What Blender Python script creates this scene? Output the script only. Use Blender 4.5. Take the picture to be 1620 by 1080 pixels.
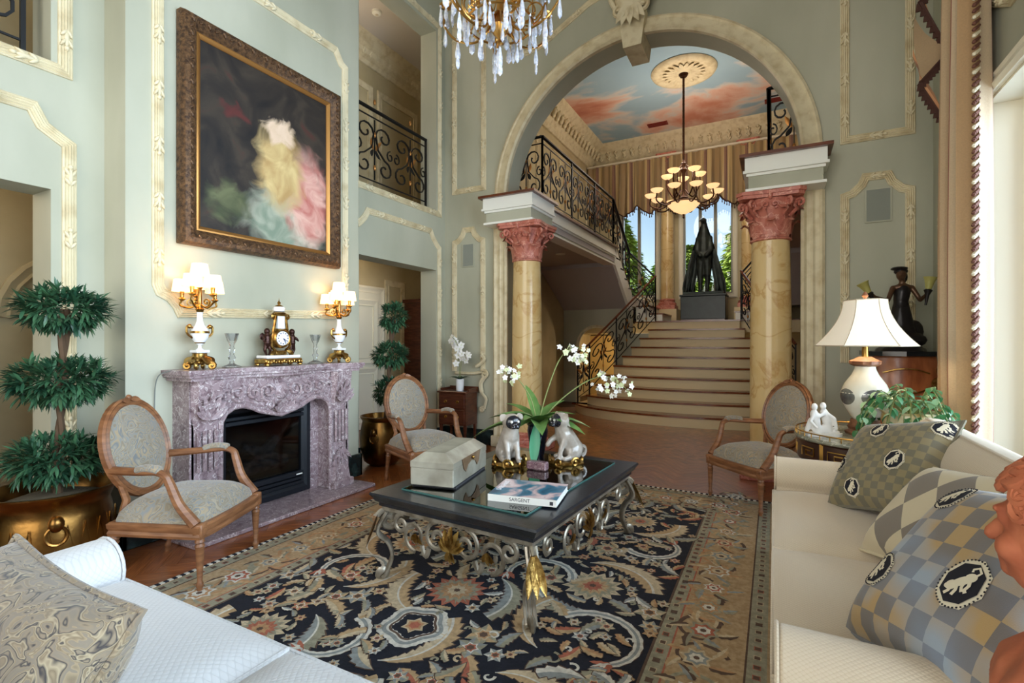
import bpy, math, random
from mathutils import Vector, Matrix, noise as mnoise
from math import sin, cos, pi, radians, sqrt, atan2, hypot
random.seed(7)
for _o in list(bpy.data.objects): bpy.data.objects.remove(_o)
SC = bpy.context.scene
C = SC.collection
# ---------------------------------------------------------------- camera
FPX, CAM_H, CAM_YAW = 786.0, 1.35, 27.8
cd = bpy.data.cameras.new('camera'); cam = bpy.data.objects.new('camera', cd); C.objects.link(cam)
cd.sensor_fit = 'HORIZONTAL'; cd.sensor_width = 36.0; cd.lens = 36.0*FPX/1620.0
cd.clip_start = 0.02; cd.clip_end = 300
cam.location = (0, 0, CAM_H); cam.rotation_euler = (radians(90), 0, radians(CAM_YAW))
SC.camera = cam
# ---------------------------------------------------------------- sky, daylight, exposure
W = bpy.data.worlds.new('sky'); SC.world = W; W.use_nodes = True
wn = W.node_tree; sky = wn.nodes.new('ShaderNodeTexSky')
sky.sky_type = 'NISHITA'; sky.sun_disc = False; sky.sun_elevation = radians(38); sky.sun_rotation = radians(120)
sky.air_density = 1.3; sky.dust_density = 0.6; sky.ozone_density = 1.5
bg = wn.nodes['Background']; wn.links.new(sky.outputs[0], bg.inputs[0]); bg.inputs[1].default_value = 0.16
def area(name, loc, rot, sx, sy, power, col):
    l = bpy.data.lights.new(name, 'AREA'); l.shape = 'RECTANGLE'; l.size = sx; l.size_y = sy
    l.energy = power; l.color = col
    o = bpy.data.objects.new(name, l); C.objects.link(o); o.location = loc; o.rotation_euler = rot
    return o
XW = 1.66
AXX = -1.38
DAY = (0.66, 0.83, 1.0)
# daylight entering through the tall windows behind the photographer and the side windows
area('daylight_front_windows', (-1.5, -2.9, 2.7), (radians(90), 0, 0), 4.6, 4.6, 265, (1.0, 0.95, 0.88))
area('daylight_side_window', (XW, 3.35, 1.6), (radians(90), 0, radians(90)), 2.0, 2.7, 160, DAY)
area('daylight_side_window_near', (XW, 0.6, 2.4), (radians(90), 0, radians(90)), 3.0, 3.7, 400, DAY)
area('added_stair_fill', (AXX, 14.3, 6.1), (radians(-52), 0, 0), 5.0, 1.4, 420, DAY)  # added area lamp outside, above the camera's view, imitating skylight into the stair hall
sun = bpy.data.lights.new('sun', 'SUN'); sun.energy = 7.0; sun.angle = radians(1.0); sun.color = (1.0, 0.93, 0.8)
so = bpy.data.objects.new('sun', sun); C.objects.link(so); so.rotation_euler = Vector((0.7, 0.3, -0.65)).to_track_quat('-Z', 'Y').to_euler()
SC.view_settings.view_transform = 'Standard'; SC.view_settings.look = 'None'
SC.view_settings.exposure = 0.22; SC.view_settings.gamma = 1.0; SC.view_settings.use_curve_mapping = False
SC.cycles.use_denoising = True; SC.cycles.max_bounces = 8; SC.cycles.caustics_reflective = False; SC.cycles.caustics_refractive = False
SC.cycles.sample_clamp_indirect = 6.0

# ---------------------------------------------------------------- helpers
class MB:
    """collects shapes; build() links them as ONE mesh object"""
    def __init__(s): s.v = []; s.f = []; s.m = []; s.M = Matrix()
    def add(s, vs, fs, mi=0):
        b = len(s.v); M = s.M
        s.v.extend([tuple(M @ Vector(p)) for p in vs]); s.f.extend([tuple(i+b for i in f) for f in fs]); s.m.extend([mi]*len(fs))
        return s
    def box(s, x0, x1, y0, y1, z0, z1, mi=0, b=0.0):
        if b <= 0:
            vs = [(x, y, z) for z in (z0, z1) for y in (y0, y1) for x in (x0, x1)]
            return s.add(vs, [(0,2,3,1), (4,5,7,6), (0,1,5,4), (2,6,7,3), (0,4,6,2), (1,3,7,5)], mi)
        vs = []; fs = []
        for k, (z, d) in enumerate(((z0, b), (z0+b, 0), (z1-b, 0), (z1, b))):
            e = d
            vs += [(x0+e+b*(d==0)*1, y0+e, z), (x1-e-b*(d==0), y0+e, z), (x1-e, y0+e+b*(d==0), z), (x1-e, y1-e-b*(d==0), z),
                   (x1-e-b*(d==0), y1-e, z), (x0+e+b*(d==0), y1-e, z), (x0+e, y1-e-b*(d==0), z), (x0+e, y0+e+b*(d==0), z)]
        for k in range(3):
            for i in range(8):
                j = (i+1) % 8; fs.append((k*8+i, k*8+j, k*8+8+j, k*8+8+i))
        fs.append(tuple(range(7, -1, -1))); fs.append(tuple(range(24, 32)))
        return s.add(vs, fs, mi)
    def lathe(s, prof, seg=24, c=(0,0,0), mi=0, lob=0, amp=0.0):
        vs = []; fs = []; n = len(prof)
        for r, z in prof:
            for i in range(seg):
                a = 2*pi*i/seg; rr = r*(1+amp*cos(lob*a)) if lob else r
                vs.append((c[0]+rr*cos(a), c[1]+rr*sin(a), c[2]+z))
        for k in range(n-1):
            for i in range(seg):
                j = (i+1) % seg; fs.append((k*seg+i, k*seg+j, (k+1)*seg+j, (k+1)*seg+i))
        if prof[0][0] > 1e-5: fs.append(tuple(range(seg-1, -1, -1)))
        if prof[-1][0] > 1e-5: fs.append(tuple((n-1)*seg+i for i in range(seg)))
        return s.add(vs, fs, mi)
    def tube(s, pts, r, seg=6, mi=0, closed=False, sq=1.0):
        pts = [Vector(p) for p in pts]; n = len(pts)
        rs = r if isinstance(r, (list, tuple)) else [r]*n
        vs = []; fs = []; up = None
        for k in range(n):
            if closed: t = pts[(k+1) % n]-pts[k-1]
            else: t = pts[min(k+1, n-1)]-pts[max(k-1, 0)]
            if t.length < 1e-9: t = Vector((0,0,1))
            t.normalize()
            if up is None:
                up = Vector((0,0,1)) if abs(t.z) < 0.9 else Vector((1,0,0))
            a = t.cross(up)
            if a.length < 1e-6: a = t.orthogonal()
            a.normalize(); up = a.cross(t).normalized()
            for i in range(seg):
                an = 2*pi*(i+0.5)/seg
                vs.append(pts[k]+a*(rs[k]*cos(an))+up*(rs[k]*sq*sin(an)))
        m = n if closed else n-1
        for k in range(m):
            k2 = (k+1) % n
            for i in range(seg):
                j = (i+1) % seg; fs.append((k*seg+i, k*seg+j, k2*seg+j, k2*seg+i))
        if not closed:
            fs.append(tuple(range(seg-1, -1, -1))); fs.append(tuple((n-1)*seg+i for i in range(seg)))
        return s.add(vs, fs, mi)
    def sweep(s, pts, prof, nrm, closed=False, mi=0):
        """mitred sweep of prof [(across, out)] along a planar polyline with plane normal nrm"""
        pts = [Vector(p) for p in pts]; N = Vector(nrm).normalized(); n = len(pts); q = len(prof)
        vs = []; fs = []
        for k in range(n):
            d0 = (pts[k]-pts[k-1]) if (k > 0 or closed) else (pts[1]-pts[0])
            d1 = (pts[(k+1) % n]-pts[k]) if (k < n-1 or closed) else (pts[k]-pts[k-1])
            d0.normalize(); d1.normalize()
            s0 = N.cross(d0); s1 = N.cross(d1); m = s0+s1
            if m.length < 1e-6: m = s0.copy()
            m.normalize(); m = m/max(0.35, m.dot(s0))
            for a, o in prof: vs.append(pts[k]+m*a+N*o)
        for k in range(n if closed else n-1):
            k2 = (k+1) % n
            for i in range(q-1): fs.append((k*q+i, k2*q+i, k2*q+i+1, k*q+i+1))
        if not closed:
            fs.append(tuple(range(q))); fs.append(tuple((n-1)*q+i for i in range(q-1, -1, -1)))
        return s.add(vs, fs, mi)
    def prism(s, poly, d0, d1, ax='z', mi=0):
        """polygon extruded along an axis: ax 'z' poly=(x,y); 'y' poly=(x,z); 'x' poly=(y,z)"""
        n = len(poly)
        def P(a, b, d): return (a, b, d) if ax == 'z' else ((a, d, b) if ax == 'y' else (d, a, b))
        vs = [P(a, b, d0) for a, b in poly]+[P(a, b, d1) for a, b in poly]
        fs = [tuple(range(n-1, -1, -1)), tuple(range(n, 2*n))]
        fs += [(i, (i+1) % n, n+(i+1) % n, n+i) for i in range(n)]
        return s.add(vs, fs, mi)
    def ell(s, c, r, seg=10, rings=6, R=None, mi=0):
        if not isinstance(r, (list, tuple)): r = (r, r, r)
        c = Vector(c); vs = []; fs = []
        def q(p):
            p = Vector((p[0]*r[0], p[1]*r[1], p[2]*r[2]))
            return c+(R @ p if R else p)
        vs.append(q((0,0,-1)))
        for k in range(1, rings):
            t = -pi/2+pi*k/rings
            for i in range(seg):
                a = 2*pi*i/seg; vs.append(q((cos(t)*cos(a), cos(t)*sin(a), sin(t))))
        vs.append(q((0,0,1)))
        for i in range(seg):
            j = (i+1) % seg; fs.append((0, 1+j, 1+i)); e = len(vs)-1; b = 1+(rings-2)*seg; fs.append((e, b+i, b+j))
        for k in range(rings-2):
            for i in range(seg):
                j = (i+1) % seg; fs.append((1+k*seg+i, 1+k*seg+j, 1+(k+1)*seg+j, 1+(k+1)*seg+i))
        return s.add(vs, fs, mi)
    def cap(s, p0, p1, r0, r1, seg=10, mi=0):
        """tapered limb with rounded ends"""
        p0 = Vector(p0); p1 = Vector(p1); t = (p1-p0).normalized()
        P = []; Rr = []
        for a in (-80, -45): P.append(p0+t*(r0*sin(radians(a)))); Rr.append(r0*cos(radians(a)))
        P += [p0, p1]; Rr += [r0, r1]
        for a in (45, 80): P.append(p1+t*(r1*sin(radians(a)))); Rr.append(r1*cos(radians(a)))
        return s.tube(P, Rr, seg, mi)
    def grid(s, fn, nu, nv, mi=0, cu=False, cv=False):
        vs = [fn(i/(nu if cu else nu-1), j/(nv if cv else nv-1)) for i in range(nu) for j in range(nv)]
        fs = []
        for i in range(nu if cu else nu-1):
            for j in range(nv if cv else nv-1):
                i2 = (i+1) % nu; j2 = (j+1) % nv
                fs.append((i*nv+j, i2*nv+j, i2*nv+j2, i*nv+j2))
        return s.add(vs, fs, mi)
    def leaf(s, base, d, up, L, w, bend=0.3, n=5, mi=0, fold=0.15, tip=0.0):
        """a leaf blade: two strips either side of a midrib"""
        base = Vector(base); d = Vector(d).normalized(); up = Vector(up); up = (up-d*up.dot(d))
        up = up.normalized() if up.length > 1e-6 else d.orthogonal().normalized()
        side = d.cross(up); vs = []; fs = []
        for k in range(n+1):
            t = k/n; ww = w*(sin(pi*min(1, t*0.93+0.07))**0.8)*(1-tip*t)
            if k == n: ww = w*0.02
            p = base+d*(L*t*(1-0.15*abs(bend)*t))-up*(bend*L*t*t)
            vs += [p-side*ww*0.5+up*(fold*ww), p, p+side*ww*0.5+up*(fold*ww)]
        for k in range(n):
            b = k*3; fs += [(b, b+1, b+4, b+3), (b+1, b+2, b+5, b+4)]
        return s.add(vs, fs, mi)
    def build(s, name, mats, parent=None, smooth=40, loc=None, rot=None, kind=None):
        me = bpy.data.meshes.new(name); me.from_pydata(s.v, [], s.f)
        if not isinstance(mats, (list, tuple)): mats = [mats]
        for m in mats: me.materials.append(m)
        if len(mats) > 1: me.polygons.foreach_set('material_index', s.m)
        me.update()
        if smooth:
            me.shade_smooth(); me.set_sharp_from_angle(angle=radians(smooth))
        o = bpy.data.objects.new(name, me); C.objects.link(o)
        if parent: o.parent = parent
        if loc: o.location = loc
        if rot: o.rotation_euler = rot
        if kind: o['kind'] = kind
        return o
def tag(o, label, cat, group=None):
    o['label'] = label; o['category'] = cat
    if group: o['group'] = group
    return o
def thing(name, label, cat, loc=(0,0,0), rz=0.0, group=None):
    o = bpy.data.objects.new(name, None); C.objects.link(o); o.empty_display_size = 0.1
    o.location = loc; o.rotation_euler = (0, 0, radians(rz))
    return tag(o, label, cat, group)
def struct(o): o['kind'] = 'structure'; return o
def copy_tree(o, parent=None):
    c = o.copy(); C.objects.link(c); c.parent = parent
    for ch in [x for x in o.children]: copy_tree(ch, c)
    return c
def inst(name, src, parent, M):
    """another piece sharing mesh data"""
    o = bpy.data.objects.new(name, src.data); C.objects.link(o); o.parent = parent; o.matrix_basis = M; return o
def blob(mb, name, mat, parent=None, vox=0.01, sm=4, **k):
    """a continuous body: overlapping limbs fused by voxel remesh"""
    o = mb.build(name, mat, parent, smooth=180, **k)
    m = o.modifiers.new('fuse', 'REMESH'); m.mode = 'VOXEL'; m.voxel_size = vox; m.use_smooth_shade = True
    if sm:
        q = o.modifiers.new('soften', 'SMOOTH'); q.iterations = sm; q.factor = 0.5
    return o
def spiral(c, r0, r1, a0, turns, n=20, e1=(1,0,0), e2=(0,0,1)):
    c = Vector(c); e1 = Vector(e1); e2 = Vector(e2); out = []
    for i in range(n+1):
        t = i/n; r = r0*(r1/r0)**t; a = a0+turns*2*pi*t
        out.append(c+e1*(r*cos(a))+e2*(r*sin(a)))
    return out
def arc(c, r, a0, a1, n):
    return [(c[0]+r*cos(a0+(a1-a0)*i/n), c[1]+r*sin(a0+(a1-a0)*i/n)) for i in range(n+1)]
def bez(p, n=16):
    """smooth curve through control points (Catmull-Rom)"""
    p = [Vector(q) for q in p]; P = [2*p[0]-p[1]]+p+[2*p[-1]-p[-2]]; out = []
    for k in range(len(p)-1):
        a, b, c, d = P[k:k+4]
        for i in range(n):
            t = i/n
            out.append(0.5*((2*b)+(c-a)*t+(2*a-5*b+4*c-d)*t*t+(3*b-a-3*c+d)*t**3))
    out.append(p[-1]); return out
# ---------------------------------------------------------------- materials
def lin(c):
    return tuple(((x/255)/12.92 if x/255 <= 0.04045 else ((x/255+0.055)/1.055)**2.4) for x in c)+(1.0,)
MATS = {}
def mat(name, col, rough=0.5, metal=0.0, col2=None, scale=8.0, detail=4.0, lo=0.35, hi=0.65, bump=0.0, bscale=None,
        trans=0.0, ior=1.45, coat=0.0, emit=None, estr=0.0, stretch=None, alpha=None, sss=0.0, dist=0.0, rand=0.0, sheen=0.0):
    m = bpy.data.materials.new(name); m.use_nodes = True; nt = m.node_tree; N = nt.nodes; L = nt.links
    b = N['Principled BSDF']; b.inputs['Base Color'].default_value = lin(col); b.inputs['Roughness'].default_value = rough
    b.inputs['Metallic'].default_value = metal; b.inputs['IOR'].default_value = ior
    b.inputs['Transmission Weight'].default_value = trans; b.inputs['Coat Weight'].default_value = coat; b.inputs['Coat Roughness'].default_value = 0.16
    b.inputs['Sheen Weight'].default_value = sheen
    if emit: b.inputs['Emission Color'].default_value = lin(emit); b.inputs['Emission Strength'].default_value = estr
    if alpha is not None: b.inputs['Alpha'].default_value = alpha
    tc = N.new('ShaderNodeTexCoord'); src = tc.outputs['Object']
    if stretch:
        mp = N.new('ShaderNodeMapping'); mp.inputs['Scale'].default_value = stretch; L.new(src, mp.inputs[0]); src = mp.outputs[0]
    out = None
    if col2:
        nz = N.new('ShaderNodeTexNoise'); nz.inputs['Scale'].default_value = scale; nz.inputs['Detail'].default_value = detail
        nz.inputs['Distortion'].default_value = dist; L.new(src, nz.inputs['Vector'])
        cr = N.new('ShaderNodeValToRGB'); cr.color_ramp.elements[0].position = lo; cr.color_ramp.elements[1].position = hi
        cr.color_ramp.elements[0].color = lin(col); cr.color_ramp.elements[1].color = lin(col2)
        L.new(nz.outputs[0], cr.inputs[0]); out = cr.outputs[0]
    if rand:
        oi = N.new('ShaderNodeObjectInfo'); hs = N.new('ShaderNodeHueSaturation')
        mr = N.new('ShaderNodeMapRange'); mr.inputs[3].default_value = 1-rand; mr.inputs[4].default_value = 1+rand
        L.new(oi.outputs['Random'], mr.inputs[0]); L.new(mr.outputs[0], hs.inputs['Value'])
        if out: L.new(out, hs.inputs['Color'])
        else: hs.inputs['Color'].default_value = lin(col)
        out = hs.outputs[0]
    if out: L.new(out, b.inputs['Base Color'])
    if bump:
        nb = N.new('ShaderNodeTexNoise'); nb.inputs['Scale'].default_value = bscale or scale*4; nb.inputs['Detail'].default_value = 3
        L.new(src, nb.inputs['Vector']); bp = N.new('ShaderNodeBump'); bp.inputs['Strength'].default_value = bump; bp.inputs['Distance'].default_value = 0.01
        L.new(nb.outputs[0], bp.inputs['Height']); L.new(bp.outputs[0], b.inputs['Normal'])
    MATS[name] = m; return m
def nodes(m): return m.node_tree.nodes, m.node_tree.links, m.node_tree.nodes['Principled BSDF']
def ramp(N, pairs, interp='LINEAR'):
    r = N.new('ShaderNodeValToRGB'); r.color_ramp.interpolation = interp; e = r.color_ramp.elements
    while len(e) < len(pairs): e.new(0.5)
    for k, (p, c) in enumerate(pairs): e[k].position = p; e[k].color = lin(c)
    return r
def math_node(N, L, op, a, b=None):
    n = N.new('ShaderNodeMath'); n.operation = op
    for k, x in enumerate((a, b)):
        if x is None: continue
        if isinstance(x, (int, float)): n.inputs[k].default_value = x
        else: L.new(x, n.inputs[k])
    return n.outputs[0]
plaster = mat('sage_plaster', (186,185,166), 0.7, col2=(162,162,142), scale=1.3, detail=6, lo=0.3, hi=0.7, bump=0.06, bscale=14, stretch=(1,1,0.45))
cream = mat('cream_carved_trim', (218,206,174), 0.6, col2=(196,180,144), scale=9, detail=4, lo=0.45, hi=0.7, bump=0.1, bscale=60)
creamp = mat('cream_paint', (236,230,210), 0.5)
white = mat('white_paint', (238,238,230), 0.45)
shade_white = mat('hall_paint', (214,205,184), 0.6)
ceil_mat = mat('ceiling_paint', (206,200,196), 0.7)
hallwall = mat('hall_plaster', (200,186,150), 0.7, col2=(182,168,132), scale=2, bump=0.04, bscale=12)
wood_rail = mat('stained_wood', (112,58,30), 0.3, col2=(84,40,20), scale=9, stretch=(1,1,6), coat=0.3)
iron = mat('black_wrought_iron', (9,9,12), 0.55, 0.0)
gold = mat('gilt_metal', (196,160,92), 0.3, 1.0, col2=(136,100,48), scale=30, bump=0.15, bscale=80)
goldleaf = mat('gilt_leaf', (176,120,62), 0.45, 0.7)
darkstone = mat('dark_green_marble', (24,36,36), 0.25, col2=(60,82,80), scale=9, detail=8, lo=0.5, hi=0.8)
def marble(name, base, mid, vein, sc=6.0, rough=0.22, vs=3.0):
    m = mat(name, base, rough); N, L, b = nodes(m); tc = N['Texture Coordinate']
    n1 = N.new('ShaderNodeTexNoise'); n1.inputs['Scale'].default_value = sc; n1.inputs['Detail'].default_value = 9; n1.inputs['Roughness'].default_value = 0.62; n1.inputs['Distortion'].default_value = 0.6
    L.new(tc.outputs['Object'], n1.inputs['Vector']); r1 = ramp(N, [(0.3, mid), (0.52, base), (0.75, base)])
    L.new(n1.outputs[0], r1.inputs[0])
    n2 = N.new('ShaderNodeTexNoise'); n2.inputs['Scale'].default_value = vs; n2.inputs['Detail'].default_value = 7; n2.inputs['Distortion'].default_value = 1.4
    L.new(tc.outputs['Object'], n2.inputs['Vector'])
    v = math_node(N, L, 'ABSOLUTE', math_node(N, L, 'SUBTRACT', n2.outputs[0], 0.5))
    r2 = ramp(N, [(0.0, (255,255,255)), (0.022, (0,0,0)), (1.0, (0,0,0))]); L.new(v, r2.inputs[0])
    mx = N.new('ShaderNodeMix'); mx.data_type = 'RGBA'; L.new(r2.outputs[0], mx.inputs[0]); L.new(r1.outputs[0], mx.inputs[6]); mx.inputs[7].default_value = lin(vein)
    L.new(mx.outputs[2], b.inputs['Base Color']); return m
pink_marble = marble('mauve_marble', (156,136,140), (100,76,82), (216,206,206), 22, 0.28, 13)
rose_stone = marble('rose_scagliola', (196,120,102), (158,82,70), (226,170,150), 14, 0.4, 6)
ochre_marble = marble('ochre_marble', (220,192,138), (208,172,110), (200,160,102), 2.6, 0.18, 1.6)
# ================================================================ STRUCTURE
XL, XR, YB, YF, ZC = -3.99, 1.24, 5.6, -2.5, 6.3     # room: left wall, right wall, arch wall, wall behind camera, ceiling
XBR = -3.72                                          # chimney breast face
AX, AR, AZ = -1.39, 1.63, 3.15                       # arch axis, radius, springing
HX0, HX1, HY1 = -4.2, 1.42, 12.5                     # stair hall
Z2 = 3.12                                            # upper floor
ZL = 1.78                                            # stair landing
# ---- floor : herringbone oak
oak = mat('oak_parquet', (164,98,52), 0.28, col2=(120,64,32), scale=6, detail=6, stretch=(1.2,14,1), rand=0.22, coat=0.6, bump=0.02, bscale=30)
oak_far = mat('oak_parquet_field', (164,98,52), 0.28, col2=(120,64,32), scale=6, detail=6, stretch=(2,2,1), coat=0.6, bump=0.02, bscale=30)
N, L, b = nodes(oak_far)
ge = N.new('ShaderNodeNewGeometry'); hs = N.new('ShaderNodeHueSaturation'); mr = N.new('ShaderNodeMapRange'); mr.inputs[3].default_value = 0.78; mr.inputs[4].default_value = 1.22
L.new(ge.outputs['Random Per Island'], mr.inputs[0]); L.new(mr.outputs[0], hs.inputs['Value'])
L.new(b.inputs['Base Color'].links[0].from_socket, hs.inputs['Color']); L.new(hs.outputs[0], b.inputs['Base Color'])
joint = mat('floor_joint', (58,30,16), 0.5)
floor = struct(MB().box(-5.7, HX1+0.3, YF-0.3, HY1, -0.12, -0.006).build('floor', joint, smooth=0))
pw, pn = 0.085, 5
plankH = MB().box(0.0008, pn*pw-0.0008, 0.0008, pw-0.0008, -0.006, 0.0)
planks = []
ca, sa = cos(radians(45)), sin(radians(45))
far = MB()
for i in range(-140, 141):
    for j in range(-16, 17):
        bx, by = i+j*pn, i-j*pn
        for o in (0, 1):
            ox, oy = (bx, by) if o == 0 else (bx, by+1)
            cx, cy = (ox+pn/2, oy+0.5) if o == 0 else (ox+0.5, oy+pn/2)
            wx, wy = (cx*ca-cy*sa)*pw-1.4, (cx*sa+cy*ca)*pw+4.0
            if not (-5.5 < wx < HX1 and 0.2 < wy < 9.6): continue
            if -2.75 < wx < -0.25 and wy < 4.4: continue       # under the rug
            if wx > -0.25 and wy < 3.9: continue                # under the sofa
            if wx < XL-0.1 and 1.6 < wy < 3.8: continue
            planks.append((hypot(wx, wy), ox, oy, o))
planks.sort()
pm = None
def plank_M(ox, oy, o):
    R = Matrix.Rotation(radians(45), 4, 'Z'); T = Matrix.Translation((-1.4, 4.0, 0))
    if o == 0: return T @ R @ Matrix.Translation((ox*pw, oy*pw, 0))
    return T @ R @ Matrix.Translation(((ox+1)*pw, oy*pw, 0)) @ Matrix.Rotation(radians(90), 4, 'Z')
nfar = 0
for d, ox, oy, o in planks:
    M = plank_M(ox, oy, o); p = M @ Vector((pn*pw/2, pw/2, 0)); dep = p.x*(-0.4664)+p.y*0.8846; u = (p.x*0.8846+p.y*0.4664)/max(dep, 0.01)
    vis = dep > 0.5 and abs(u) < 1.05
    if vis and len(floor.children) < 300 and not (p.x < -3.9 and p.y < 1.4) and p.y < 7.5 and not (p.x < -3.35 and 1.9 < p.y < 3.5):
        if pm is None:
            pm = plankH.build('plank', oak, floor, smooth=0); pm.matrix_basis = M
        else: inst('plank', pm, floor, M)
    else:
        far.M = M; far.box(0.0008, pn*pw-0.0008, 0.0008, pw-0.0008, -0.006, 0.0)
far.M = Matrix()
far.build('plank_field', oak_far, floor, smooth=0, kind='stuff')
# ---- left wall with two pairs of openings, chimney breast
def solid(name, boxes, m, kind=True, b=0):
    mb = MB()
    for q in boxes: mb.box(*q, b=b)
    o = mb.build(name, m, smooth=0)
    return struct(o) if kind else o
X0 = XL-0.26
wl = [(X0, XL, YF-0.3, 0.0, 0, ZC), (X0, XL, 1.4, 4.0, 0, ZC), (X0, XL, 5.4, YB+0.3, 0, ZC)]
for y0, y1 in ((0.0, 1.4), (4.0, 5.4)): wl += [(X0, XL, y0, y1, 2.3, Z2-0.02), (X0, XL, y0, y1, 5.5, ZC)]
solid('wall_left', wl, plaster)
FB = (2.26, 3.04, 0.05, 0.86)      # firebox hole y0,y1,z0,z1
solid('wall_chimney_breast', [(XL, XBR, 1.68, FB[0], 0, ZC), (XL, XBR, FB[1], 3.72, 0, ZC), (XL, XBR, FB[0], FB[1], FB[3], ZC), (XL, XBR, FB[0], FB[1], 0, FB[2])], plaster)
# ---- arch wall
ap = [(X0, 0), (AX-AR, 0), (AX-AR, AZ)]+arc((AX, AZ), AR, pi, 0, 48)[1:-1]+[(AX+AR, AZ), (AX+AR, 0), (XR+0.3, 0), (XR+0.3, ZC), (X0, ZC)]
struct(MB().prism(ap, YB, YB+0.3, 'y').build('wall_back', plaster, smooth=30))
# ---- right wall with windows, wall behind the photographer with windows
R1 = XR+0.3
solid('wall_right', [(XR, R1, 4.36, YB+0.3, 0, ZC), (XR, R1, 2.3, 4.36, 2.92, ZC), (XR, R1, 2.3, 4.36, 0, 0.12), (XR, R1, 2.1, 2.3, 0, ZC),
      (XR, R1, -0.9, 2.1, 4.3, ZC), (XR, R1, -0.9, 2.1, 0, 0.5), (XR, R1, YF-0.3, -0.9, 0, ZC)], plaster)
solid('wall_front', [(X0, -3.8, YF-0.3, YF, 0, ZC), (0.8, R1, YF-0.3, YF, 0, ZC), (-3.8, 0.8, YF-0.3, YF, 5.0, ZC), (-3.8, 0.8, YF-0.3, YF, 0, 0.4)], plaster)
solid('ceiling', [(-5.7, R1, YF-0.3, YB+0.3, ZC, ZC+0.2)], ceil_mat)
# ---- window frames
def thin_glass(name, tint=(255,255,255), refl=0.08, rough=0.0):
    m = bpy.data.materials.new(name); m.use_nodes = True; N = m.node_tree.nodes; L = m.node_tree.links; N.remove(N['Principled BSDF'])
    tr_ = N.new('ShaderNodeBsdfTransparent'); tr_.inputs[0].default_value = lin(tint); g = N.new('ShaderNodeBsdfGlossy'); g.inputs['Roughness'].default_value = rough
    fz = N.new('ShaderNodeFresnel'); fz.inputs[0].default_value = 1.45; mx = N.new('ShaderNodeMixShader')
    L.new(math_node(N, L, 'MULTIPLY', fz.outputs[0], refl*12), mx.inputs[0]); L.new(tr_.outputs[0], mx.inputs[1]); L.new(g.outputs[0], mx.inputs[2]); L.new(mx.outputs[0], N['Material Output'].inputs[0]); return m
glass = thin_glass('window_glass')
def window(name, loc, size, nx, nz, axis, m, d=0.08, fr=0.07):
    """frame, mullions and panes in a wall opening; axis 'x': opening in an x-plane"""
    w, h = size; root = bpy.data.objects.new(name, None); C.objects.link(root); root.location = loc; struct(root)
    if axis == 'x': root.rotation_euler = (0, 0, radians(90))
    mb = MB(); mb.box(0, w, -d/2, d/2, 0, fr); mb.box(0, w, -d/2, d/2, h-fr, h); mb.box(0, fr, -d/2, d/2, fr, h-fr); mb.box(w-fr, w, -d/2, d/2, fr, h-fr)
    mb.build('window_frame', m, root, smooth=0)
    cw = (w-2*fr)/nx; ch = (h-2*fr)/nz
    for i in range(1, nx): MB().box(fr+i*cw-0.035, fr+i*cw+0.035, -d/2.5, d/2.5, fr, h-fr).build('mullion', m, root, smooth=0)
    for k in range(1, nz): MB().box(fr, w-fr, -d/3, d/3, fr+k*ch-0.02, fr+k*ch+0.02).build('glazing_bar', m, root, smooth=0)
    for i in range(nx):
        for k in range(nz):
            MB().box(fr+i*cw+0.02, fr+(i+1)*cw-0.02, -0.004, 0.004, fr+k*ch+0.01, fr+(k+1)*ch-0.01).build('pane', glass, root, smooth=0)
    return root
window('window_1', (XR+0.24, 2.3, 0.12), (2.06, 2.8), 2, 1, 'x', creamp)
window('window_2', (XR+0.24, -0.9, 0.5), (3.0, 3.8), 3, 2, 'x', creamp)
window('window_3', (-3.8, YF-0.2, 0.4), (4.6, 4.6), 4, 3, 'y', creamp)
# casing of the side window
cprof = [(-0.06, 0), (-0.06, 0.02), (-0.04, 0.035), (-0.02, 0.025), (0.0, 0.03), (0.03, 0.045), (0.06, 0.03), (0.06, 0)]
tno = [0]
def trim_obj(mb, m, smooth=30):
    tno[0] += 1; return struct(mb.build('trim_%d' % tno[0], m, smooth=smooth))
mb = MB(); mb.sweep([(XR, 2.24, 0.0), (XR, 2.24, 2.98), (XR, 4.42, 2.98), (XR, 4.42, 0.0)], cprof, (-1,0,0)); trim_obj(mb, creamp)
for q_ in ((XR+0.002, R1-0.08, 4.345, 4.362, 0.12, 2.92), (XR+0.002, R1-0.08, 2.3, 4.345, 2.905, 2.922), (XR+0.002, R1-0.08, 2.298, 2.315, 0.12, 2.905)):
    mb = MB(); mb.box(*q_); trim_obj(mb, creamp, 0)
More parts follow.
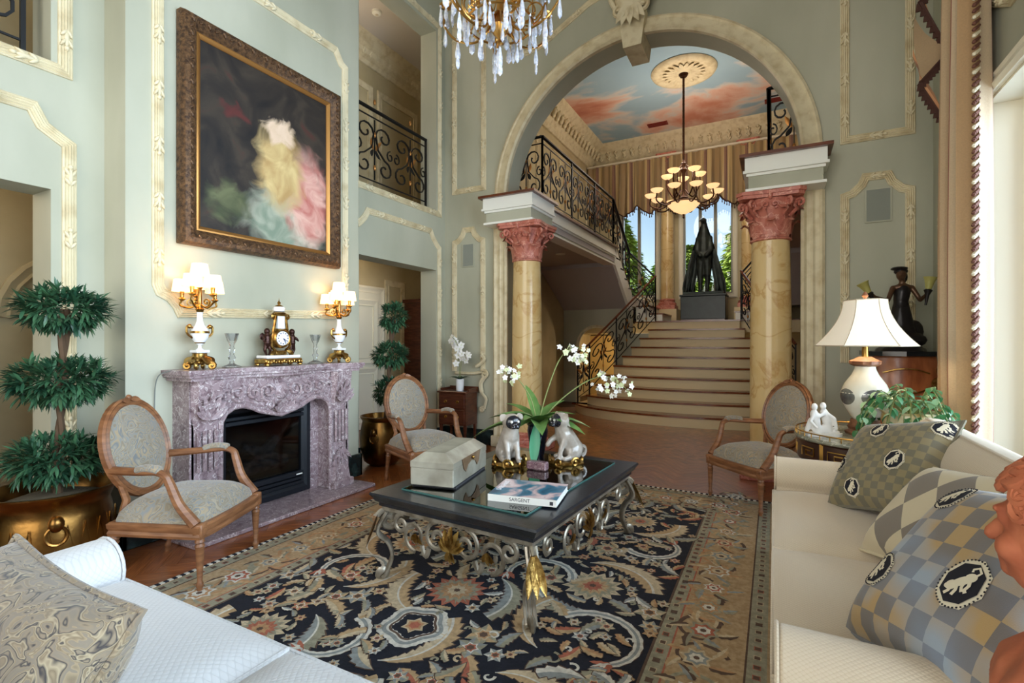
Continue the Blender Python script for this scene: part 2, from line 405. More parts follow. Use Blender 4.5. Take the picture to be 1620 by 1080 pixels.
# ---- carved panel mouldings
flute = [(-0.046, 0), (-0.046, 0.014), (-0.036, 0.024), (-0.027, 0.014), (-0.018, 0.028), (-0.009, 0.02), (0, 0.032), (0.009, 0.02), (0.018, 0.028), (0.027, 0.014), (0.036, 0.024), (0.046, 0.014), (0.046, 0)]
om = MB()
for k, (x, y, a, l, w) in enumerate([(0, 0, 0, 0.075, 0.02), (-0.045, 0.017, 35, 0.04, 0.014), (-0.045, -0.017, -35, 0.04, 0.014), (0.03, 0.02, 30, 0.045, 0.013), (0.03, -0.02, -30, 0.045, 0.013), (0.075, 0, 0, 0.025, 0.018)]):
    om.ell((x, y, 0.026), (l, w, 0.022), 7, 4, Matrix.Rotation(radians(a), 3, 'Z'))
ORN = [None]
def ornament(parent, p, d, nrm, sc=1.0):
    d = Vector(d).normalized(); n = Vector(nrm).normalized(); s = n.cross(d)
    M = Matrix(((d.x, s.x, n.x, p[0]), (d.y, s.y, n.y, p[1]), (d.z, s.z, n.z, p[2]), (0,0,0,1))) @ Matrix.Scale(sc, 4)
    if ORN[0] is None:
        ORN[0] = om.build('carved_ornament', cream, parent, smooth=60); ORN[0].matrix_basis = M
    else: inst('carved_ornament', ORN[0], parent, M)
def moulding(pts, nrm, closed=False, gap=0.36, orn=True, m=None, prof=None, sc=0.8):
    mb = MB(); mb.sweep(pts, prof or [(a*sc, o*sc) for a, o in flute], nrm, closed); o = trim_obj(mb, m or cream)
    if orn:
        P = [Vector(p) for p in pts]
        if closed: P.append(P[0])
        for a, b2 in zip(P[:-1], P[1:]):
            Ld = (b2-a).length; k = int(Ld/gap)
            if Ld < 0.08: continue
            if k == 0 and Ld > 0.14: ornament(o, (a+b2)/2, b2-a, nrm, sc*0.9)
            for i in range(k): ornament(o, a+(b2-a)*((i+0.5)/k), b2-a, nrm, sc)
    return o
LW = lambda y, z: (XL, y, z)
BR = lambda y, z: (XBR, y, z)
BW = lambda x, z: (x, YB, z)
NX, NYm = (1,0,0), (0,-1,0)
# chimney breast panel
moulding([BR(1.87, 1.74), BR(1.89, 1.69), BR(1.95, 1.66), BR(2.0, 1.6), BR(2.02, 1.555), BR(3.40, 1.60), BR(3.44, 1.66), BR(3.5, 1.70), BR(3.54, 1.75), BR(3.54, 4.02), BR(3.49, 4.04), BR(3.42, 4.14), BR(2.0, 4.14), BR(1.93, 4.04), BR(1.87, 4.02)], NX, True)
# frames over and around the lower openings
moulding([LW(1.49, 0.2), LW(1.49, 2.60), LW(1.44, 2.63), LW(1.36, 2.68), LW(1.31, 2.78), LW(0.09, 2.78)], NX)
moulding([LW(5.46, 0.2), LW(5.46, 2.60), LW(5.40, 2.64), LW(5.32, 2.72), LW(5.27, 2.80), LW(4.13, 2.80), LW(4.08, 2.72), LW(4.02, 2.66), LW(3.97, 2.62)], NX)
# frames of the gallery openings
moulding([LW(1.47, 5.56), LW(1.47, 3.06), LW(-0.07, 3.06)], NX)
moulding([LW(3.95, 3.06), LW(5.47, 3.06), LW(5.47, 5.58), LW(3.95, 5.58)], NX)
# arch wall panels
moulding([BW(-3.83, 3.37), BW(-3.37, 3.37), BW(-3.37, 5.62), BW(-3.83, 5.62)], NYm, True)
def shouldered(x0, x1, zb, zt):
    return [BW(x0, zb), BW(x0, zt-0.16), BW(x0+0.06, zt-0.14), BW(x0+0.13, zt-0.07), BW(x0+0.16, zt), BW(x1-0.16, zt), BW(x1-0.13, zt-0.07), BW(x1-0.06, zt-0.14), BW(x1, zt-0.16), BW(x1, zb)]
moulding(shouldered(-3.83, -3.38, 0.95, 2.84), NYm)
moulding(shouldered(0.59, 1.08, 1.15, 2.87), NYm)
moulding([BW(0.59, 3.24), BW(1.08, 3.24), BW(1.08, 5.9), BW(0.59, 5.9)], NYm, True)
def archpanel(sg):
    pts = []
    for t in (0.0, 0.25, 0.5, 0.75, 1.0):
        a = radians(138-t*36); pts.append((AX-sg*(-(AR+0.42)*cos(a)), AZ+(AR+0.42)*sin(a)))
    xl = AX-sg*1.56
    return [BW(xl, 6.15), BW(xl, 4.93)]+[BW(AX-sg*x, z) for x, z in ((1.15, 5.0), (0.85, 5.16), (0.55, 5.32), (0.42, 5.36), (0.33, 5.52), (0.33, 6.15))]
moulding(archpanel(1), NYm, True); moulding(archpanel(-1), NYm, True)
# panel beside the window on the right wall and above it
moulding([(XR, 4.62, 2.75), (XR, 4.66, 2.62), (XR, 4.74, 2.52), (XR, 5.3, 2.52), (XR, 5.3, 0.3), (XR, 4.62, 0.3)], (-1,0,0), True)
moulding([(XR, 4.2, 3.5), (XR, 4.2, 5.9), (XR, 2.3, 5.9), (XR, 2.3, 3.5), (XR, 2.6, 3.36), (XR, 3.95, 3.36)], (-1,0,0), True)
# crown under the ceiling on arch wall and left wall
crown = [(-0.16, 0), (-0.16, 0.03), (-0.1, 0.05), (-0.06, 0.12), (0.0, 0.14), (0.04, 0.2), (0.1, 0.22), (0.16, 0.28), (0.16, 0)]
mb = MB(); mb.sweep([(XL, -2.4, ZC-0.16), (XL, YB, ZC-0.16)], crown, NX); trim_obj(mb, cream)
mb = MB(); mb.sweep([(XL, YB, ZC-0.16), (XR, YB, ZC-0.16)], crown, NYm); trim_obj(mb, cream)
# archivolt: carved band round the arch
aprof = [(-0.085, 0), (-0.085, 0.03), (-0.06, 0.045), (-0.045, 0.03), (0.0, 0.04), (0.05, 0.06), (0.075, 0.075), (0.095, 0.05), (0.095, 0)]
ao = arc((AX, AZ), AR+0.09, 0, pi, 56)
mb = MB(); mb.sweep([BW(x, z) for x, z in ao], aprof, NYm); arch_trim = trim_obj(mb, cream)
for k in range(27):
    a = radians(8+k*164/26)
    if abs(a-pi/2) < 0.1: continue
    ornament(arch_trim, BW(AX+(AR+0.09)*cos(a), AZ+(AR+0.09)*sin(a)), (-sin(a), 0, cos(a)), NYm, 0.8)
# fluted trims down the sides of the wide opening
pil = [(-0.1, 0), (-0.1, 0.03), (-0.075, 0.05), (-0.05, 0.03), (-0.02, 0.03), (0.0, 0.045), (0.02, 0.03), (0.05, 0.03), (0.075, 0.055), (0.1, 0.03), (0.1, 0)]
for x in (AX-AR-0.09, AX+AR+0.09):
    o = moulding([BW(x, 0.12), BW(x, 2.8)], NYm, prof=pil, gap=0.5, orn=False)
    MB().box(x-0.12, x+0.12, YB-0.07, YB, 0, 0.14, b=0.008).build('plinth_block', cream, o, smooth=0)
# keystone with carved mask
ks = thing('keystone', 'cream carved keystone with a face mask at the crown of the arch', 'keystone', (AX, YB, AZ+AR))
mb = MB(); mb.prism([(-0.10, -0.16), (0.10, -0.16), (0.15, 0.22), (-0.15, 0.22)], -0.12, 0.3, 'y'); mb.build('wedge', cream, ks, smooth=0)
mb = MB(); mb.ell((0, -0.16, 0.44), (0.19, 0.09, 0.27), 18, 10)
for sg in (-1, 1):
    mb.tube(spiral((sg*0.17, -0.17, 0.62), 0.09, 0.02, -pi/2, sg*1.3, 18), 0.026, 6)
    mb.tube(spiral((sg*0.13, -0.17, 0.22), 0.07, 0.02, pi/2, -sg*1.2, 16), 0.022, 6)
    mb.tube(bez([(sg*0.2, -0.15, 0.58), (sg*0.24, -0.15, 0.44), (sg*0.17, -0.15, 0.26)], 6), 0.03, 6)
for k in range(5): mb.leaf((0, -0.2, 0.28), ((k-2)*0.4, -0.2, -1), (0, -1, 0), 0.26, 0.09, 0.15)
mb.build('cartouche', cream, ks)
mb = MB(); mb.ell((0, -0.25, 0.47), (0.085, 0.09, 0.115), 14, 10); mb.ell((0, -0.335, 0.46), (0.016, 0.02, 0.03)); mb.ell((0, -0.32, 0.42), (0.03, 0.015, 0.01))
for sg in (-1, 1):
    mb.ell((sg*0.034, -0.32, 0.49), (0.02, 0.012, 0.01)); mb.ell((sg*0.05, -0.3, 0.45), (0.03, 0.02, 0.028))
    for k in range(5): mb.ell((sg*(0.04+0.012*k), -0.25+0.01*k, 0.59-0.04*k), (0.035, 0.05, 0.035), 8, 5)
mb.ell((0, -0.26, 0.58), (0.06, 0.06, 0.045))
blob(mb, 'mask', cream, ks, 0.008, 3)
# baseboards, dark green marble
def baseb(name, boxes): solid(name, boxes, darkstone, b=0.006)
baseb('baseboard_left', [(XL, XL+0.03, 1.4, 1.68, 0, 0.2), (XBR, XBR+0.03, 1.65, 1.9, 0, 0.22), (XBR, XBR+0.03, 3.4, 3.75, 0, 0.22), (XL, XBR+0.03, 3.72, 3.75, 0, 0.22), (XL, XBR+0.03, 1.65, 1.68, 0, 0.22), (XL, XL+0.03, 3.75, 4.0, 0, 0.2), (XL, XL+0.03, 5.4, YB, 0, 0.2)])
baseb('baseboard_back', [(XL, AX-AR-0.2, YB-0.03, YB, 0, 0.2), (AX+AR+0.2, XR, YB-0.03, YB, 0, 0.2)])
baseb('baseboard_right', [(XR-0.03, XR, 4.5, YB, 0, 0.2)])
# ================================================================ side hall behind the left wall, two storeys
solid('wall_hall', [(-5.75, -5.6, YF-0.3, 8.0, 0, ZC)], hallwall)
solid('wall_hall_end', [(-5.6, X0, 7.4, 7.55, 0, ZC)], hallwall); solid('wall_hall_near', [(-5.6, X0, YF-0.3, YF-0.15, 0, ZC)], hallwall)
solid('ceiling_hall', [(-5.6, X0, YF-0.3, 7.55, 2.72, Z2-0.02)], ceil_mat)
solid('ceiling_gallery', [(-5.6, X0, YF-0.3, 7.55, 5.95, ZC)], ceil_mat)
# carved gallery cornice
mb = MB(); mb.sweep([(-5.6, YF, 5.79), (-5.6, 7.4, 5.79)], crown, NX); gc = trim_obj(mb, cream)
for k in range(22): ornament(gc, (-5.5, 4.2+k*0.14, 5.79), (0.2, 0, 1), (0.9, 0, -0.4), 1.0)
flat = [(-0.05, 0), (-0.05, 0.02), (-0.03, 0.03), (0.03, 0.012), (0.05, 0.02), (0.05, 0)]
def rect(fn, a0, a1, z0, z1): return [fn(a0, z0), fn(a1, z0), fn(a1, z1), fn(a0, z1)]
HWp = lambda y, z: (-5.6, y, z)
for y0, y1 in ((4.9, 5.85), (6.05, 6.95)): moulding(rect(HWp, y0, y1, 3.35, 5.3), NX, True, orn=False, prof=flat)
for y0, y1 in ((6.22, 6.62), (0.3, 1.2)): moulding(rect(HWp, y0, y1, 0.4, 2.3), NX, True, orn=False, prof=flat)
# panelled hall door
dr = bpy.data.objects.new('door_1', None); C.objects.link(dr); struct(dr); dr.location = (-5.58, 5.22, 0)
MB().box(0, 0.035, 0, 0.8, 0.01, 2.1).build('door_leaf', creamp, dr, smooth=0)
for z0, z1 in ((0.15, 0.9), (1.05, 1.95)):
    mb = MB(); mb.sweep(rect(lambda y, z: (0.035, y, z), 0.12, 0.68, z0, z1), flat, NX, True); mb.build('door_panel', creamp, dr, smooth=0)
mb = MB(); mb.sweep([(0, -0.05, 0), (0, -0.05, 2.15), (0, 0.85, 2.15), (0, 0.85, 0)], cprof, NX); mb.build('door_casing', creamp, dr, smooth=0)
mb = MB(); mb.ell((0.085, 0.72, 0.98), 0.028); mb.tube([(0.03, 0.72, 0.98), (0.08, 0.72, 0.98)], 0.012); mb.build('door_knob', gold, dr)
# arched niche in the hall beyond the left opening
mb = MB(); mb.sweep([HWp(2.2+0.55*cos(a), 1.55+0.55*sin(a)) for a in [radians(180-k*15) for k in range(13)]], cprof, NX); trim_obj(mb, hallwall)
# ================================================================ STAIR HALL
BX0, BX1, BY1 = -2.53, -0.25, 9.3                    # balcony edges and depth
solid('wall_hall_left', [(HX0-0.15, HX0, YB+0.3, HY1+0.2, 0, 6.35)], hallwall)
solid('wall_hall_right', [(HX1, HX1+0.15, YB+0.3, HY1+0.2, 0, 6.35)], hallwall)
# painted sky ceiling
skyc = mat('painted_cloud_ceiling', (150,178,196), 0.8); N, L, b = nodes(skyc); tc = N['Texture Coordinate']
mpn = N.new('ShaderNodeMapping'); mpn.inputs['Scale'].default_value = (0.5, 0.62, 1); mpn.inputs['Location'].default_value = (1.1, 0.3, 0); L.new(tc.outputs['Object'], mpn.inputs[0])
n1 = N.new('ShaderNodeTexNoise'); n1.inputs['Scale'].default_value = 0.9; n1.inputs['Detail'].default_value = 7; n1.inputs['Roughness'].default_value = 0.55; n1.inputs['Distortion'].default_value = 0.35; L.new(mpn.outputs[0], n1.inputs['Vector'])
r1 = ramp(N, [(0.0, (128,160,188)), (0.5, (156,184,202)), (0.545, (210,204,200)), (0.575, (222,184,168)), (0.64, (206,140,118)), (0.72, (184,108,90))]); L.new(n1.outputs[0], r1.inputs[0]); L.new(r1.outputs[0], b.inputs['Base Color'])
solid('ceiling_stair_hall', [(HX0, HX1, YB+0.3, HY1, 6.32, 6.45)], skyc)
# carved cornice
corn = [(-0.28, 0), (-0.28, 0.05), (-0.22, 0.09), (-0.16, 0.09), (-0.1, 0.13), (0.04, 0.2), (0.1, 0.27), (0.16, 0.3), (0.2, 0.36), (0.28, 0.4), (0.28, 0)]
zc = 6.32-0.28
mb = MB(); mb.sweep([(HX0, YB+0.3, zc), (HX0, HY1, zc)], corn, (1,0,0)); c1 = trim_obj(mb, cream)
mb = MB(); mb.sweep([(HX0, HY1, zc), (HX1, HY1, zc)], corn, (0,-1,0)); c2 = trim_obj(mb, cream)
mb = MB(); mb.sweep([(HX1, HY1, zc), (HX1, YB+0.3, zc)], corn, (-1,0,0)); c3 = trim_obj(mb, cream)
for k in range(30): ornament(c1, (HX0+0.2, 6.4+k*0.2, zc), (0.3, 0, 1), (0.85, 0, -0.5), 1.3)
for k in range(26): ornament(c2, (HX0+0.3+k*0.2, HY1-0.2, zc), (0, -0.3, 1), (0, -0.85, -0.5), 1.3)
# ceiling vents
for k, (x, y) in enumerate(((-2.35, 11.6), (0.05, 11.55))):
    v = thing('ceiling_vent', ['dark red ceiling vent in the painted clouds left of the chandelier', 'dark red ceiling vent in the painted clouds right of the chandelier'][k], 'vent', (x, y, 6.31), 0, 'ceiling vents')
    MB().box(-0.22, 0.22, -0.09, 0.09, -0.012, 0.01).build('vent_frame', mat('vent_red%d' % k, (120,40,34), 0.5), v, smooth=0)
    for j in range(4): MB().box(-0.19, 0.19, -0.07+j*0.04, -0.055+j*0.04, -0.02, -0.012).build('slat', MATS['vent_red%d' % k], v, smooth=0)
# rear wall with three windows
wins = [(-3.45, -2.55), (-1.95, -0.82), (-0.22, 0.68)]
zs, zt = 2.45, 5.3
bw = [(HX0, HX1, HY1, HY1+0.25, 0, zs), (HX0, HX1, HY1, HY1+0.25, zt, 6.4)]
e = [HX0]+[q for w in wins for q in w]+[HX1]
for a, c_ in zip(e[0::2], e[1::2]): bw.append((a, c_, HY1, HY1+0.25, zs, zt))
solid('wall_stair_rear', bw, hallwall)
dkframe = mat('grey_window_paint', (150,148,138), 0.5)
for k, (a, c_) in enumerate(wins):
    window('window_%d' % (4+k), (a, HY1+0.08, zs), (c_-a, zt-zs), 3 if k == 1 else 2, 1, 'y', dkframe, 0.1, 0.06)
    mb = MB(); mb.sweep([(a-0.03, HY1, zs-0.03), (a-0.03, HY1, zt+0.03), (c_+0.03, HY1, zt+0.03), (c_+0.03, HY1, zs-0.03)], [(q*0.9, w_*0.9) for q, w_ in cprof], (0,-1,0), True); trim_obj(mb, creamp)
# columns : turned shaft with entasis, corinthian capital, moulded base
def capital(mb, z0, r, h, seg=16):
    """corinthian bell with two rows of acanthus, corner volutes and a concave abacus"""
    mb.lathe([(r*1.0, z0), (r*1.08, z0+0.01), (r*1.08, z0+h*0.05), (r*0.98, z0+h*0.07), (r*1.02, z0+h*0.5), (r*1.5, z0+h*0.85)], 20)
    for row, (zz, hh, rr, n, off) in enumerate(((z0+h*0.06, h*0.36, 1.02, 8, 0), (z0+h*0.12, h*0.56, 1.04, 8, 0.5))):
        for k in range(n):
            a = 2*pi*(k+off)/n; d = Vector((cos(a), sin(a), 0)); t = Vector((-sin(a), cos(a), 0)); p = d*(r*rr)+Vector((0,0,zz))
            w = r*0.62; pts = []
            def fn(u, v, p=p, d=d, t=t, w=w, hh=hh, row=row):
                o = (0.0, 0.02, 0.10, 0.36, 0.5)[min(4, int(v*4+0.01))]*r*(1.05+0.35*row)
                zf = (0, 0.4, 0.8, 1.0, 0.86)[min(4, int(v*4+0.01))]
                ww = w*(0.8, 1.0, 0.95, 0.7, 0.4)[min(4, int(v*4+0.01))]*(1+0.12*(int(v*4+0.01) % 2))
                return p+d*(o+0.05*r*(1-abs(2*u-1)))+t*((u-0.5)*ww)+Vector((0,0,hh*zf))
            mb.grid(fn, 5, 5)
            mb.grid(lambda u, v: fn(1-u, v)-d*0.012, 3, 5)
    ab = z0+h*0.86
    for k in range(4):
        a = pi/4+k*pi/2; d = Vector((cos(a), sin(a), 0))
        for sg in (-1, 1):
            a2 = a+sg*0.22; d2 = Vector((cos(a2), sin(a2), 0))
            mb.tube([d2*(r*1.1)+Vector((0,0,z0+h*0.5))]+spiral(d2*(r*1.72)+Vector((0,0,z0+h*0.73)), h*0.135, h*0.03, -pi*0.7, -1.4, 14, d2, (0,0,1)), [0.09*r]*8+[0.075*r]*8, 6)
        b2 = k*pi/2; d3 = Vector((cos(b2), sin(b2), 0))
        mb.ell(d3*(r*1.5)+Vector((0,0,z0+h*0.9)), (0.13*r, 0.13*r, 0.1*h), 8, 6)
        for sg in (-1, 1):
            t3 = Vector((-sin(b2), cos(b2), 0)); mb.tube(spiral(d3*(r*1.38)+t3*(sg*0.22*r)+Vector((0,0,z0+h*0.72)), h*0.09, h*0.02, -pi*0.5, sg*1.2, 12, t3, (0,0,1)), 0.06*r, 5)
    poly = []
    for k in range(4):
        a = pi/4+k*pi/2; c1_ = Vector((cos(a-0.1), sin(a-0.1)))*r*2.12; c2_ = Vector((cos(a+0.1), sin(a+0.1)))*r*2.12
        poly += [c1_, c2_]
        an = a+0.1; bn = a+pi/2-0.1
        for q in (0.25, 0.5, 0.75):
            p = c2_.lerp(Vector((cos(bn), sin(bn)))*r*2.12, q); m_ = (p.length-r*0.14*sin(pi*q))/p.length; poly.append(p*m_)
    poly = [(p.x, p.y) for p in poly]
    mb.prism(poly, ab, z0+h*0.93, 'z'); mb.prism([(x*1.05, y*1.05) for x, y in poly], z0+h*0.93, z0+h, 'z')
def column(name, label, loc, r, z_base, z_top, cap_h, group=None, base_h=0.24):
    t = thing(name, label, 'column', loc, 0, group); H = z_top-z_base
    mb = MB(); mb.lathe([(r, base_h), (r*1.0, H*0.3), (r*0.97, H*0.6), (r*0.9, H-cap_h)], 40); mb.build('shaft', ochre_marble, t)
    mb = MB(); q = r*1.42; mb.box(-q, q, -q, q, 0, base_h*0.4, b=0.008)
    mb.lathe([(q*0.97, base_h*0.4), (q*1.0, base_h*0.5), (q*0.97, base_h*0.62), (q*0.84, base_h*0.66), (q*0.8, base_h*0.74), (q*0.84, base_h*0.8), (q*0.86, base_h*0.88), (q*0.8, base_h*0.95), (r*1.02, base_h)], 32); mb.build('base', rose_stone, t)
    mb = MB(); capital(mb, H-cap_h, r*0.92, cap_h); mb.build('capital', rose_stone, t, smooth=50)
    return t
column('column', 'ochre marble column with rose capital beside the small chest of drawers', (-2.75, 5.62, 0), 0.19, 0, 2.8, 0.46, 'columns of the great arch')
column('column', 'ochre marble column with rose capital behind the armchair near the lamp', (-0.03, 5.62, 0), 0.19, 0, 2.8, 0.46, 'columns of the great arch')
for k, x in enumerate((-2.25, -0.5)):
    column('column', ['slender marble column on the stair landing left of the dark statue', 'slender marble column on the stair landing right of the dark statue'][k], (x, 12.2, ZL+0.32), 0.15, ZL+0.32, 5.78, 0.32, 'columns of the landing windows', 0.26)
# ---- balconies with entablature (fascia, frieze, soffit), one on each side
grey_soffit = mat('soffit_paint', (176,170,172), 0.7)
def balcony(sg, label):
    root = thing('balcony', label, 'balcony', (AX, 0, 0), 0, 'balconies over the stair hall')
    w0 = 1.14; w1 = 1.27; ws = 5.98                  # inner edge of the block, of the gallery behind it, depth of the block
    wo = 2.81; wb = 1.82                             # outer wall, outer end of block on the arch wall
    def bx(mb, a, c_, y0, y1, z0, z1): mb.box(min(sg*a, sg*c_), max(sg*a, sg*c_), y0, y1, z0, z1)
    def block(mb, e, z0, z1, bk=True):
        bx(mb, w0+e, wb-e, 5.31+e, YB, z0, z1); bx(mb, w0+e, AR, YB, ws, z0, z1); bx(mb, w1+e, w1+e+0.2, ws, BY1, z0, z1)
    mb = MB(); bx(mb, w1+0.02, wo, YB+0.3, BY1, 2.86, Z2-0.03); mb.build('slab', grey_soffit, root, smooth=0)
    mb = MB(); block(mb, 0.03, 2.82, 2.98); mb.build('frieze', plaster, root, smooth=0)
    mb = MB(); block(mb, 0.0, 2.98, Z2); block(mb, -0.015, 2.97, 2.995); block(mb, 0.012, 2.945, 2.97); block(mb, 0.005, 2.80, 2.825); mb.build('fascia', white, root, smooth=0)
    mb = MB(); bx(mb, w0-0.045, wb+0.045, 5.265, YB, Z2, Z2+0.03); bx(mb, w0-0.045, AR, YB, ws+0.04, Z2, Z2+0.03); bx(mb, w1-0.045, wo, YB+0.3, BY1+0.03, Z2, Z2+0.03); mb.build('wood_edge', wood_rail, root, smooth=0)
    return root
balcony(-1, 'left balcony with white fascia and wood edge over the side hall')
balcony(1, 'right balcony with white fascia over the marble column by the lamp')
# recessed spot in the left soffit
t = thing('recessed_light', 'small round recessed ceiling light under the left balcony', 'light', (-3.25, 7.95, 2.86))
MB().lathe([(0.05, -0.012), (0.085, -0.01), (0.085, 0.004)], 20).build('light_ring', white, t)
MB().lathe([(0.0, -0.006), (0.05, -0.006), (0.05, 0.0)], 16).build('lamp_disc', mat('lamp_glow', (255,240,210), 0.5, emit=(255,226,180), estr=12), t)
l = bpy.data.lights.new('recessed_spot', 'SPOT'); l.energy = 25; l.spot_size = radians(100); l.color = (1, 0.85, 0.65); o = bpy.data.objects.new('recessed_spot', l); C.objects.link(o); o.location = (-3.25, 7.95, 2.82)
# ---- main staircase
tread_m = mat('tread_wood', (132,72,38), 0.25, col2=(104,52,26), scale=5, stretch=(1,9,1), coat=0.3)
riser_m = mat('riser_paint', (226,204,158), 0.45)
st = thing('staircase', 'wide cream and wood staircase rising to the window landing', 'staircase', (AX, 0, 0))
hw = [2.02, 1.72, 1.6, 1.49, 1.38, 1.26, 1.14, 1.02, 0.9, 0.8]
sag = [0.95, 0.52, 0.44, 0.37, 0.3, 0.22, 0.15, 0.09, 0.04, 0.0]
rz_ = ZL/10; tr = 0.275; ys0 = 8.12
def front(k, x): return ys0+tr*k+sag[k]*(1-sqrt(max(0.0, 1-(x/hw[k])**2*0.92)))/(1-sqrt(0.08))
for k in range(10):
    n = 24; xs = [hw[k]*(-1+2*i/n) for i in range(n+1)]; yb = 10.44 if k < 8 else 10.88
    out = [(x, front(k, x)+0.03) for x in xs]
    mb = MB(); mb.prism(out+[(hw[k], yb), (-hw[k], yb)], rz_*k, rz_*(k+1)-0.03, 'z'); mb.build('riser', riser_m, st, smooth=30)
    out = [(x*1.012, front(k, x)) for x in xs]
    bk = [(x*1.012, min(yb, front(min(9, k+1), max(-hw[min(9, k+1)], min(hw[min(9, k+1)], x)))+0.06)) for x in reversed(xs)] if k < 9 else [(hw[k]*1.012, yb), (-hw[k]*1.012, yb)]
    mb = MB(); mb.prism(out+bk, rz_*(k+1)-0.03, rz_*(k+1), 'z'); mb.build('tread', tread_m, st, smooth=30)
# landing
ld = thing('landing', 'wood floored stair landing in front of the tall windows', 'landing', (AX, 0, 0))
MB().box(-2.8, 2.8, 10.89, HY1-0.005, ZL-0.25, ZL-0.02).build('slab', riser_m, ld, smooth=0)
MB().box(-2.8, 2.8, 10.89, HY1-0.005, ZL-0.02, ZL).build('floorboard', tread_m, ld, smooth=0)
for x in (-0.86, 0.89): MB().box(x-0.27, x+0.27, 11.85, HY1, ZL, ZL+0.32).build('plinth', riser_m, ld, smooth=0)
# wall below landing on the left with arched passage
pp = [(-4.2, 0), (-3.86, 0), (-3.86, 1.25)]+[(x, z) for x, z in arc((-3.43, 1.25), 0.43, pi, 0, 14)]+[(-3.0, 0), (-2.1, 0), (-2.1, ZL-0.26), (-2.66, ZL-0.26), (-2.66, 2.09), (-4.19, 2.09)]
struct(MB().prism(pp, 10.45, 10.6, 'y').build('wall_below_landing', plaster, smooth=30))
mb = MB(); mb.sweep([(x, 10.45, z) for x, z in [(-3.86, 0), (-3.86, 1.25)]+arc((-3.43, 1.25), 0.43, pi, 0, 14)[1:-1]+[(-3.0, 1.25), (-3.0, 0)]], [(q*0.6, w_*0.6) for q, w_ in cprof], (0,-1,0)); trim_obj(mb, cream)
solid('wall_passage', [(-4.2, -2.0, 12.3, 12.4, 0, 1.5)], mat('warm_plaster', (214,184,120), 0.8))
l = bpy.data.lights.new('passage_lamp', 'POINT'); l.energy = 22; l.color = (1, 0.78, 0.48); l.shadow_soft_size = 0.1; o = bpy.data.objects.new('passage_lamp', l); C.objects.link(o); o.location = (-2.75, 11.6, 1.1)
# side flights : from balcony down to the landing (left and right)
def flight(sg, label):
    root = thing('side_flight', label, 'staircase', (AX, 0, 0), 0, 'upper stair flights')
    w0, wo = 1.27, 2.8; n = 5; rise = (Z2-2.3)/n
    def bx(mb, a, c_, y0, y1, z0, z1): mb.box(min(sg*a, sg*c_), max(sg*a, sg*c_), y0, y1, z0, z1)
    for k in range(n-1):
        mb = MB(); z = Z2-rise*(k+1); bx(mb, w0, wo, BY1+0.3*k, BY1+0.3*(k+1)+0.02, z-0.03, z); mb.build('tread', tread_m, root, smooth=0)
        mb = MB(); bx(mb, w0+0.02, wo, BY1+0.3*k, BY1+0.3*k+0.02, z-0.03, z+rise-0.03); mb.build('riser', white, root, smooth=0)
    ye = BY1+0.3*(n-1)
    pl = [(BY1-0.05, Z2+0.02), (ye, 2.36), (ye, 2.0), (ye-0.12, 2.0), (BY1-0.05, 2.8)]
    for a in (w0, ): mb = MB(); mb.prism(pl, sg*a, sg*(a+0.06), 'x'); mb.build('stringer', white, root, smooth=0)
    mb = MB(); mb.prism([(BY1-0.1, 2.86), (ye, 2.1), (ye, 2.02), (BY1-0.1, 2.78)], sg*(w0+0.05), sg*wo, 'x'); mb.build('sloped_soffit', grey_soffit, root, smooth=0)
    mb = MB(); bx(mb, w0, wo, ye, HY1, 2.1, 2.3); mb.build('quarter_landing', white, root, smooth=0)
    for k in range(2):
        mb = MB(); z = 2.3-0.173*(k+1); bx(mb, w0-0.28*(k+1), w0-0.28*k, ye+0.35, HY1-0.4, ZL, z-0.03); mb.build('riser', white, root, smooth=0)
        mb = MB(); bx(mb, w0-0.28*(k+1)-0.02, w0-0.28*k, ye+0.35, HY1-0.4, z-0.03, z); mb.build('tread', tread_m, root, smooth=0)
    return root
flight(-1, 'upper left stair flight turning down from balcony to landing')
flight(1, 'upper right stair flight behind the marble column')
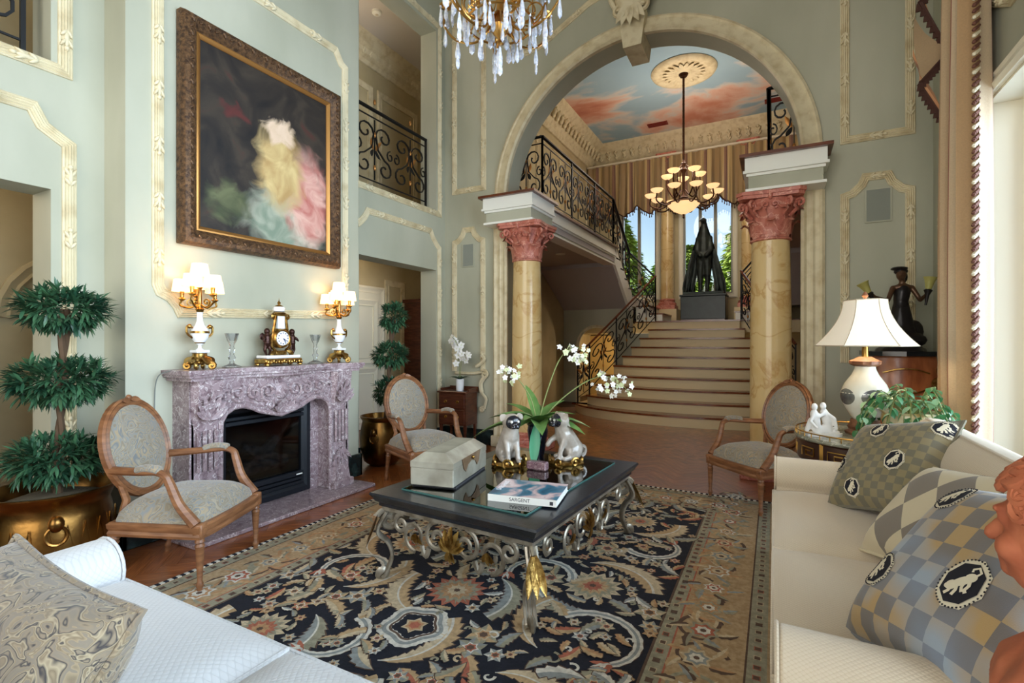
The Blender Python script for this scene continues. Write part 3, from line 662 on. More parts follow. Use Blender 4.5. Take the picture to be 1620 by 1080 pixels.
# ---- wrought iron railings
def rail(name, label, segs, group, top_m=iron, h=0.92, gold_n=2, bot=0.1):
    """segs: list of (p0, p1) base points of bays; posts at bay ends"""
    root = thing(name, label, 'railing', segs[0][0], 0, group); O = Vector(segs[0][0]); posts = []
    for bi, (p0, p1) in enumerate(segs):
        p0 = Vector(p0)-O; p1 = Vector(p1)-O; e1 = p1-p0; Lh = hypot(e1.x, e1.y); U = Vector((0,0,1))
        nn = Vector((-e1.y, e1.x, 0)).normalized()
        def mp(u, w, off=0.0): return p0+e1*u+U*w+nn*off
        for q in (p0, p1):
            if all((q-r_).length > 0.02 for r_ in posts):
                posts.append(q); MB().tube([q, q+U*(h+0.0)], 0.017, 4).build('post', iron, root, smooth=0)
        MB().tube([mp(0, h), mp(1, h)], 0.027, 6, sq=0.7).build('top_rail', top_m, root)
        MB().tube([mp(0, h-0.09), mp(1, h-0.09)], 0.009, 4).build('rail', iron, root, smooth=0)
        MB().tube([mp(0, bot), mp(1, bot)], 0.009, 4).build('bottom_rail', iron, root, smooth=0)
        nb = max(1, round(Lh/0.52)); cwid = 1.0/nb; asp = Lh/nb
        for k in range(nb):
            u0 = k*cwid
            def q2(x, y): return mp(u0+cwid*(0.5+x/asp), bot+0.02+y)       # x in metres from bay centre
            hh = h-0.09-bot-0.04; w = asp*0.48
            for sg in (-1, 1):
                # big S scroll, small C scrolls
                pts = [(sg*(w*0.55+w*0.42*cos(a)*(1-t*0.75)), hh*0.22+hh*0.17*sin(a)*(1-t*0.75)) for t, a in [(i/12, pi*0.5-2.2*pi*i/12) for i in range(12, -1, -1)]]
                pts += [(sg*w*0.18, hh*0.52)]+[(sg*(w*0.5+w*0.45*cos(a)*(1-t*0.75)), hh*0.76+hh*0.17*sin(a)*(1-t*0.75)) for t, a in [(i/12, pi+(-2.2)*pi*i/12) for i in range(13)]]
                MB().tube([q2(*p) for p in pts], 0.0115, 4).build('scroll', iron, root)
                c_ = [(sg*(w*0.86+w*0.2*cos(a)*(1-t*0.7)), hh*0.5+hh*0.1*sin(a)*(1-t*0.7)) for t, a in [(i/10, pi*0.5+2.2*pi*i/10) for i in range(11)]]
                MB().tube([q2(*p) for p in c_], 0.0095, 4).build('scroll', iron, root)
            MB().tube([q2(0, 0), q2(0, hh)], 0.008, 4).build('baluster', iron, root, smooth=0)
            for sg in (-1, 1):
                for (x, y, dx, dy, l_) in ((sg*0.02, hh*0.5, sg*0.5, 0.9, 0.14), (sg*0.02, hh*0.5, sg*0.5, -0.9, 0.12)):
                    a_ = q2(x, y); b_ = q2(x+dx*l_, y+dy*l_); MB().leaf(a_, b_-a_, nn, l_, 0.05, 0.2, 4).build('gilt_leaf' if dy > 0 else 'iron_leaf', goldleaf if dy > 0 else iron, root)
            for j in range(gold_n): MB().ell(q2(0, hh*(0.2+0.55*j)), (0.018, 0.018, 0.035), 6, 4).build('gilt_bud', goldleaf, root)
    return root
zb = Z2+0.03
RX0, RX1, RY = -2.72, -0.05, 6.02
def bays(x, y0, y1, n): return [((x, y0+(y1-y0)*i/n, zb), (x, y0+(y1-y0)*(i+1)/n, zb)) for i in range(n)]
rail('railing', 'black scrolled iron railing along the left balcony edge', bays(RX0, RY, BY1, 3), 'wrought iron railings')
rail('railing', 'short black iron railing inside the arch above the left capital', [((HX0+0.05, RY, zb), (RX0, RY, zb))], 'wrought iron railings')
rail('railing', 'black iron railing along the right balcony edge above the right capital', bays(RX1, RY, BY1, 3), 'wrought iron railings')
rail('railing', 'short black iron railing inside the arch above the right capital', [((RX1, RY, zb), (HX1-0.05, RY, zb))], 'wrought iron railings')
ye = BY1+1.2
def brass_rail(): return iron
rail('stair_railing', 'black iron railing descending from left balcony to the landing newel', [((RX0, BY1, zb), (RX0, ye, 2.32)), ((RX0, ye, 2.32), (AX-0.82, 10.68, ZL))], 'wrought iron railings')
rail('stair_railing', 'black iron railing at the right side of the landing', [((RX1, BY1, zb), (RX1, ye, 2.32)), ((RX1, ye, 2.32), (AX+0.84, 10.68, ZL))], 'wrought iron railings')
def sp(k): return (AX-hw[k]+0.03, front(k, -hw[k]+0.05)+0.12, rz_*(k+1))
a, m1, m2, e_ = sp(1), sp(4), sp(6), (AX-0.82, 10.68, ZL)
rail('stair_railing', 'black iron railing with wooden handrail up the main stairs', [((AX-hw[0]+0.1, front(0, -hw[0]+0.1)+0.06, rz_), a), (a, m1), (m1, e_)], 'wrought iron railings', top_m=wood_rail, h=0.95)
a2 = (2*AX-a[0], a[1], a[2]); m12 = (2*AX-m1[0], m1[1], m1[2]); e2_ = (2*AX-e_[0], e_[1], e_[2])
rail('stair_railing', 'black iron railing of the main stairs behind the right marble column', [(a2, m12), (m12, e2_)], 'wrought iron railings', top_m=wood_rail, h=0.95)
# gallery railings in the left wall openings
rail('gallery_railing', 'black iron gallery railing with gold leaves right of the painting', [((XL-0.1, 4.03, 3.1), (XL-0.1, 5.3, 3.1))], 'gallery railings', gold_n=3)
rail('gallery_railing', 'black iron gallery railing in the opening left of the painting', [((XL-0.1, 0.06, 3.1), (XL-0.1, 1.3, 3.1))], 'gallery railings', gold_n=3)
# hall wall panels
HWL = lambda y, z: (HX0, y, z)
for y0, y1 in ((6.3, 7.3), (7.6, 8.6)):
    moulding([HWL(y0, 0.5), HWL(y1, 0.5), HWL(y1, 2.2), HWL(y1-0.12, 2.32), HWL(y0+0.12, 2.32), HWL(y0, 2.2)], NX, True)
    moulding(rect(HWL, y0, y1, 3.5, 5.5), NX, True)
moulding(rect(HWL, 9.0, 10.2, 3.5, 5.5), NX, True); moulding(rect(HWL, 10.5, 12.0, 3.5, 5.5), NX, True)
# striped silk valance with scalloped, fringed hem
silk = mat('striped_silk', (160,134,94), 0.55); N, L, b = nodes(silk); tc = N['Texture Coordinate']
sx = N.new('ShaderNodeSeparateXYZ'); L.new(tc.outputs['UV'], sx.inputs[0])
fr = math_node(N, L, 'FRACT', math_node(N, L, 'MULTIPLY', sx.outputs[0], 1.0))
rs = ramp(N, [(0.0, (150,124,86)), (0.3, (182,158,112)), (0.45, (134,100,80)), (0.55, (108,76,66)), (0.62, (182,158,112)), (0.85, (134,112,78))], 'CONSTANT'); L.new(fr, rs.inputs[0]); L.new(rs.outputs[0], b.inputs['Base Color'])
b.inputs['Sheen Weight'].default_value = 0.3
brownf = mat('brown_fringe', (72,44,36), 0.8)
def uvgrid(o, nu, nv, su, sv):
    me = o.data; uv = me.uv_layers.new(name='UVMap')
    for lp in me.loops:
        i, j = divmod(lp.vertex_index, nv); uv.data[lp.index].uv = (i/(nu-1)*su, j/(nv-1)*sv)
va = thing('valance', 'striped silk valance with scalloped fringe over the stair windows', 'valance', (AX, 12.0, 5.7))
nu, nv = 220, 8
def vfn(u, v):
    x = -2.75+5.5*u; sc = abs(((u*9) % 1)-0.5)*2
    drop = 1.3-0.22*sc**1.5
    y = -0.06*cos(u*2*pi*27)*(0.4+0.6*v)-0.03*cos(u*2*pi*61)*v
    return (x, y, -v*drop)
o = MB().grid(vfn, nu, nv).build('silk', silk, va); uvgrid(o, nu, nv, 13.0, 1)
mb = MB(); hem = [Vector(vfn(i/219, 1.0)) for i in range(220)]; mb.tube(hem, 0.018, 4)
for p in hem[::2]: mb.tube([p, p+Vector((0, 0.0, -0.09))], [0.006, 0.016], 4)
mb.build('fringe', brownf, va, kind='stuff')
MB().box(-2.78, 2.78, -0.05, 0.4, -0.01, 0.03).build('pelmet_board', shade_white, va, smooth=0)
# ---- ceiling medallion and alabaster chandelier
md = thing('ceiling_medallion', 'round cream and gold plaster medallion on the painted ceiling', 'medallion', (-1.47, 9.55, 6.31))
MB().lathe([(0.0, -0.05), (0.1, -0.05), (0.14, -0.03), (0.36, -0.02), (0.4, -0.035), (0.44, -0.045), (0.5, -0.05), (0.56, -0.03), (0.58, 0.0)], 48).build('disc', cream, md)
mb = MB()
for k in range(20): a = 2*pi*k/20; mb.leaf((0.12*cos(a), 0.12*sin(a), -0.03), (cos(a), sin(a), -0.02), (0,0,-1), 0.27, 0.085, -0.05, 5)
mb.build('leaf_rosette', cream, md)
bronze_ch = mat('dark_bronze', (70,44,30), 0.4, 0.8)
alab = mat('alabaster_shade', (252,222,176), 0.4, emit=(255,206,148), estr=0.95, col2=(246,196,136), scale=6)
ch = thing('alabaster_chandelier', 'bronze chandelier with glowing alabaster bowls in the stair hall', 'chandelier', (-1.47, 9.55, 0))
mb = MB(); mb.lathe([(0.0, 6.2), (0.06, 6.21), (0.085, 6.25), (0.085, 6.27)], 20); mb.build('ceiling_rose', bronze_ch, ch)
mb = MB()
for k in range(28):
    z = 6.2-k*0.058; R_ = Matrix.Rotation(k*pi/2, 4, 'Z'); mb.tube([R_ @ Vector((0.016*cos(a), 0, 0.04*sin(a)))+Vector((0,0,z-0.03)) for a in [2*pi*i/8 for i in range(8)]], 0.008, 4, closed=True)
mb.tube([(0,0,6.2), (0,0,4.6)], 0.02, 6); mb.build('chain', bronze_ch, ch)
mb = MB(); mb.lathe([(0.0, 4.66), (0.05, 4.62), (0.03, 4.55), (0.07, 4.5), (0.03, 4.44), (0.02, 4.1), (0.05, 4.02), (0.09, 3.98), (0.05, 3.92), (0.3, 3.9), (0.31, 3.88), (0.0, 3.86)], 20)
for k in range(3):
    a = 2*pi*k/3; d = Vector((cos(a), sin(a), 0)); mb.tube(bez([d*0.03+Vector((0,0,4.6)), d*0.16+Vector((0,0,4.45)), d*0.16+Vector((0,0,4.2)), d*0.26+Vector((0,0,3.9))], 6), 0.012, 5)
mb.build('stem', bronze_ch, ch)
def arm_bowl(a, r, z, r0, z0):
    d = Vector((cos(a), sin(a), 0)); U = Vector((0,0,1))
    MB().tube(bez([d*r0+U*z0, d*(r0+(r-r0)*0.5)+U*(z0-0.1), d*r+U*(z-0.14), d*r+U*z], 6), 0.014, 5).build('arm', bronze_ch, ch)
    mb = MB(); mb.lathe([(0.0, 0.0), (0.05, 0.01), (0.09, 0.035), (0.112, 0.07), (0.108, 0.07), (0.08, 0.04), (0.0, 0.02)], 18, d*r+U*z); mb.build('alabaster_bowl', alab, ch)
for k in range(10): arm_bowl(2*pi*k/10+0.2, 0.58, 4.02, 0.2, 3.92)
for k in range(5): arm_bowl(2*pi*k/5+0.5, 0.3, 4.38, 0.05, 4.12)
MB().lathe([(0.0, 3.68), (0.04, 3.69), (0.18, 3.76), (0.29, 3.87), (0.28, 3.87), (0.17, 3.78), (0.0, 3.72)], 28).build('centre_bowl', alab, ch)
MB().lathe([(0.0, 3.6), (0.02, 3.63), (0.01, 3.66), (0.025, 3.69)], 10).build('finial', bronze_ch, ch)
l = bpy.data.lights.new('chandelier_glow', 'POINT'); l.energy = 105; l.color = (1, 0.86, 0.7); l.shadow_soft_size = 0.65; o = bpy.data.objects.new('chandelier_glow', l); C.objects.link(o); o.location = (-1.47, 9.55, 4.7)
# ---- winged bronze on its dark pedestal
pd = thing('statue_pedestal', 'low dark green marble pedestal under the bronze on the landing', 'pedestal', (-1.37, 11.75, ZL))
blackstone = mat('black_green_marble', (14,22,22), 0.35, col2=(26,38,36), scale=7)
MB().box(-0.46, 0.46, -0.3, 0.3, 0.06, 0.56, b=0.01).build('body', blackstone, pd, smooth=0)
MB().box(-0.44, 0.44, -0.28, 0.28, 0.0, 0.06).build('foot', wood_rail, pd, smooth=0)
MB().box(-0.48, 0.48, -0.32, 0.32, 0.56, 0.6, b=0.008).build('cap', blackstone, pd, smooth=0)
bz = mat('bronze_patina', (52,60,56), 0.45, 0.5, col2=(30,34,34), scale=8, bump=0.1, bscale=20)
sv = thing('winged_bronze', 'tall dark bronze winged figure standing before the stair window', 'statue', (-1.37, 11.75, ZL+0.6))
mb = MB(); mb.box(-0.42, 0.42, -0.24, 0.24, 0.0, 0.06); mb.build('base', bz, sv, smooth=0)
mb = MB()
for sg in (-1, 1):
    mb.cap((sg*0.07, -0.06, 0.06), (sg*0.075, -0.05, 0.42), 0.04, 0.065); mb.cap((sg*0.075, -0.05, 0.42), (sg*0.06, 0, 0.85), 0.075, 0.12); mb.ell((sg*0.075, -0.12, 0.08), (0.045, 0.1, 0.035))
    mb.cap((sg*0.12, -0.02, 1.26), (sg*0.15, -0.08, 0.98), 0.06, 0.05); mb.cap((sg*0.15, -0.08, 0.98), (sg*0.06, -0.16, 0.85), 0.05, 0.04)
mb.cap((0, 0, 0.85), (0, 0, 1.25), 0.17, 0.14); mb.cap((0, 0.0, 1.28), (0, -0.03, 1.58), 0.13, 0.065); mb.ell((-0.01, -0.06, 1.64), (0.07, 0.1, 0.07)); mb.cap((-0.03, -0.13, 1.65), (-0.1, -0.18, 1.6), 0.03, 0.01)
blob(mb, 'body', bz, sv, 0.016, 5)
for sg in (-1, 1):
    mb = MB()
    def wf(u, v, sg=sg):
        zz = 1.52-1.5*v; wd = 0.03+0.40*min(1, v*1.12)**0.95-0.16*max(0, v-0.82)
        x = 0.04+wd*(u*0.75+0.25) if v < 0.6 else 0.04+wd*(0.42+u*0.58)
        return (sg*(x), 0.12-0.22*u*u+0.05*sin(u*14)*v, zz)
    mb.grid(wf, 12, 12); mb.grid(lambda u, v: Vector(wf(1-u, v))+Vector((0, 0.05, 0)), 12, 12); w = mb.build('wing', bz, sv)
    for k in range(6):
        mb = MB(); u = 0.25+0.14*k; p = Vector(wf(min(1, u), 0.35))+Vector((0, -0.02, 0)); q = Vector(wf(min(1, u), 1.0)); mb.leaf(p, q-p, (0,-1,0), (q-p).length, 0.075, 0.03, 5); mb.build('feather', bz, w)
# ---- trees outside the stair windows
leafg = mat('conifer_green', (176,200,92), 0.7, col2=(104,140,58), scale=3, rand=0.15)
bark = mat('bark', (84,64,46), 0.9)
def conifer(x, y, h, r, label, seed):
    rr = random.Random(seed); t = thing('tree', label, 'tree', (x, y, -0.5), 0, 'trees outside the stair windows')
    MB().tube([(0,0,0), (0,0,h*0.95)], [0.16, 0.03], 8).build('trunk', bark, t)
    mb = MB()
    for k in range(4200):
        f = rr.random()**0.8; z = h*(0.12+0.86*f); R_ = r*(1-f)**0.7*(0.7+0.42*rr.random())+0.1; a = rr.random()*2*pi
        d = Vector((cos(a), sin(a), rr.uniform(-0.3, 0.5))); p = Vector((R_*cos(a), R_*sin(a), z))
        mb.leaf(p-d*0.12, d, (rr.uniform(-.5,.5), rr.uniform(-.5,.5), 1), rr.uniform(0.22, 0.42), rr.uniform(0.1, 0.18), 0.25, 3)
    mb.build('foliage', leafg, t, kind='stuff', smooth=0)
for k, (x, y, h, r, lb) in enumerate([(-4.75, 16.6, 6.2, 1.5, 'tall green conifer seen through left stair window'), (-3.3, 18.5, 5.2, 1.5, 'bushy green tree right behind the left stair window'), (-2.45, 16.8, 5.0, 1.2, 'green tree left of the statue outside the middle window'), (-0.62, 16.6, 6.0, 1.35, 'bright green tree right of the statue outside the middle window'), (1.4, 19.0, 6.2, 1.7, 'green conifer outside the right stair window')]):
    conifer(x, y, h, r, lb, 100+k)
struct(MB().box(-30, 30, HY1+0.3, 60, -0.6, -0.5).build('ground_outside', mat('lawn', (96,112,64), 0.9), smooth=0))
# ================================================================ FIREPLACE
YC = 2.68
hs_ = tag(MB().box(XBR+0.001, XBR+0.43, YC-0.8, YC+0.83, 0.0005, 0.03, b=0.006).build('hearth_slab', pink_marble, smooth=0), 'mauve marble hearth slab on the wood floor', 'hearth')
fp = thing('fireplace_mantel', 'carved mauve marble fireplace mantel with serpentine shelf', 'fireplace', (XBR+0.001, YC, 0.03))
top = [(-0.5, 0.66), (-0.495, 0.74), (-0.46, 0.80), (-0.40, 0.835), (-0.33, 0.84), (-0.26, 0.82), (-0.19, 0.785), (-0.12, 0.765), (-0.06, 0.75), (0, 0.735)]
topR = [(-y, z) for y, z in reversed(top[:-1])]
poly = [(-0.70, 0.0), (-0.50, 0.0)]+top+topR+[(0.50, 0.0), (0.70, 0.0), (0.70, 1.05), (-0.70, 1.05)]
MB().prism(poly, 0.03, 0.2, 'x').build('surround', pink_marble, fp, smooth=30)
edge = [(0.2, y, z) for y, z in [(-0.50, 0.0)]+top+topR+[(0.50, 0.0)]]
mb = MB(); mb.tube(edge, 0.02, 8); mb.tube([(x, y*1.09, z+0.045) for x, y, z in edge[1:-1]], 0.01, 6); mb.build('bead_moulding', pink_marble, fp)
# serpentine shelf
def shelf(s, y): return s+0.035*cos(y*7.6)+0.02*(1 if abs(y) > 0.6 else 0)
ys = [-0.79+1.58*i/60 for i in range(61)]
for k, (e, z0, z1) in enumerate(((-0.035, 1.05, 1.075), (-0.012, 1.075, 1.095), (0.0, 1.095, 1.125))):
    w = 1+e*1.2
    MB().prism([(shelf(0.28+e, y), y*w) for y in ys]+[(0.0, 0.79*w), (0.0, -0.79*w)], z0, z1, 'z').build('shelf_slab' if k == 2 else 'shelf_moulding', pink_marble, fp, smooth=40)
# legs : S-curved consoles with leaf carving
for sg in (-1, 1):
    def lf(u, v):
        z = 1.05*v; x = 0.2+0.045*(0.5+0.5*cos(v*2*pi))+0.03*max(0, v-0.7)/0.3+0.02*max(0, 0.15-v)/0.15
        y = (u-0.5)*(0.19+0.03*cos(v*2*pi)); ed = 1-max(0, abs(u-0.5)*2-0.75)*2.5
        return (0.18+(x-0.18)*ed, sg*0.605+y, z)
    leg = MB().grid(lf, 9, 18).build('leg', pink_marble, fp)
    for j in range(7):
        a = radians(-60+20*j); MB().leaf((0.262, sg*0.605, 0.78), (0.02, sin(a), cos(a)), (1,0,0), 0.2-0.012*abs(j-3)*2, 0.05, -0.12, 4).build('acanthus_leaf', pink_marble, leg)
    for j in range(5):
        a = radians(-50+25*j); MB().leaf((0.225, sg*0.605, 0.36), (0.0, sin(a)*0.8, -cos(a)), (1,0,0), 0.16, 0.04, -0.1, 4).build('acanthus_leaf', pink_marble, leg)
    for j in range(4): MB().tube([(0.225, sg*0.605-0.06+0.04*j, 0.42), (0.225, sg*0.605-0.06+0.04*j, 0.7)], 0.014, 5).build('flute', pink_marble, leg)
    mb = MB(); mb.box(0.0, 0.2, sg*0.7-0.015, sg*0.7+0.015, 0.0, 1.05); mb.build('side_panel', pink_marble, fp, smooth=0)
    MB().box(0.0, 0.27, sg*0.605-0.115, sg*0.605+0.115, 0.0, 0.07, b=0.008).build('foot', pink_marble, fp, smooth=0)
for y0, y1 in ((-0.52, -0.436), (0.406, 0.52)): MB().box(0.002, 0.045, y0, y1, 0.0, 0.86).build('inner_slip', pink_marble, fp, smooth=0)
MB().box(0.002, 0.045, -0.436, 0.406, 0.815, 0.86).build('inner_slip', pink_marble, fp, smooth=0)
# frieze carving : shell, C-scrolls, foliage
def P3(y, z): return (0.215, y, z)
for j in range(7):
    a = radians(-66+22*j); MB().leaf((0.225, 0, 0.76), (0.1, sin(a), cos(a)), (1,0,0), 0.13, 0.05, -0.25, 4).build('shell_rib', pink_marble, fp)
for sg in (-1, 1):
    for (y, z, r0, a0, tn) in ((0.12, 0.93, 0.08, -pi/2, 1.4), (0.24, 0.93, 0.06, pi/2, -1.3), (0.37, 0.94, 0.07, -pi*0.7, 1.4), (0.47, 0.95, 0.05, pi*0.4, -1.3), (0.1, 0.82, 0.04, 0, 1.2)):
        MB().tube(spiral((0.21, sg*y, z), r0, r0*0.25, a0 if sg > 0 else pi-a0, tn*sg, 20, (0,1,0), (0,0,1)), 0.014, 6).build('scroll', pink_marble, fp)
    for (y, z, dy, dz, l_) in ((0.16, 0.86, 1, 0.5, 0.12), (0.3, 0.88, 1, 0.7, 0.12), (0.3, 0.98, 1, -0.1, 0.11), (0.42, 0.9, 1, 0.4, 0.1), (0.2, 1.0, 1, -0.2, 0.1), (0.06, 0.9, 0.4, 1, 0.12)):
        MB().leaf((0.205, sg*y, z), (0.15, sg*dy, dz), (1,0,0), l_, 0.05, 0.25, 4).build('acanthus_leaf', pink_marble, fp)
MB().ell((0.2, 0, 0.93), (0.03, 0.07, 0.075), 14, 8).build('cartouche', pink_marble, fp)
# gas insert
blk = mat('black_enamel', (30,34,40), 0.38, 0.2); blkg = thin_glass('smoked_glass', (170,176,184), 0.14, 0.06)
fi = thing('fireplace_insert', 'black metal gas fireplace insert with glass front and logs', 'fireplace', (XBR, YC, 0.03))
mb = MB(); pr = [(-0.45, 0.01), (0.45, 0.01), (0.45, 0.83), (-0.45, 0.83)]
mb.sweep([(0.006, -0.395, 0.05), (0.006, 0.365, 0.05), (0.006, 0.365, 0.80), (0.006, -0.395, 0.80)], [(-0.04, 0), (-0.04, 0.05), (0.0, 0.055), (0.02, 0.045), (0.04, 0.03), (0.04, 0)], NX, True); mb.build('frame', blk, fi, smooth=0)
MB().box(0.008, 0.02, -0.37, 0.34, 0.2, 0.66).build('glass_front', blkg, fi, smooth=0)
for z0, z1 in ((0.08, 0.105), (0.115, 0.14), (0.15, 0.19), (0.67, 0.7), (0.71, 0.735)): MB().box(0.008, 0.055, -0.37, 0.34, z0, z1, b=0.004).build('louvre', blk, fi, smooth=0)
mb = MB(); mb.box(-0.25, -0.235, -0.385, 0.35, 0.04, 0.8); mb.box(-0.25, 0, -0.40, -0.385, 0.04, 0.8); mb.box(-0.25, 0, 0.34, 0.355, 0.04, 0.8); mb.box(-0.25, 0, -0.385, 0.35, 0.03, 0.045); mb.build('firebox', blk, fi, smooth=0)
logm = mat('ceramic_log', (150,140,128), 0.9, col2=(52,46,42), scale=20, bump=0.4)
for p0, p1, r in (((-0.07, -0.28, 0.27), (-0.08, 0.25, 0.29), 0.055), ((-0.06, -0.08, 0.3), (-0.07, 0.16, 0.5), 0.045), ((-0.05, 0.18, 0.3), (-0.1, -0.14, 0.46), 0.04)): MB().tube([p0, tuple((a+b_)/2+0.01 for a, b_ in zip(p0, p1)), p1], [r, r*1.1, r*0.9], 8).build('log', logm, fi)
MB().box(0.0555, 0.058, 0.26, 0.32, 0.162, 0.172).build('badge', white, fi, smooth=0)
# ---- painting: dark canvas with soft pale, rose and green masses in a carved gilt frame
frame_m = mat('antique_gilt_frame', (112,82,54), 0.45, 0.45, col2=(60,42,30), scale=40, bump=0.5, bscale=120)
frame_in = mat('gilt_slip', (170,122,66), 0.4, 0.7)
canvas = mat('painted_canvas', (30,24,22), 0.6); N, L, b = nodes(canvas); tc = N['Texture Coordinate']
nz = N.new('ShaderNodeTexNoise'); nz.inputs['Scale'].default_value = 3.2; nz.inputs['Detail'].default_value = 8; nz.inputs['Distortion'].default_value = 1.2; L.new(tc.outputs['Object'], nz.inputs['Vector'])
cur = ramp(N, [(0.3, (20,18,20)), (0.5, (40,34,30)), (0.62, (56,48,40)), (0.75, (72,40,34))]); L.new(nz.outputs[0], cur.inputs[0]); cur = cur.outputs[0]
nz2 = N.new('ShaderNodeTexNoise'); nz2.inputs['Scale'].default_value = 5; nz2.inputs['Detail'].default_value = 8; nz2.inputs['Distortion'].default_value = 1.0; L.new(tc.outputs['Object'], nz2.inputs['Vector'])
def patch(cur, c, r, col, soft=0.5, col2=None):
    mp_ = N.new('ShaderNodeMapping'); mp_.vector_type = 'POINT'
    mp_.inputs['Scale'].default_value = (0, 1/r[0], 1/r[1]); mp_.inputs['Location'].default_value = (0, -c[0]/r[0], -c[1]/r[1])
    mxv = N.new('ShaderNodeMix'); mxv.data_type = 'RGBA'; mxv.blend_type = 'LINEAR_LIGHT'; mxv.inputs[0].default_value = 0.16; L.new(tc.outputs['Object'], mxv.inputs[6]); L.new(nz2.outputs['Color'], mxv.inputs[7])
    L.new(mxv.outputs[2], mp_.inputs[0]); ln = N.new('ShaderNodeVectorMath'); ln.operation = 'LENGTH'; L.new(mp_.outputs[0], ln.inputs[0])
    rr = ramp(N, [(1-soft, (255,255,255)), (1.0, (0,0,0))]); L.new(ln.outputs['Value'], rr.inputs[0])
    cc = ramp(N, [(0.35, col), (0.65, col2 or col)]); L.new(nz2.outputs[0], cc.inputs[0])
    mx = N.new('ShaderNodeMix'); mx.data_type = 'RGBA'; L.new(rr.outputs[0], mx.inputs[0]); L.new(cur, mx.inputs[6]); L.new(cc.outputs[0], mx.inputs[7]); return mx.outputs[2]
for c_, r_, c1, c2 in (((0.16, -0.52), (0.46, 0.36), (120,134,116), (176,176,158)), ((0.38, -0.26), (0.28, 0.48), (176,100,92), (214,170,156)), ((0.1, -0.06), (0.26, 0.42), (206,182,128), (172,140,90)), ((-0.35, -0.45), (0.2, 0.16), (62,70,46), (96,100,70)),
                       ((0.1, 0.24), (0.16, 0.13), (222,196,172), (206,178,150)), ((-0.3, 0.28), (0.14, 0.07), (92,40,36), (74,34,32))):
    cur = patch(cur, c_, r_, c1, 0.45, c2)
L.new(cur, b.inputs['Base Color'])
pt = thing('painting', 'large dark oil painting in a carved gilt frame over the mantel', 'painting', (XBR+0.012, 2.70, 2.86))
W2, H2 = 0.715, 0.82
mb = MB(); mb.box(0.0, 0.03, -W2+0.12, W2-0.12, -H2+0.12, H2-0.12); mb.build('canvas', canvas, pt, smooth=0)
q = 0.055
mb = MB(); mb.sweep([(0, -W2+q, -H2+q), (0, W2-q, -H2+q), (0, W2-q, H2-q), (0, -W2+q, H2-q)], [(-0.055, 0), (-0.055, 0.05), (-0.04, 0.085), (-0.01, 0.095), (0.025, 0.08), (0.045, 0.055), (0.055, 0.05), (0.055, 0)], NX, True); fo = mb.build('frame', frame_m, pt)
q2_ = 0.125
mb = MB(); mb.sweep([(0, -W2+q2_, -H2+q2_), (0, W2-q2_, -H2+q2_), (0, W2-q2_, H2-q2_), (0, -W2+q2_, H2-q2_)], [(-0.018, 0), (-0.018, 0.05), (-0.006, 0.056), (0.006, 0.048), (0.018, 0.036), (0.018, 0)], NX, True); mb.build('slip', frame_in, pt)
lm = MB(); lm.leaf((0, -0.02, 0.085), (0, 1, 0.4), (1,0,0), 0.05, 0.03, -0.2, 3); lm.leaf((0, 0.02, 0.085), (0, -1, 0.4), (1,0,0), 0.05, 0.03, -0.2, 3); lm.ell((0.0, 0, 0.0), (0.0, 0.0, 0.0), 4, 3)
lsrc = MB(); lsrc.ell((0.09, 0, 0), (0.014, 0.022, 0.013), 6, 4, Matrix.Rotation(radians(35), 3, 'X')); src = None
for k in range(100):
    per = 2*(2*W2+2*H2)-8*q; s_ = per*k/100; w_, h_ = 2*(W2-q), 2*(H2-q)
    if s_ < w_: p = (-W2+q+s_, -H2+q)
    elif s_ < w_+h_: p = (W2-q, -H2+q+s_-w_)
    elif s_ < 2*w_+h_: p = (W2-q-(s_-w_-h_), H2-q)
    else: p = (-W2+q, H2-q-(s_-2*w_-h_))
    M = Matrix.Translation((0, p[0], p[1])) @ Matrix.Rotation(radians(90*(k % 2)), 4, 'X')
    if src is None: src = lsrc.build('carved_leaf', frame_m, fo); src.matrix_basis = M
    else: inst('carved_leaf', src, fo, M)
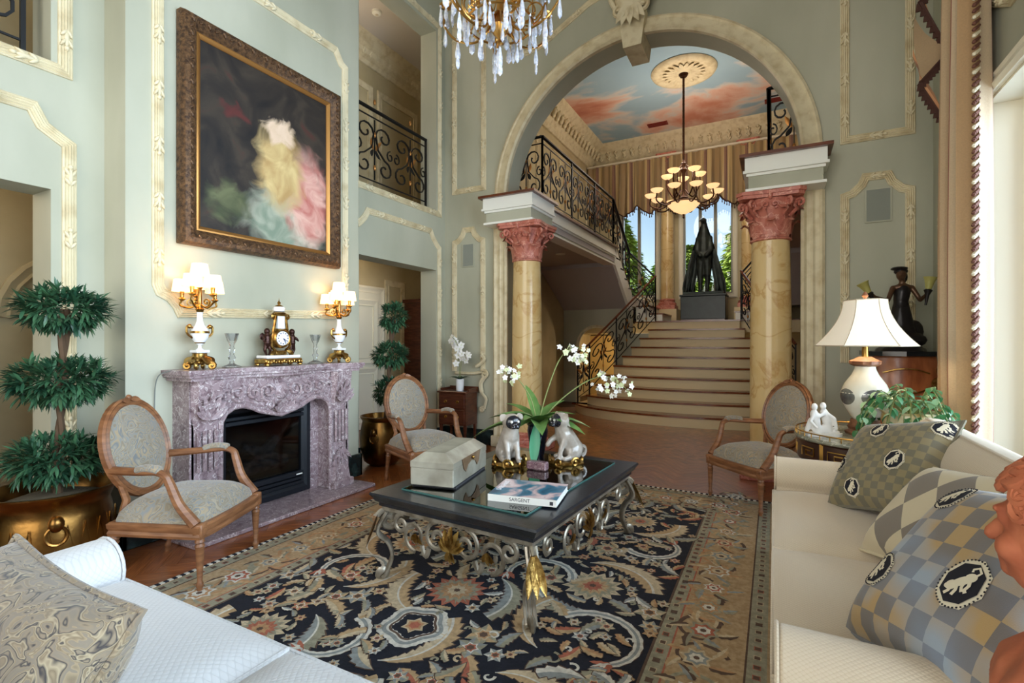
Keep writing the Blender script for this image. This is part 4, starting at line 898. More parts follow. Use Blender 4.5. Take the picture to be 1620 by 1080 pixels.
# ---- mantel garniture
MZ = 0.03+1.125
china = mat('white_porcelain', (236,236,238), 0.15, coat=0.4); shade_m = mat('lit_shade', (255,240,214), 0.7, emit=(255,206,146), estr=1.0)
darkbz = mat('dark_bronze_figure', (58,34,28), 0.35, 0.6)
def candelabrum(y, label):
    t = thing('candelabrum', label, 'lamp', (XBR+0.16, y, MZ), 0, 'candelabra on the mantel')
    mb = MB(); mb.box(-0.055, 0.055, -0.055, 0.055, 0.05, 0.075)
    for k in range(4):
        a = pi/4+k*pi/2; d = Vector((cos(a), sin(a), 0)); mb.tube([d*0.05+Vector((0,0,0.06))]+spiral(d*0.075+Vector((0,0,0.025)), 0.025, 0.008, pi/2, -1.2, 12, d, (0,0,1)), 0.012, 6); mb.ell(d*0.05+Vector((0,0,0.05)), 0.022, 8, 6)
    for k in range(4): a = k*pi/2; mb.leaf((0.05*cos(a), 0.05*sin(a), 0.09), (cos(a), sin(a), -0.8), (0,0,1), 0.07, 0.07, 0.1, 4)
    mb.lathe([(0.06, 0.07), (0.05, 0.085), (0.045, 0.11), (0.05, 0.115)], 16); mb.build('gilt_foot', gold, t)
    MB().box(-0.045, 0.045, -0.045, 0.045, 0.115, 0.135, b=0.004).build('marble_plinth', china, t, smooth=0)
    MB().lathe([(0.03, 0.135), (0.012, 0.15), (0.01, 0.165), (0.03, 0.185), (0.052, 0.22), (0.058, 0.255), (0.05, 0.285), (0.03, 0.31), (0.02, 0.34), (0.018, 0.39), (0.022, 0.4)], 24).build('urn', china, t)
    mb = MB(); mb.lathe([(0.0585, 0.252), (0.0605, 0.26), (0.0575, 0.268)], 24); mb.lathe([(0.031, 0.182), (0.034, 0.187), (0.034, 0.19)], 16)
    for sg in (-1, 1): mb.tube(bez([(0, sg*0.05, 0.29), (0, sg*0.085, 0.3), (0, sg*0.085, 0.25), (0, sg*0.05, 0.22)], 6), 0.008, 5); mb.ell((0, sg*0.07, 0.3), 0.016, 8, 6)
    mb.build('gilt_mount', gold, t)
    mb = MB(); mb.lathe([(0.02, 0.4), (0.028, 0.42), (0.015, 0.44), (0.012, 0.56), (0.02, 0.575), (0.008, 0.6), (0.008, 0.68)], 14); mb.build('stem', gold, t)
    def sh(p, z, i):
        mb = MB(); mb.lathe([(0.062, z), (0.05, z+0.085), (0.048, z+0.085), (0.060, z)], 18, (p[0], p[1], 0)); mb.build('shade', shade_m, t)
    for k in range(5):
        a = 2*pi*k/5+0.3; d = Vector((cos(a), sin(a), 0)); U = Vector((0,0,1)); R_ = 0.105; zt = 0.535 if k % 2 else 0.565
        arm = MB().tube(bez([d*0.012+U*0.45, d*0.06+U*0.43, d*(R_+0.01)+U*(zt-0.09), d*R_+U*(zt-0.05)], 7), 0.007, 5).build('arm', gold, t)
        mb = MB(); mb.tube(spiral(d*0.05+U*0.47, 0.035, 0.008, -pi/2, 1.3, 14, d, U), 0.005, 4); mb.lathe([(0.008, zt-0.06), (0.026, zt-0.045), (0.012, zt-0.035), (0.014, zt), (0.012, zt+0.03)], 10, d*R_); mb.build('candle_cup', gold, arm)
        sh(d*R_, zt+0.005, k)
    sh((0, 0), 0.655, 9)
    for k, (x, y_, z) in enumerate(((0.0, 0.0, 0.69), (0.08, 0.04, 0.59), (-0.03, -0.08, 0.59))):
        l = bpy.data.lights.new('candle_bulb', 'POINT'); l.energy = 1.1; l.color = (1, 0.68, 0.36); l.shadow_soft_size = 0.03; o = bpy.data.objects.new('candle_bulb', l); C.objects.link(o); o.parent = t; o.location = (x, y_, z)
candelabrum(2.06, 'lit gilt candelabrum with white shades at left end of mantel')
candelabrum(3.32, 'lit gilt candelabrum with white shades at right end of mantel')
# clock with two bronze putti
ck = thing('mantel_clock', 'gilt and white marble mantel clock flanked by bronze cherubs', 'clock', (XBR+0.16, 2.69, MZ))
mb = MB(); mb.box(-0.075, 0.075, -0.17, 0.17, 0.02, 0.06, b=0.008)
for k in range(7): mb.tube(spiral((0.08, -0.14+0.047*k, 0.035), 0.02, 0.006, 0, 1.3*(1 if k % 2 else -1), 12, (0,1,0), (0,0,1)), 0.006, 5)
for sx_ in (-1, 1):
    for sg in (-1, 1): mb.ell((sx_*0.06, sg*0.15, 0.012), (0.022, 0.022, 0.012), 8, 5)
mb.build('gilt_base', gold, ck)
MB().box(-0.07, 0.07, -0.155, 0.155, 0.06, 0.085, b=0.006).build('marble_slab', china, ck, smooth=0)
mb = MB(); mb.box(-0.04, 0.04, -0.05, 0.05, 0.085, 0.12, b=0.005); mb.lathe([(0.0, -0.04), (0.06, -0.04), (0.072, -0.02), (0.072, 0.03), (0.062, 0.045)], 24)
mb2 = MB(); mb2.M = Matrix.Translation((0.0, 0, 0.22)) @ Matrix.Rotation(radians(90), 4, 'Y'); mb2.lathe([(0.0, -0.04), (0.068, -0.04), (0.078, -0.02), (0.078, 0.035), (0.066, 0.05), (0.058, 0.045)], 28); mb2.M = Matrix()
mb2.box(-0.035, 0.035, -0.05, 0.05, 0.085, 0.12, b=0.005); mb2.box(-0.03, 0.03, -0.045, 0.045, 0.28, 0.3)
for sg in (-1, 1):
    mb2.tube(bez([(0.02, sg*0.045, 0.12), (0.02, sg*0.085, 0.17), (0.02, sg*0.06, 0.3), (0.02, sg*0.045, 0.4)], 8), 0.012, 6); mb2.tube(spiral((0.02, sg*0.06, 0.4), 0.025, 0.006, -pi/2, sg*1.3, 12, (0,1,0), (0,0,1)), 0.008, 5)
    mb2.leaf((0.03, sg*0.05, 0.12), (0.2, sg*0.6, -0.3), (1,0,0), 0.07, 0.04, 0.2, 4)
mb2.box(-0.03, 0.03, -0.05, 0.05, 0.4, 0.415); mb2.lathe([(0.05, 0.415), (0.055, 0.425), (0.04, 0.435)], 16); mb2.lathe([(0.04, 0.475), (0.03, 0.485), (0.008, 0.495), (0.014, 0.51), (0.004, 0.525), (0.0, 0.55)], 14)
mb2.build('gilt_case', gold, ck)
MB().lathe([(0.02, 0.43), (0.042, 0.44), (0.046, 0.46), (0.04, 0.476)], 20).build('marble_urn', china, ck)
MB().box(-0.02, 0.028, -0.032, 0.032, 0.3, 0.4).build('marble_panel', china, ck, smooth=0)
mb = MB(); mb.M = Matrix.Translation((0.047, 0, 0.22)) @ Matrix.Rotation(radians(90), 4, 'Y'); mb.lathe([(0.0, 0.004), (0.055, 0.003), (0.058, 0.0)], 28); dial = mb.build('dial', china, ck)
blue_n = mat('blue_numeral', (28,36,90), 0.4)
for k in range(12): a = 2*pi*k/12; MB().box(0.0515, 0.0535, 0.044*sin(a)-0.004, 0.044*sin(a)+0.004, 0.22+0.044*cos(a)-0.004, 0.22+0.044*cos(a)+0.004).build('numeral', blue_n, dial, smooth=0)
MB().tube([(0.054, 0, 0.22), (0.054, 0.03, 0.2)], 0.0025, 4).build('hand', blue_n, dial); MB().tube([(0.054, 0, 0.22), (0.054, 0.02, 0.19)], 0.003, 4).build('hand', blue_n, dial)
for sg in (-1, 1):
    mb = MB(); y = sg*0.115
    mb.ell((0.01, y+sg*0.0, 0.275), (0.024, 0.024, 0.028)); mb.cap((0.01, y, 0.2), (0.01, y, 0.235), 0.026, 0.026); mb.ell((0.01, y, 0.185), (0.03, 0.03, 0.03))
    mb.cap((0.01, y+sg*0.01, 0.17), (0.01, y+sg*0.02, 0.125), 0.017, 0.013); mb.cap((0.01, y+sg*0.02, 0.125), (0.01, y+sg*0.005, 0.09), 0.012, 0.009)
    mb.cap((0.01, y-sg*0.01, 0.17), (0.02, y-sg*0.02, 0.13), 0.017, 0.013); mb.cap((0.02, y-sg*0.02, 0.13), (0.01, y-sg*0.02, 0.09), 0.012, 0.009)
    mb.cap((0.01, y+sg*0.02, 0.235), (0.03, y+sg*0.045, 0.2), 0.011, 0.008); mb.cap((0.03, y+sg*0.045, 0.2), (0.03, y+sg*0.03, 0.225), 0.008, 0.007); mb.cap((0.01, y-sg*0.02, 0.235), (0.02, y-sg*0.045, 0.26), 0.011, 0.008)
    mb.ell((-0.02, y+sg*0.02, 0.235), (0.006, 0.025, 0.03))
    blob(mb, 'cherub', darkbz, ck, 0.005, 3)
crystal = mat('cut_crystal', (250,250,255), 0.02, trans=0.0, ior=1.5); crystal = thin_glass('cut_crystal_glass', (246,247,250), 0.06, 0.08)
for k, y in enumerate((2.30, 3.06)):
    t = thing('crystal_candlestick', ['clear crystal candlestick left of the mantel clock', 'clear crystal candlestick right of the mantel clock'][k], 'candlestick', (XBR+0.15, y, MZ), 0, 'crystal candlesticks')
    MB().lathe([(0.0, 0.0), (0.065, 0.0), (0.065, 0.008), (0.02, 0.03), (0.014, 0.045)], 12).build('foot', crystal, t, smooth=20)
    MB().lathe([(0.014, 0.045), (0.028, 0.075), (0.014, 0.1), (0.022, 0.13), (0.014, 0.16), (0.02, 0.18)], 10).build('stem', crystal, t, smooth=15)
    MB().lathe([(0.02, 0.18), (0.03, 0.2), (0.044, 0.255), (0.04, 0.255), (0.02, 0.2)], 12, lob=6, amp=0.08).build('cup', crystal, t, smooth=20)
for k, (y, lb) in enumerate(((1.845, 'thin grey lamp cord hanging left of the mantel'), (3.52, 'thin grey lamp cord hanging right of the mantel'))):
    tag(MB().tube(bez([(XBR+0.12, y+(0.05 if k == 0 else -0.04), MZ-0.0), (XBR+0.05, y, MZ-0.05), (XBR+0.015, y, 0.9), (XBR+0.02, y+0.01, 0.5), (XBR+0.035, y+(0.0 if k == 0 else -0.01), 0.24)], 8), 0.0035, 5).build('lamp_cord', mat('cord%d' % k, (120,124,120), 0.6)), lb, 'cord', 'lamp cords')
# ================================================================ FURNITURE
def paisley(name, cols, sc=9.0, bands=5.0, rough=0.8, dist=1.6):
    m = mat(name, cols[0], rough, sheen=0.3); N, L, b = nodes(m); tc = N['Texture Coordinate']
    n1 = N.new('ShaderNodeTexNoise'); n1.inputs['Scale'].default_value = sc; n1.inputs['Detail'].default_value = 1.5; n1.inputs['Distortion'].default_value = dist; L.new(tc.outputs['Object'], n1.inputs['Vector'])
    fr = math_node(N, L, 'FRACT', math_node(N, L, 'MULTIPLY', n1.outputs[0], bands))
    r = ramp(N, [(i/len(cols), c) for i, c in enumerate(cols)], 'LINEAR'); L.new(fr, r.inputs[0]); L.new(r.outputs[0], b.inputs['Base Color'])
    bp = N.new('ShaderNodeBump'); bp.inputs['Strength'].default_value = 0.25; bp.inputs['Distance'].default_value = 0.004; L.new(fr, bp.inputs['Height']); L.new(bp.outputs[0], b.inputs['Normal']); return m
fab_chair = paisley('paisley_upholstery', [(146,136,118), (128,132,132), (164,144,112), (112,116,118), (162,150,128), (134,122,102)], 9, 5)
chair_wood = mat('fruitwood_frame', (144,98,64), 0.4, col2=(112,72,46), scale=8, stretch=(1,1,5), bump=0.05, bscale=60)
def make_chair():
    t = thing('armchair', 'x', 'armchair')
    # seat : domed cushion
    def sf(u, v):
        a, c_ = 2*u-1, 2*v-1; w = 0.285-0.035*(1-v); d = 0.26
        x = a*w; y = c_*d-0.02*a*a*(c_ > 0); f = max(0, 1-a**4)*max(0, 1-c_**4)
        return (x, y, 0.36+0.11*f**0.4+0.02*f)
    mb = MB(); mb.grid(sf, 22, 22); mb.grid(lambda u, v: (lambda p: (p[0], p[1], 0.352))(sf(1-u, v)), 3, 3); mb.build('seat', fab_chair, t, smooth=60)
    fr = [(-0.25, -0.26), (0.25, -0.26), (0.29, 0.255), (0.2, 0.27), (-0.2, 0.27), (-0.29, 0.255)]
    mb = MB(); mb.sweep([(x, y, 0.33) for x, y in fr], [(0.0, -0.04), (-0.012, -0.04), (-0.016, -0.025), (-0.01, -0.01), (-0.016, 0.005), (-0.018, 0.025), (-0.006, 0.035), (0.03, 0.035), (0.03, -0.04)], (0,0,1), True); mb.build('seat_rail', chair_wood, t, smooth=30)
    # legs, turned and fluted
    for sx_, sy in ((-1, 1), (1, 1), (-1, -1), (1, -1)):
        x, y = sx_*(0.275 if sy > 0 else 0.235), sy*0.25; mb = MB()
        if sy > 0: mb.box(x-0.026, x+0.026, y-0.026, y+0.026, 0.29, 0.37, b=0.004)
        rk = 0.0 if sy > 0 else -0.06
        mb.tube([(x, y+rk*(1-z/0.29), z) for z in (0.29, 0.272, 0.265, 0.25, 0.245, 0.06, 0.05, 0.035, 0.02, 0.0)], [0.02, 0.026, 0.018, 0.026, 0.023, 0.013, 0.018, 0.019, 0.013, 0.014], 10); lg = mb.build('leg', chair_wood, t, smooth=50)
        if sy > 0: MB().box(x-0.015, x+0.015, y+0.0255, y+0.03, 0.312, 0.348, b=0.003).build('rosette', chair_wood, lg, smooth=0)
    # oval back, leaning
    ti = radians(-14); R_ = Matrix.Translation((0, -0.235, 0.40)) @ Matrix.Rotation(-ti, 4, 'X')
    A, B, zc_ = 0.225, 0.275, 0.335
    mb = MB(); mb.M = R_; ring = [(A*cos(2*pi*i/44), 0.0, zc_+B*sin(2*pi*i/44)) for i in range(44)]
    mb.sweep(ring, [(-0.026, -0.018), (-0.028, 0.012), (-0.012, 0.024), (0.002, 0.016), (0.012, 0.024), (0.022, 0.012), (0.02, -0.018)], (0,1,0), True)
    for sg in (-1, 1): mb.leaf((0, 0.024, zc_+B+0.012), (sg, 0, -0.2), (0,1,0), 0.07, 0.035, -0.15, 4)
    mb.ell((0, 0.02, zc_+B+0.02), (0.02, 0.014, 0.018), 8, 5); mb.build('back_frame', chair_wood, t, smooth=40)
    def bf(u, v, s=1):
        r = u; a = 2*pi*v; return (A*0.95*r*cos(a), s*(0.012+0.03*(1-r*r)), zc_+B*0.95*r*sin(a))
    mb = MB(); mb.M = R_; mb.grid(lambda u, v: bf(u, v), 8, 32, cv=True); mb.grid(lambda u, v: bf(1-u, v, -1), 6, 32, cv=True); mb.build('backrest', fab_chair, t, smooth=60)
    for sg in (-1, 1):   # stiles from rail to oval
        MB().tube([Vector((sg*0.2, -0.25, 0.34)), R_ @ Vector((sg*0.16, 0, 0.06)), R_ @ Vector((sg*0.178, 0, 0.16))], [0.022, 0.02, 0.016], 6).build('stile', chair_wood, t)
        p0 = R_ @ Vector((sg*0.215, 0.01, 0.24)); pts = bez([p0, Vector((sg*0.275, -0.08, 0.645)), Vector((sg*0.30, 0.03, 0.65)), Vector((sg*0.305, 0.085, 0.63)), Vector((sg*0.30, 0.105, 0.585)), Vector((sg*0.29, 0.15, 0.47)), Vector((sg*0.285, 0.235, 0.365))], 7)
        arm = MB().tube(pts, [0.018+0.012*min(1, abs(i-14)/28) for i in range(len(pts))], 8).build('arm', chair_wood, t)
        mb = MB(); mb.tube(bez([Vector((sg*0.272, -0.1, 0.652)), Vector((sg*0.287, -0.04, 0.668)), Vector((sg*0.30, 0.02, 0.668)), Vector((sg*0.303, 0.055, 0.658))], 5), [0.012]+[0.026]*14+[0.012], 10, sq=0.8); mb.build('arm_pad', fab_chair, arm)
    return t
ch0 = make_chair(); ch0.location = (-3.08, 1.72, 0.0); ch0.rotation_euler = (0, 0, radians(-64)); tag(ch0, 'oval back armchair in paisley fabric beside the left topiary and hearth', 'armchair', 'oval back armchairs')
c1 = copy_tree(ch0); c1.location = (-2.97, 3.82, 0); c1.rotation_euler = (0, 0, radians(-110)); tag(c1, 'oval back armchair in pale fabric in front of the small chest of drawers', 'armchair', 'oval back armchairs')
c2_ = copy_tree(ch0); c2_.location = (-0.12, 4.64, 0); c2_.rotation_euler = (0, 0, radians(137)); tag(c2_, 'oval back armchair standing before the right marble column', 'armchair', 'oval back armchairs')
for c_ in (ch0, c2_): c_.location.z = 0.0
# ---------------------------------------------------------------- RUG
RX_0, RX_1, RY_0, RY_1, RZ = -3.0, -0.0, 0.35, 4.65, 0.010
def pile(name, col, col2=None): return mat(name, col, 0.95, col2=col2 or tuple(int(c*0.86) for c in col), scale=45, detail=3, bump=0.25, bscale=260)
navy = pile('navy_pile', (26,28,40), (18,20,30)); tan = pile('tan_pile', (182,156,120), (162,134,98)); sand = pile('sand_pile', (206,186,152)); olive = pile('olive_pile', (160,154,130)); ivory = pile('ivory_pile', (220,214,200)); rust = pile('rust_pile', (180,104,80)); brown = pile('brown_pile', (98,76,62)); slate = pile('slate_pile', (150,154,150)); buff = pile('buff_pile', (190,146,104))
tanleaf = pile('peach_pile', (196,164,122))
rug = tag(MB().box(RX_0, RX_1, RY_0, RY_1, 0.0005, RZ).build('rug', tan, smooth=0), 'large navy and tan floral rug with striped edge under the coffee table', 'rug')
fx0, fx1, fy0, fy1 = RX_0+0.5, RX_1-0.48, RY_0+0.5, RY_1-0.45
def flatm(mb, pts, z, mi=0): mb.add([(x, y, z) for x, y in pts], [tuple(range(len(pts)))], mi)
mb = MB(); flatm(mb, [(fx0, fy0), (fx1, fy0), (fx1, fy1), (fx0, fy1)], RZ+0.0008); mb.build('field', navy, rug, smooth=0)
def frame_strip(name, m, x0, x1, y0, y1, w, z):
    mb = MB(); o_ = [(x0, y0), (x1, y0), (x1, y1), (x0, y1)]; i_ = [(x0+w, y0+w), (x1-w, y0+w), (x1-w, y1-w), (x0+w, y1-w)]
    mb.add([(x, y, z) for x, y in o_+i_], [(k, (k+1) % 4, 4+(k+1) % 4, 4+k) for k in range(4)]); return mb.build(name, m, rug, smooth=0)
gw = 0.085
frame_strip('guard_band', olive, fx0-gw, fx1+gw, fy0-gw, fy1+gw, gw, RZ+0.0006); frame_strip('guard_line', brown, fx0-0.012, fx1+0.012, fy0-0.012, fy1+0.012, 0.012, RZ+0.0012); frame_strip('guard_line', rust, fx0-gw, fx1+gw, fy0-gw, fy1+gw, 0.008, RZ+0.0012)
frame_strip('guard_band', olive, RX_0+0.025, RX_1-0.025, RY_0+0.025, RY_1-0.025, 0.075, RZ+0.0006); frame_strip('guard_line', brown, RX_0+0.1, RX_1-0.1, RY_0+0.1, RY_1-0.1, 0.008, RZ+0.0012)
# black and white whipped edge
mb = MB(); n = 0
def edge_seg(x0, y0, x1, y1):
    L_ = hypot(x1-x0, y1-y0); k = int(L_/0.022)
    for i in range(k):
        for j in (0,):
            a, c_ = i/k, (i+1)/k; p = (x0+(x1-x0)*a, y0+(y1-y0)*a); q = (x0+(x1-x0)*c_, y0+(y1-y0)*c_); nx_, ny_ = (y1-y0)/L_*0.013, -(x1-x0)/L_*0.013
            mb.box(min(p[0], q[0])-abs(nx_), max(p[0], q[0])+abs(nx_), min(p[1], q[1])-abs(ny_), max(p[1], q[1])+abs(ny_), 0.0008, RZ+0.004, mi=i % 2)
edge_seg(RX_0, RY_0, RX_0, RY_1); edge_seg(RX_1, RY_0, RX_1, RY_1); edge_seg(RX_0, RY_1, RX_1, RY_1)
mb.build('whipped_edge', [navy, ivory], rug, smooth=0, kind='stuff')
PAL = [sand, olive, tanleaf, rust, ivory, slate, buff, navy, brown]
rg = random.Random(11)
class Motif:
    def __init__(s): s.mb = MB(); s.z = RZ+0.0014
    def poly(s, pts, mi):
        s.z += 0.000002; flatm(s.mb, pts, s.z, mi)
    def leafp(s, x, y, a, L_, w, c1, c2, ser=6, curl=0.3):
        """serrated acanthus leaf: outline plus paler inner blade and a vein"""
        Lp, Rp, mid = [], [], []
        for i in range(ser*2+1):
            t = i/(ser*2); aa = a+curl*t; px = x+cos(a+curl*t*0.5)*L_*t; py = y+sin(a+curl*t*0.5)*L_*t
            ww = w*sin(pi*min(1, 0.12+0.88*t))**0.75*(1.0 if i % 2 else 0.68); nx_, ny_ = -sin(aa), cos(aa); fx_, fy_ = cos(aa)*0.16*w*(i % 2), sin(aa)*0.16*w*(i % 2)
            Lp.append((px+nx_*ww/2-fx_, py+ny_*ww/2-fy_)); Rp.append((px-nx_*ww/2-fx_, py-ny_*ww/2-fy_)); mid.append((px, py))
        b = len(s.mb.v); s.z += 0.000002
        for A_, m_ in ((Lp, c1), (Rp, c2)):
            vs = [(p[0], p[1], s.z) for p in A_]+[(p[0], p[1], s.z) for p in mid]; k = len(A_)
            s.mb.add(vs, [(i, i+1, k+i+1, k+i) for i in range(k-1)], m_)
    def ribbon(s, pts, w0, w1, mi, ser=0.0):
        s.z += 0.000002; n = len(pts); vs = []
        for i, (x, y) in enumerate(pts):
            a = pts[max(0, i-1)]; c_ = pts[min(n-1, i+1)]; dx, dy = c_[0]-a[0], c_[1]-a[1]; l_ = hypot(dx, dy) or 1; w = (w0+(w1-w0)*i/(n-1))*(1+ser*(i % 2))/2
            vs += [(x-dy/l_*w, y+dx/l_*w, s.z), (x+dy/l_*w, y-dx/l_*w, s.z)]
        s.mb.add(vs, [(2*i, 2*i+1, 2*i+3, 2*i+2) for i in range(n-1)], mi)
    def flower(s, x, y, r, cols, n=8, a0=0.0, pt=0.35):
        for k, c_ in enumerate(cols):
            rr = r*(1-0.27*k); m_ = 2*n; s.poly([(x+rr*(1 if i % 2 else 1-pt*(1-0.2*k))*cos(a0+2*pi*i/m_), y+rr*(1 if i % 2 else 1-pt*(1-0.2*k))*sin(a0+2*pi*i/m_)) for i in range(m_)], c_)
def scrollpts(x, y, r0, r1, a0, tn, n=30): return [(x+(r0+(r1-r0)*i/n)*cos(a0+tn*2*pi*i/n), y+(r0+(r1-r0)*i/n)*sin(a0+tn*2*pi*i/n)) for i in range(n+1)]
mo = Motif(); occ = []
def free(x, y, r): return all(hypot(x-a, y-b_) > r+c_ for a, b_, c_ in occ) and fx0+r*0.8 < x < fx1-r*0.8 and fy0+r*0.8 < y < fy1-r*0.8
def feather(cx, cy, R, a0, span, w, cA, cB, tipw=0.25, n=22):
    """long serrated acanthus leaf bent along an arc, two tones either side of a pale vein, brown outline"""
    for grow, colo, coli in ((1.16, 8, 8), (1.0, cA, cB)):
        mo.z += 0.000002; O, I, Md = [], [], []
        for i in range(n+1):
            t = i/n; a = a0+span*t; wd = w*grow*(sin(pi*min(1, 0.1+0.9*t))**0.7)*(1-0.35*t); z_ = (1.0 if i % 2 else 0.66); rr = R*(1-0.12*t*t)
            sh = span/n*(-0.9 if i % 2 else 0.0)
            O.append((cx+(rr+wd*0.55*z_)*cos(a+sh), cy+(rr+wd*0.55*z_)*sin(a+sh))); I.append((cx+(rr-wd*0.45*z_)*cos(a+sh), cy+(rr-wd*0.45*z_)*sin(a+sh))); Md.append((cx+rr*cos(a), cy+rr*sin(a)))
        for E_, m_ in ((O, colo), (I, coli)):
            vs = [(p[0], p[1], mo.z) for p in E_]+[(p[0], p[1], mo.z) for p in Md]; k = n+1; mo.mb.add(vs, [(i, i+1, k+i+1, k+i) for i in range(n)], m_)
    mo.ribbon([(cx+R*(1-0.12*(i/n)**2)*cos(a0+span*i/n), cy+R*(1-0.12*(i/n)**2)*sin(a0+span*i/n)) for i in range(n+1)], 0.014, 0.006, 4)
    for i in range(0, n+1, 2):
        t = i/n; rr = R*(1-0.12*t*t); occ.append((cx+rr*cos(a0+span*t), cy+rr*sin(a0+span*t), w*0.5*(1-0.4*t)))
def bigflower(x, y, r, cols):
    for k, c_ in enumerate(cols):
        n = 15-2*k; rr = r*(1-0.22*k)
        mo.flower(x, y, rr, [c_], n, 0.3*k, 0.26)
        if k < 3:
            for j in range(n): a = 0.3*k+2*pi*(2*j+1)/(2*n); mo.poly([(x+rr*0.55*cos(a-0.05), y+rr*0.55*sin(a-0.05)), (x+rr*0.92*cos(a), y+rr*0.92*sin(a)), (x+rr*0.55*cos(a+0.05), y+rr*0.55*sin(a+0.05))], cols[(k+1) % len(cols)])
    occ.append((x, y, r*0.95))
FL = [(-1.51, 2.23, 0.17, (3, 1, 6, 0, 8)), (-0.88, 2.62, 0.17, (0, 1, 2, 3, 8)), (-2.12, 2.62, 0.16, (0, 6, 1, 3, 8)), (-1.49, 3.42, 0.16, (3, 1, 0, 6, 8)), (-0.88, 3.72, 0.13, (0, 2, 1, 3, 8)), (-2.13, 3.7, 0.13, (6, 0, 1, 3, 8)), (-2.12, 1.5, 0.14, (0, 1, 3, 6, 8)), (-0.9, 1.5, 0.15, (6, 0, 1, 3, 8)), (-1.5, 1.2, 0.15, (4, 0, 5, 6, 8))]
for i, (x, y, r, c_) in enumerate(FL):
    sg = 1 if x > -1.5 else -1; k = 1 if i % 2 else -1
    feather(x, y, r+0.15, (0.2 if sg > 0 else pi-0.2), sg*k*1.75, 0.17, 0, 2, 0.2); feather(x, y, r+0.14, (pi+0.5 if sg > 0 else -0.5), sg*k*1.5, 0.15, 1, 5)
    if i < 4: feather(x+sg*0.1, y-0.42, 0.3, pi*0.5+sg*0.9, sg*1.7, 0.14, 2, 0)
    bigflower(x, y, r, c_)
# white lobed ring and white chain arcs with rust buds
def lobed(x, y, r):
    pts = [(x+r*(1+0.09*cos(5*a))*cos(a), y+r*(1+0.09*cos(5*a))*sin(a)) for a in [2*pi*i/60 for i in range(61)]]; mo.ribbon(pts, 0.06, 0.06, 4, 0.2); mo.ribbon(pts, 0.02, 0.02, 5); mo.ribbon([(x+(px-x)*0.8, y+(py-y)*0.8) for px, py in pts], 0.012, 0.012, 8); mo.flower(x, y, r*0.5, [0, 6, 3], 6, 0.2); occ.append((x, y, r*1.15))
lobed(-1.50, 1.86, 0.13); lobed(-1.49, 3.02, 0.12)
for (x, y, r, a0, tn) in [(-2.2, 2.15, 0.2, 0.2, 0.55), (-0.72, 2.15, 0.22, 2.6, -0.55), (-1.2, 1.55, 0.2, 3.4, 0.5), (-1.85, 3.22, 0.2, 0.8, 0.5), (-0.7, 3.3, 0.18, 3.8, 0.5), (-1.2, 2.6, 0.2, 0.0, 0.55), (-2.25, 4.02, 0.14, 5, 0.5), (-1.8, 1.62, 0.17, 1.5, -0.5), (-1.2, 3.9, 0.16, 1, 0.5)]:
    p = scrollpts(x, y, r, r*0.85, a0, tn, 24); mo.ribbon(p, 0.062, 0.04, 8); mo.ribbon(p, 0.05, 0.03, 4, 0.3); mo.ribbon(p, 0.018, 0.012, 5)
    for q in p[::4]: occ.append((q[0], q[1], 0.04))
    ex, ey = p[-1]; a = atan2(p[-1][1]-p[-3][1], p[-1][0]-p[-3][0])
    for j in (-0.6, -0.2, 0.2, 0.6): mo.leafp(ex, ey, a+j, 0.09, 0.035, 3, 3 if abs(j) > 0.3 else 4, 3, 0)
    mo.leafp(p[0][0], p[0][1], a0+tn, 0.16, 0.075, 0, 2, 5, 0.7)
for k in range(6500):
    x, y = rg.uniform(fx0, fx1), rg.uniform(fy0, fy1); r = rg.uniform(0.06, 0.11) if k < 1200 else rg.uniform(0.035, 0.065)
    if not free(x, y, r*0.46): continue
    occ.append((x, y, r*0.52)); kd = rg.random(); a = rg.random()*2*pi; sg = rg.choice((-1, 1)); c_ = rg.choice([(0, 2), (1, 0), (2, 6), (5, 1), (0, 5), (3, 2), (4, 5), (1, 2)])
    if kd < 0.35:
        for j in range(6): mo.leafp(x, y, a+j*1.047, r*0.85, r*0.62, c_[0], c_[1], 4, 0.25)
        mo.flower(x, y, r*0.45, [rg.choice([4, 0]), rg.choice([3, 6]), 8], 6, a)
    else:
        mo.leafp(x-cos(a)*r*0.95, y-sin(a)*r*0.95, a, r*2.0, r*0.95, 8, 8, 5, sg*0.9); mo.leafp(x-cos(a)*r*0.9, y-sin(a)*r*0.9, a, r*1.85, r*0.8, c_[0], c_[1], 5, sg*0.9)
        if kd > 0.75: mo.ribbon(scrollpts(x+cos(a+1.6)*r*0.7, y+sin(a+1.6)*r*0.7, r*0.4, r*0.1, a+1, sg*0.8, 12), 0.014, 0.008, rg.choice([4, 1, 0]))
mo.mb.build('woven_motif', PAL, rug, smooth=0, kind='stuff')
# border flowers on tan ground
mo = Motif()
def border(x, y, a):
    k = rg.random()
    mo.ribbon(scrollpts(x, y, 0.13, 0.05, a, 0.7*rg.choice((-1, 1)), 20), 0.022, 0.012, rg.choice([1, 8, 6])); mo.flower(x, y, rg.uniform(0.05, 0.09), [rg.choice([4, 0, 1]), rg.choice([3, 6, 5]), rg.choice([0, 4]), 8], 7, rg.random())
    for j in range(6): b_ = a+j*1.05; mo.leafp(x+0.07*cos(b_), y+0.07*sin(b_), b_+0.5, rg.uniform(0.07, 0.12), 0.045, rg.choice([1, 0, 6, 5]), rg.choice([8, 1, 2]), 3, 0.6)
mw = 0.29
for k in range(19):
    y = RY_0+0.3+k*0.225; border(RX_0+mw, y+rg.uniform(-.02, .02), rg.random()*6); border(RX_1-mw, y, rg.random()*6)
for k in range(11): border(RX_0+0.5+k*0.21, RY_1-0.27, rg.random()*6)
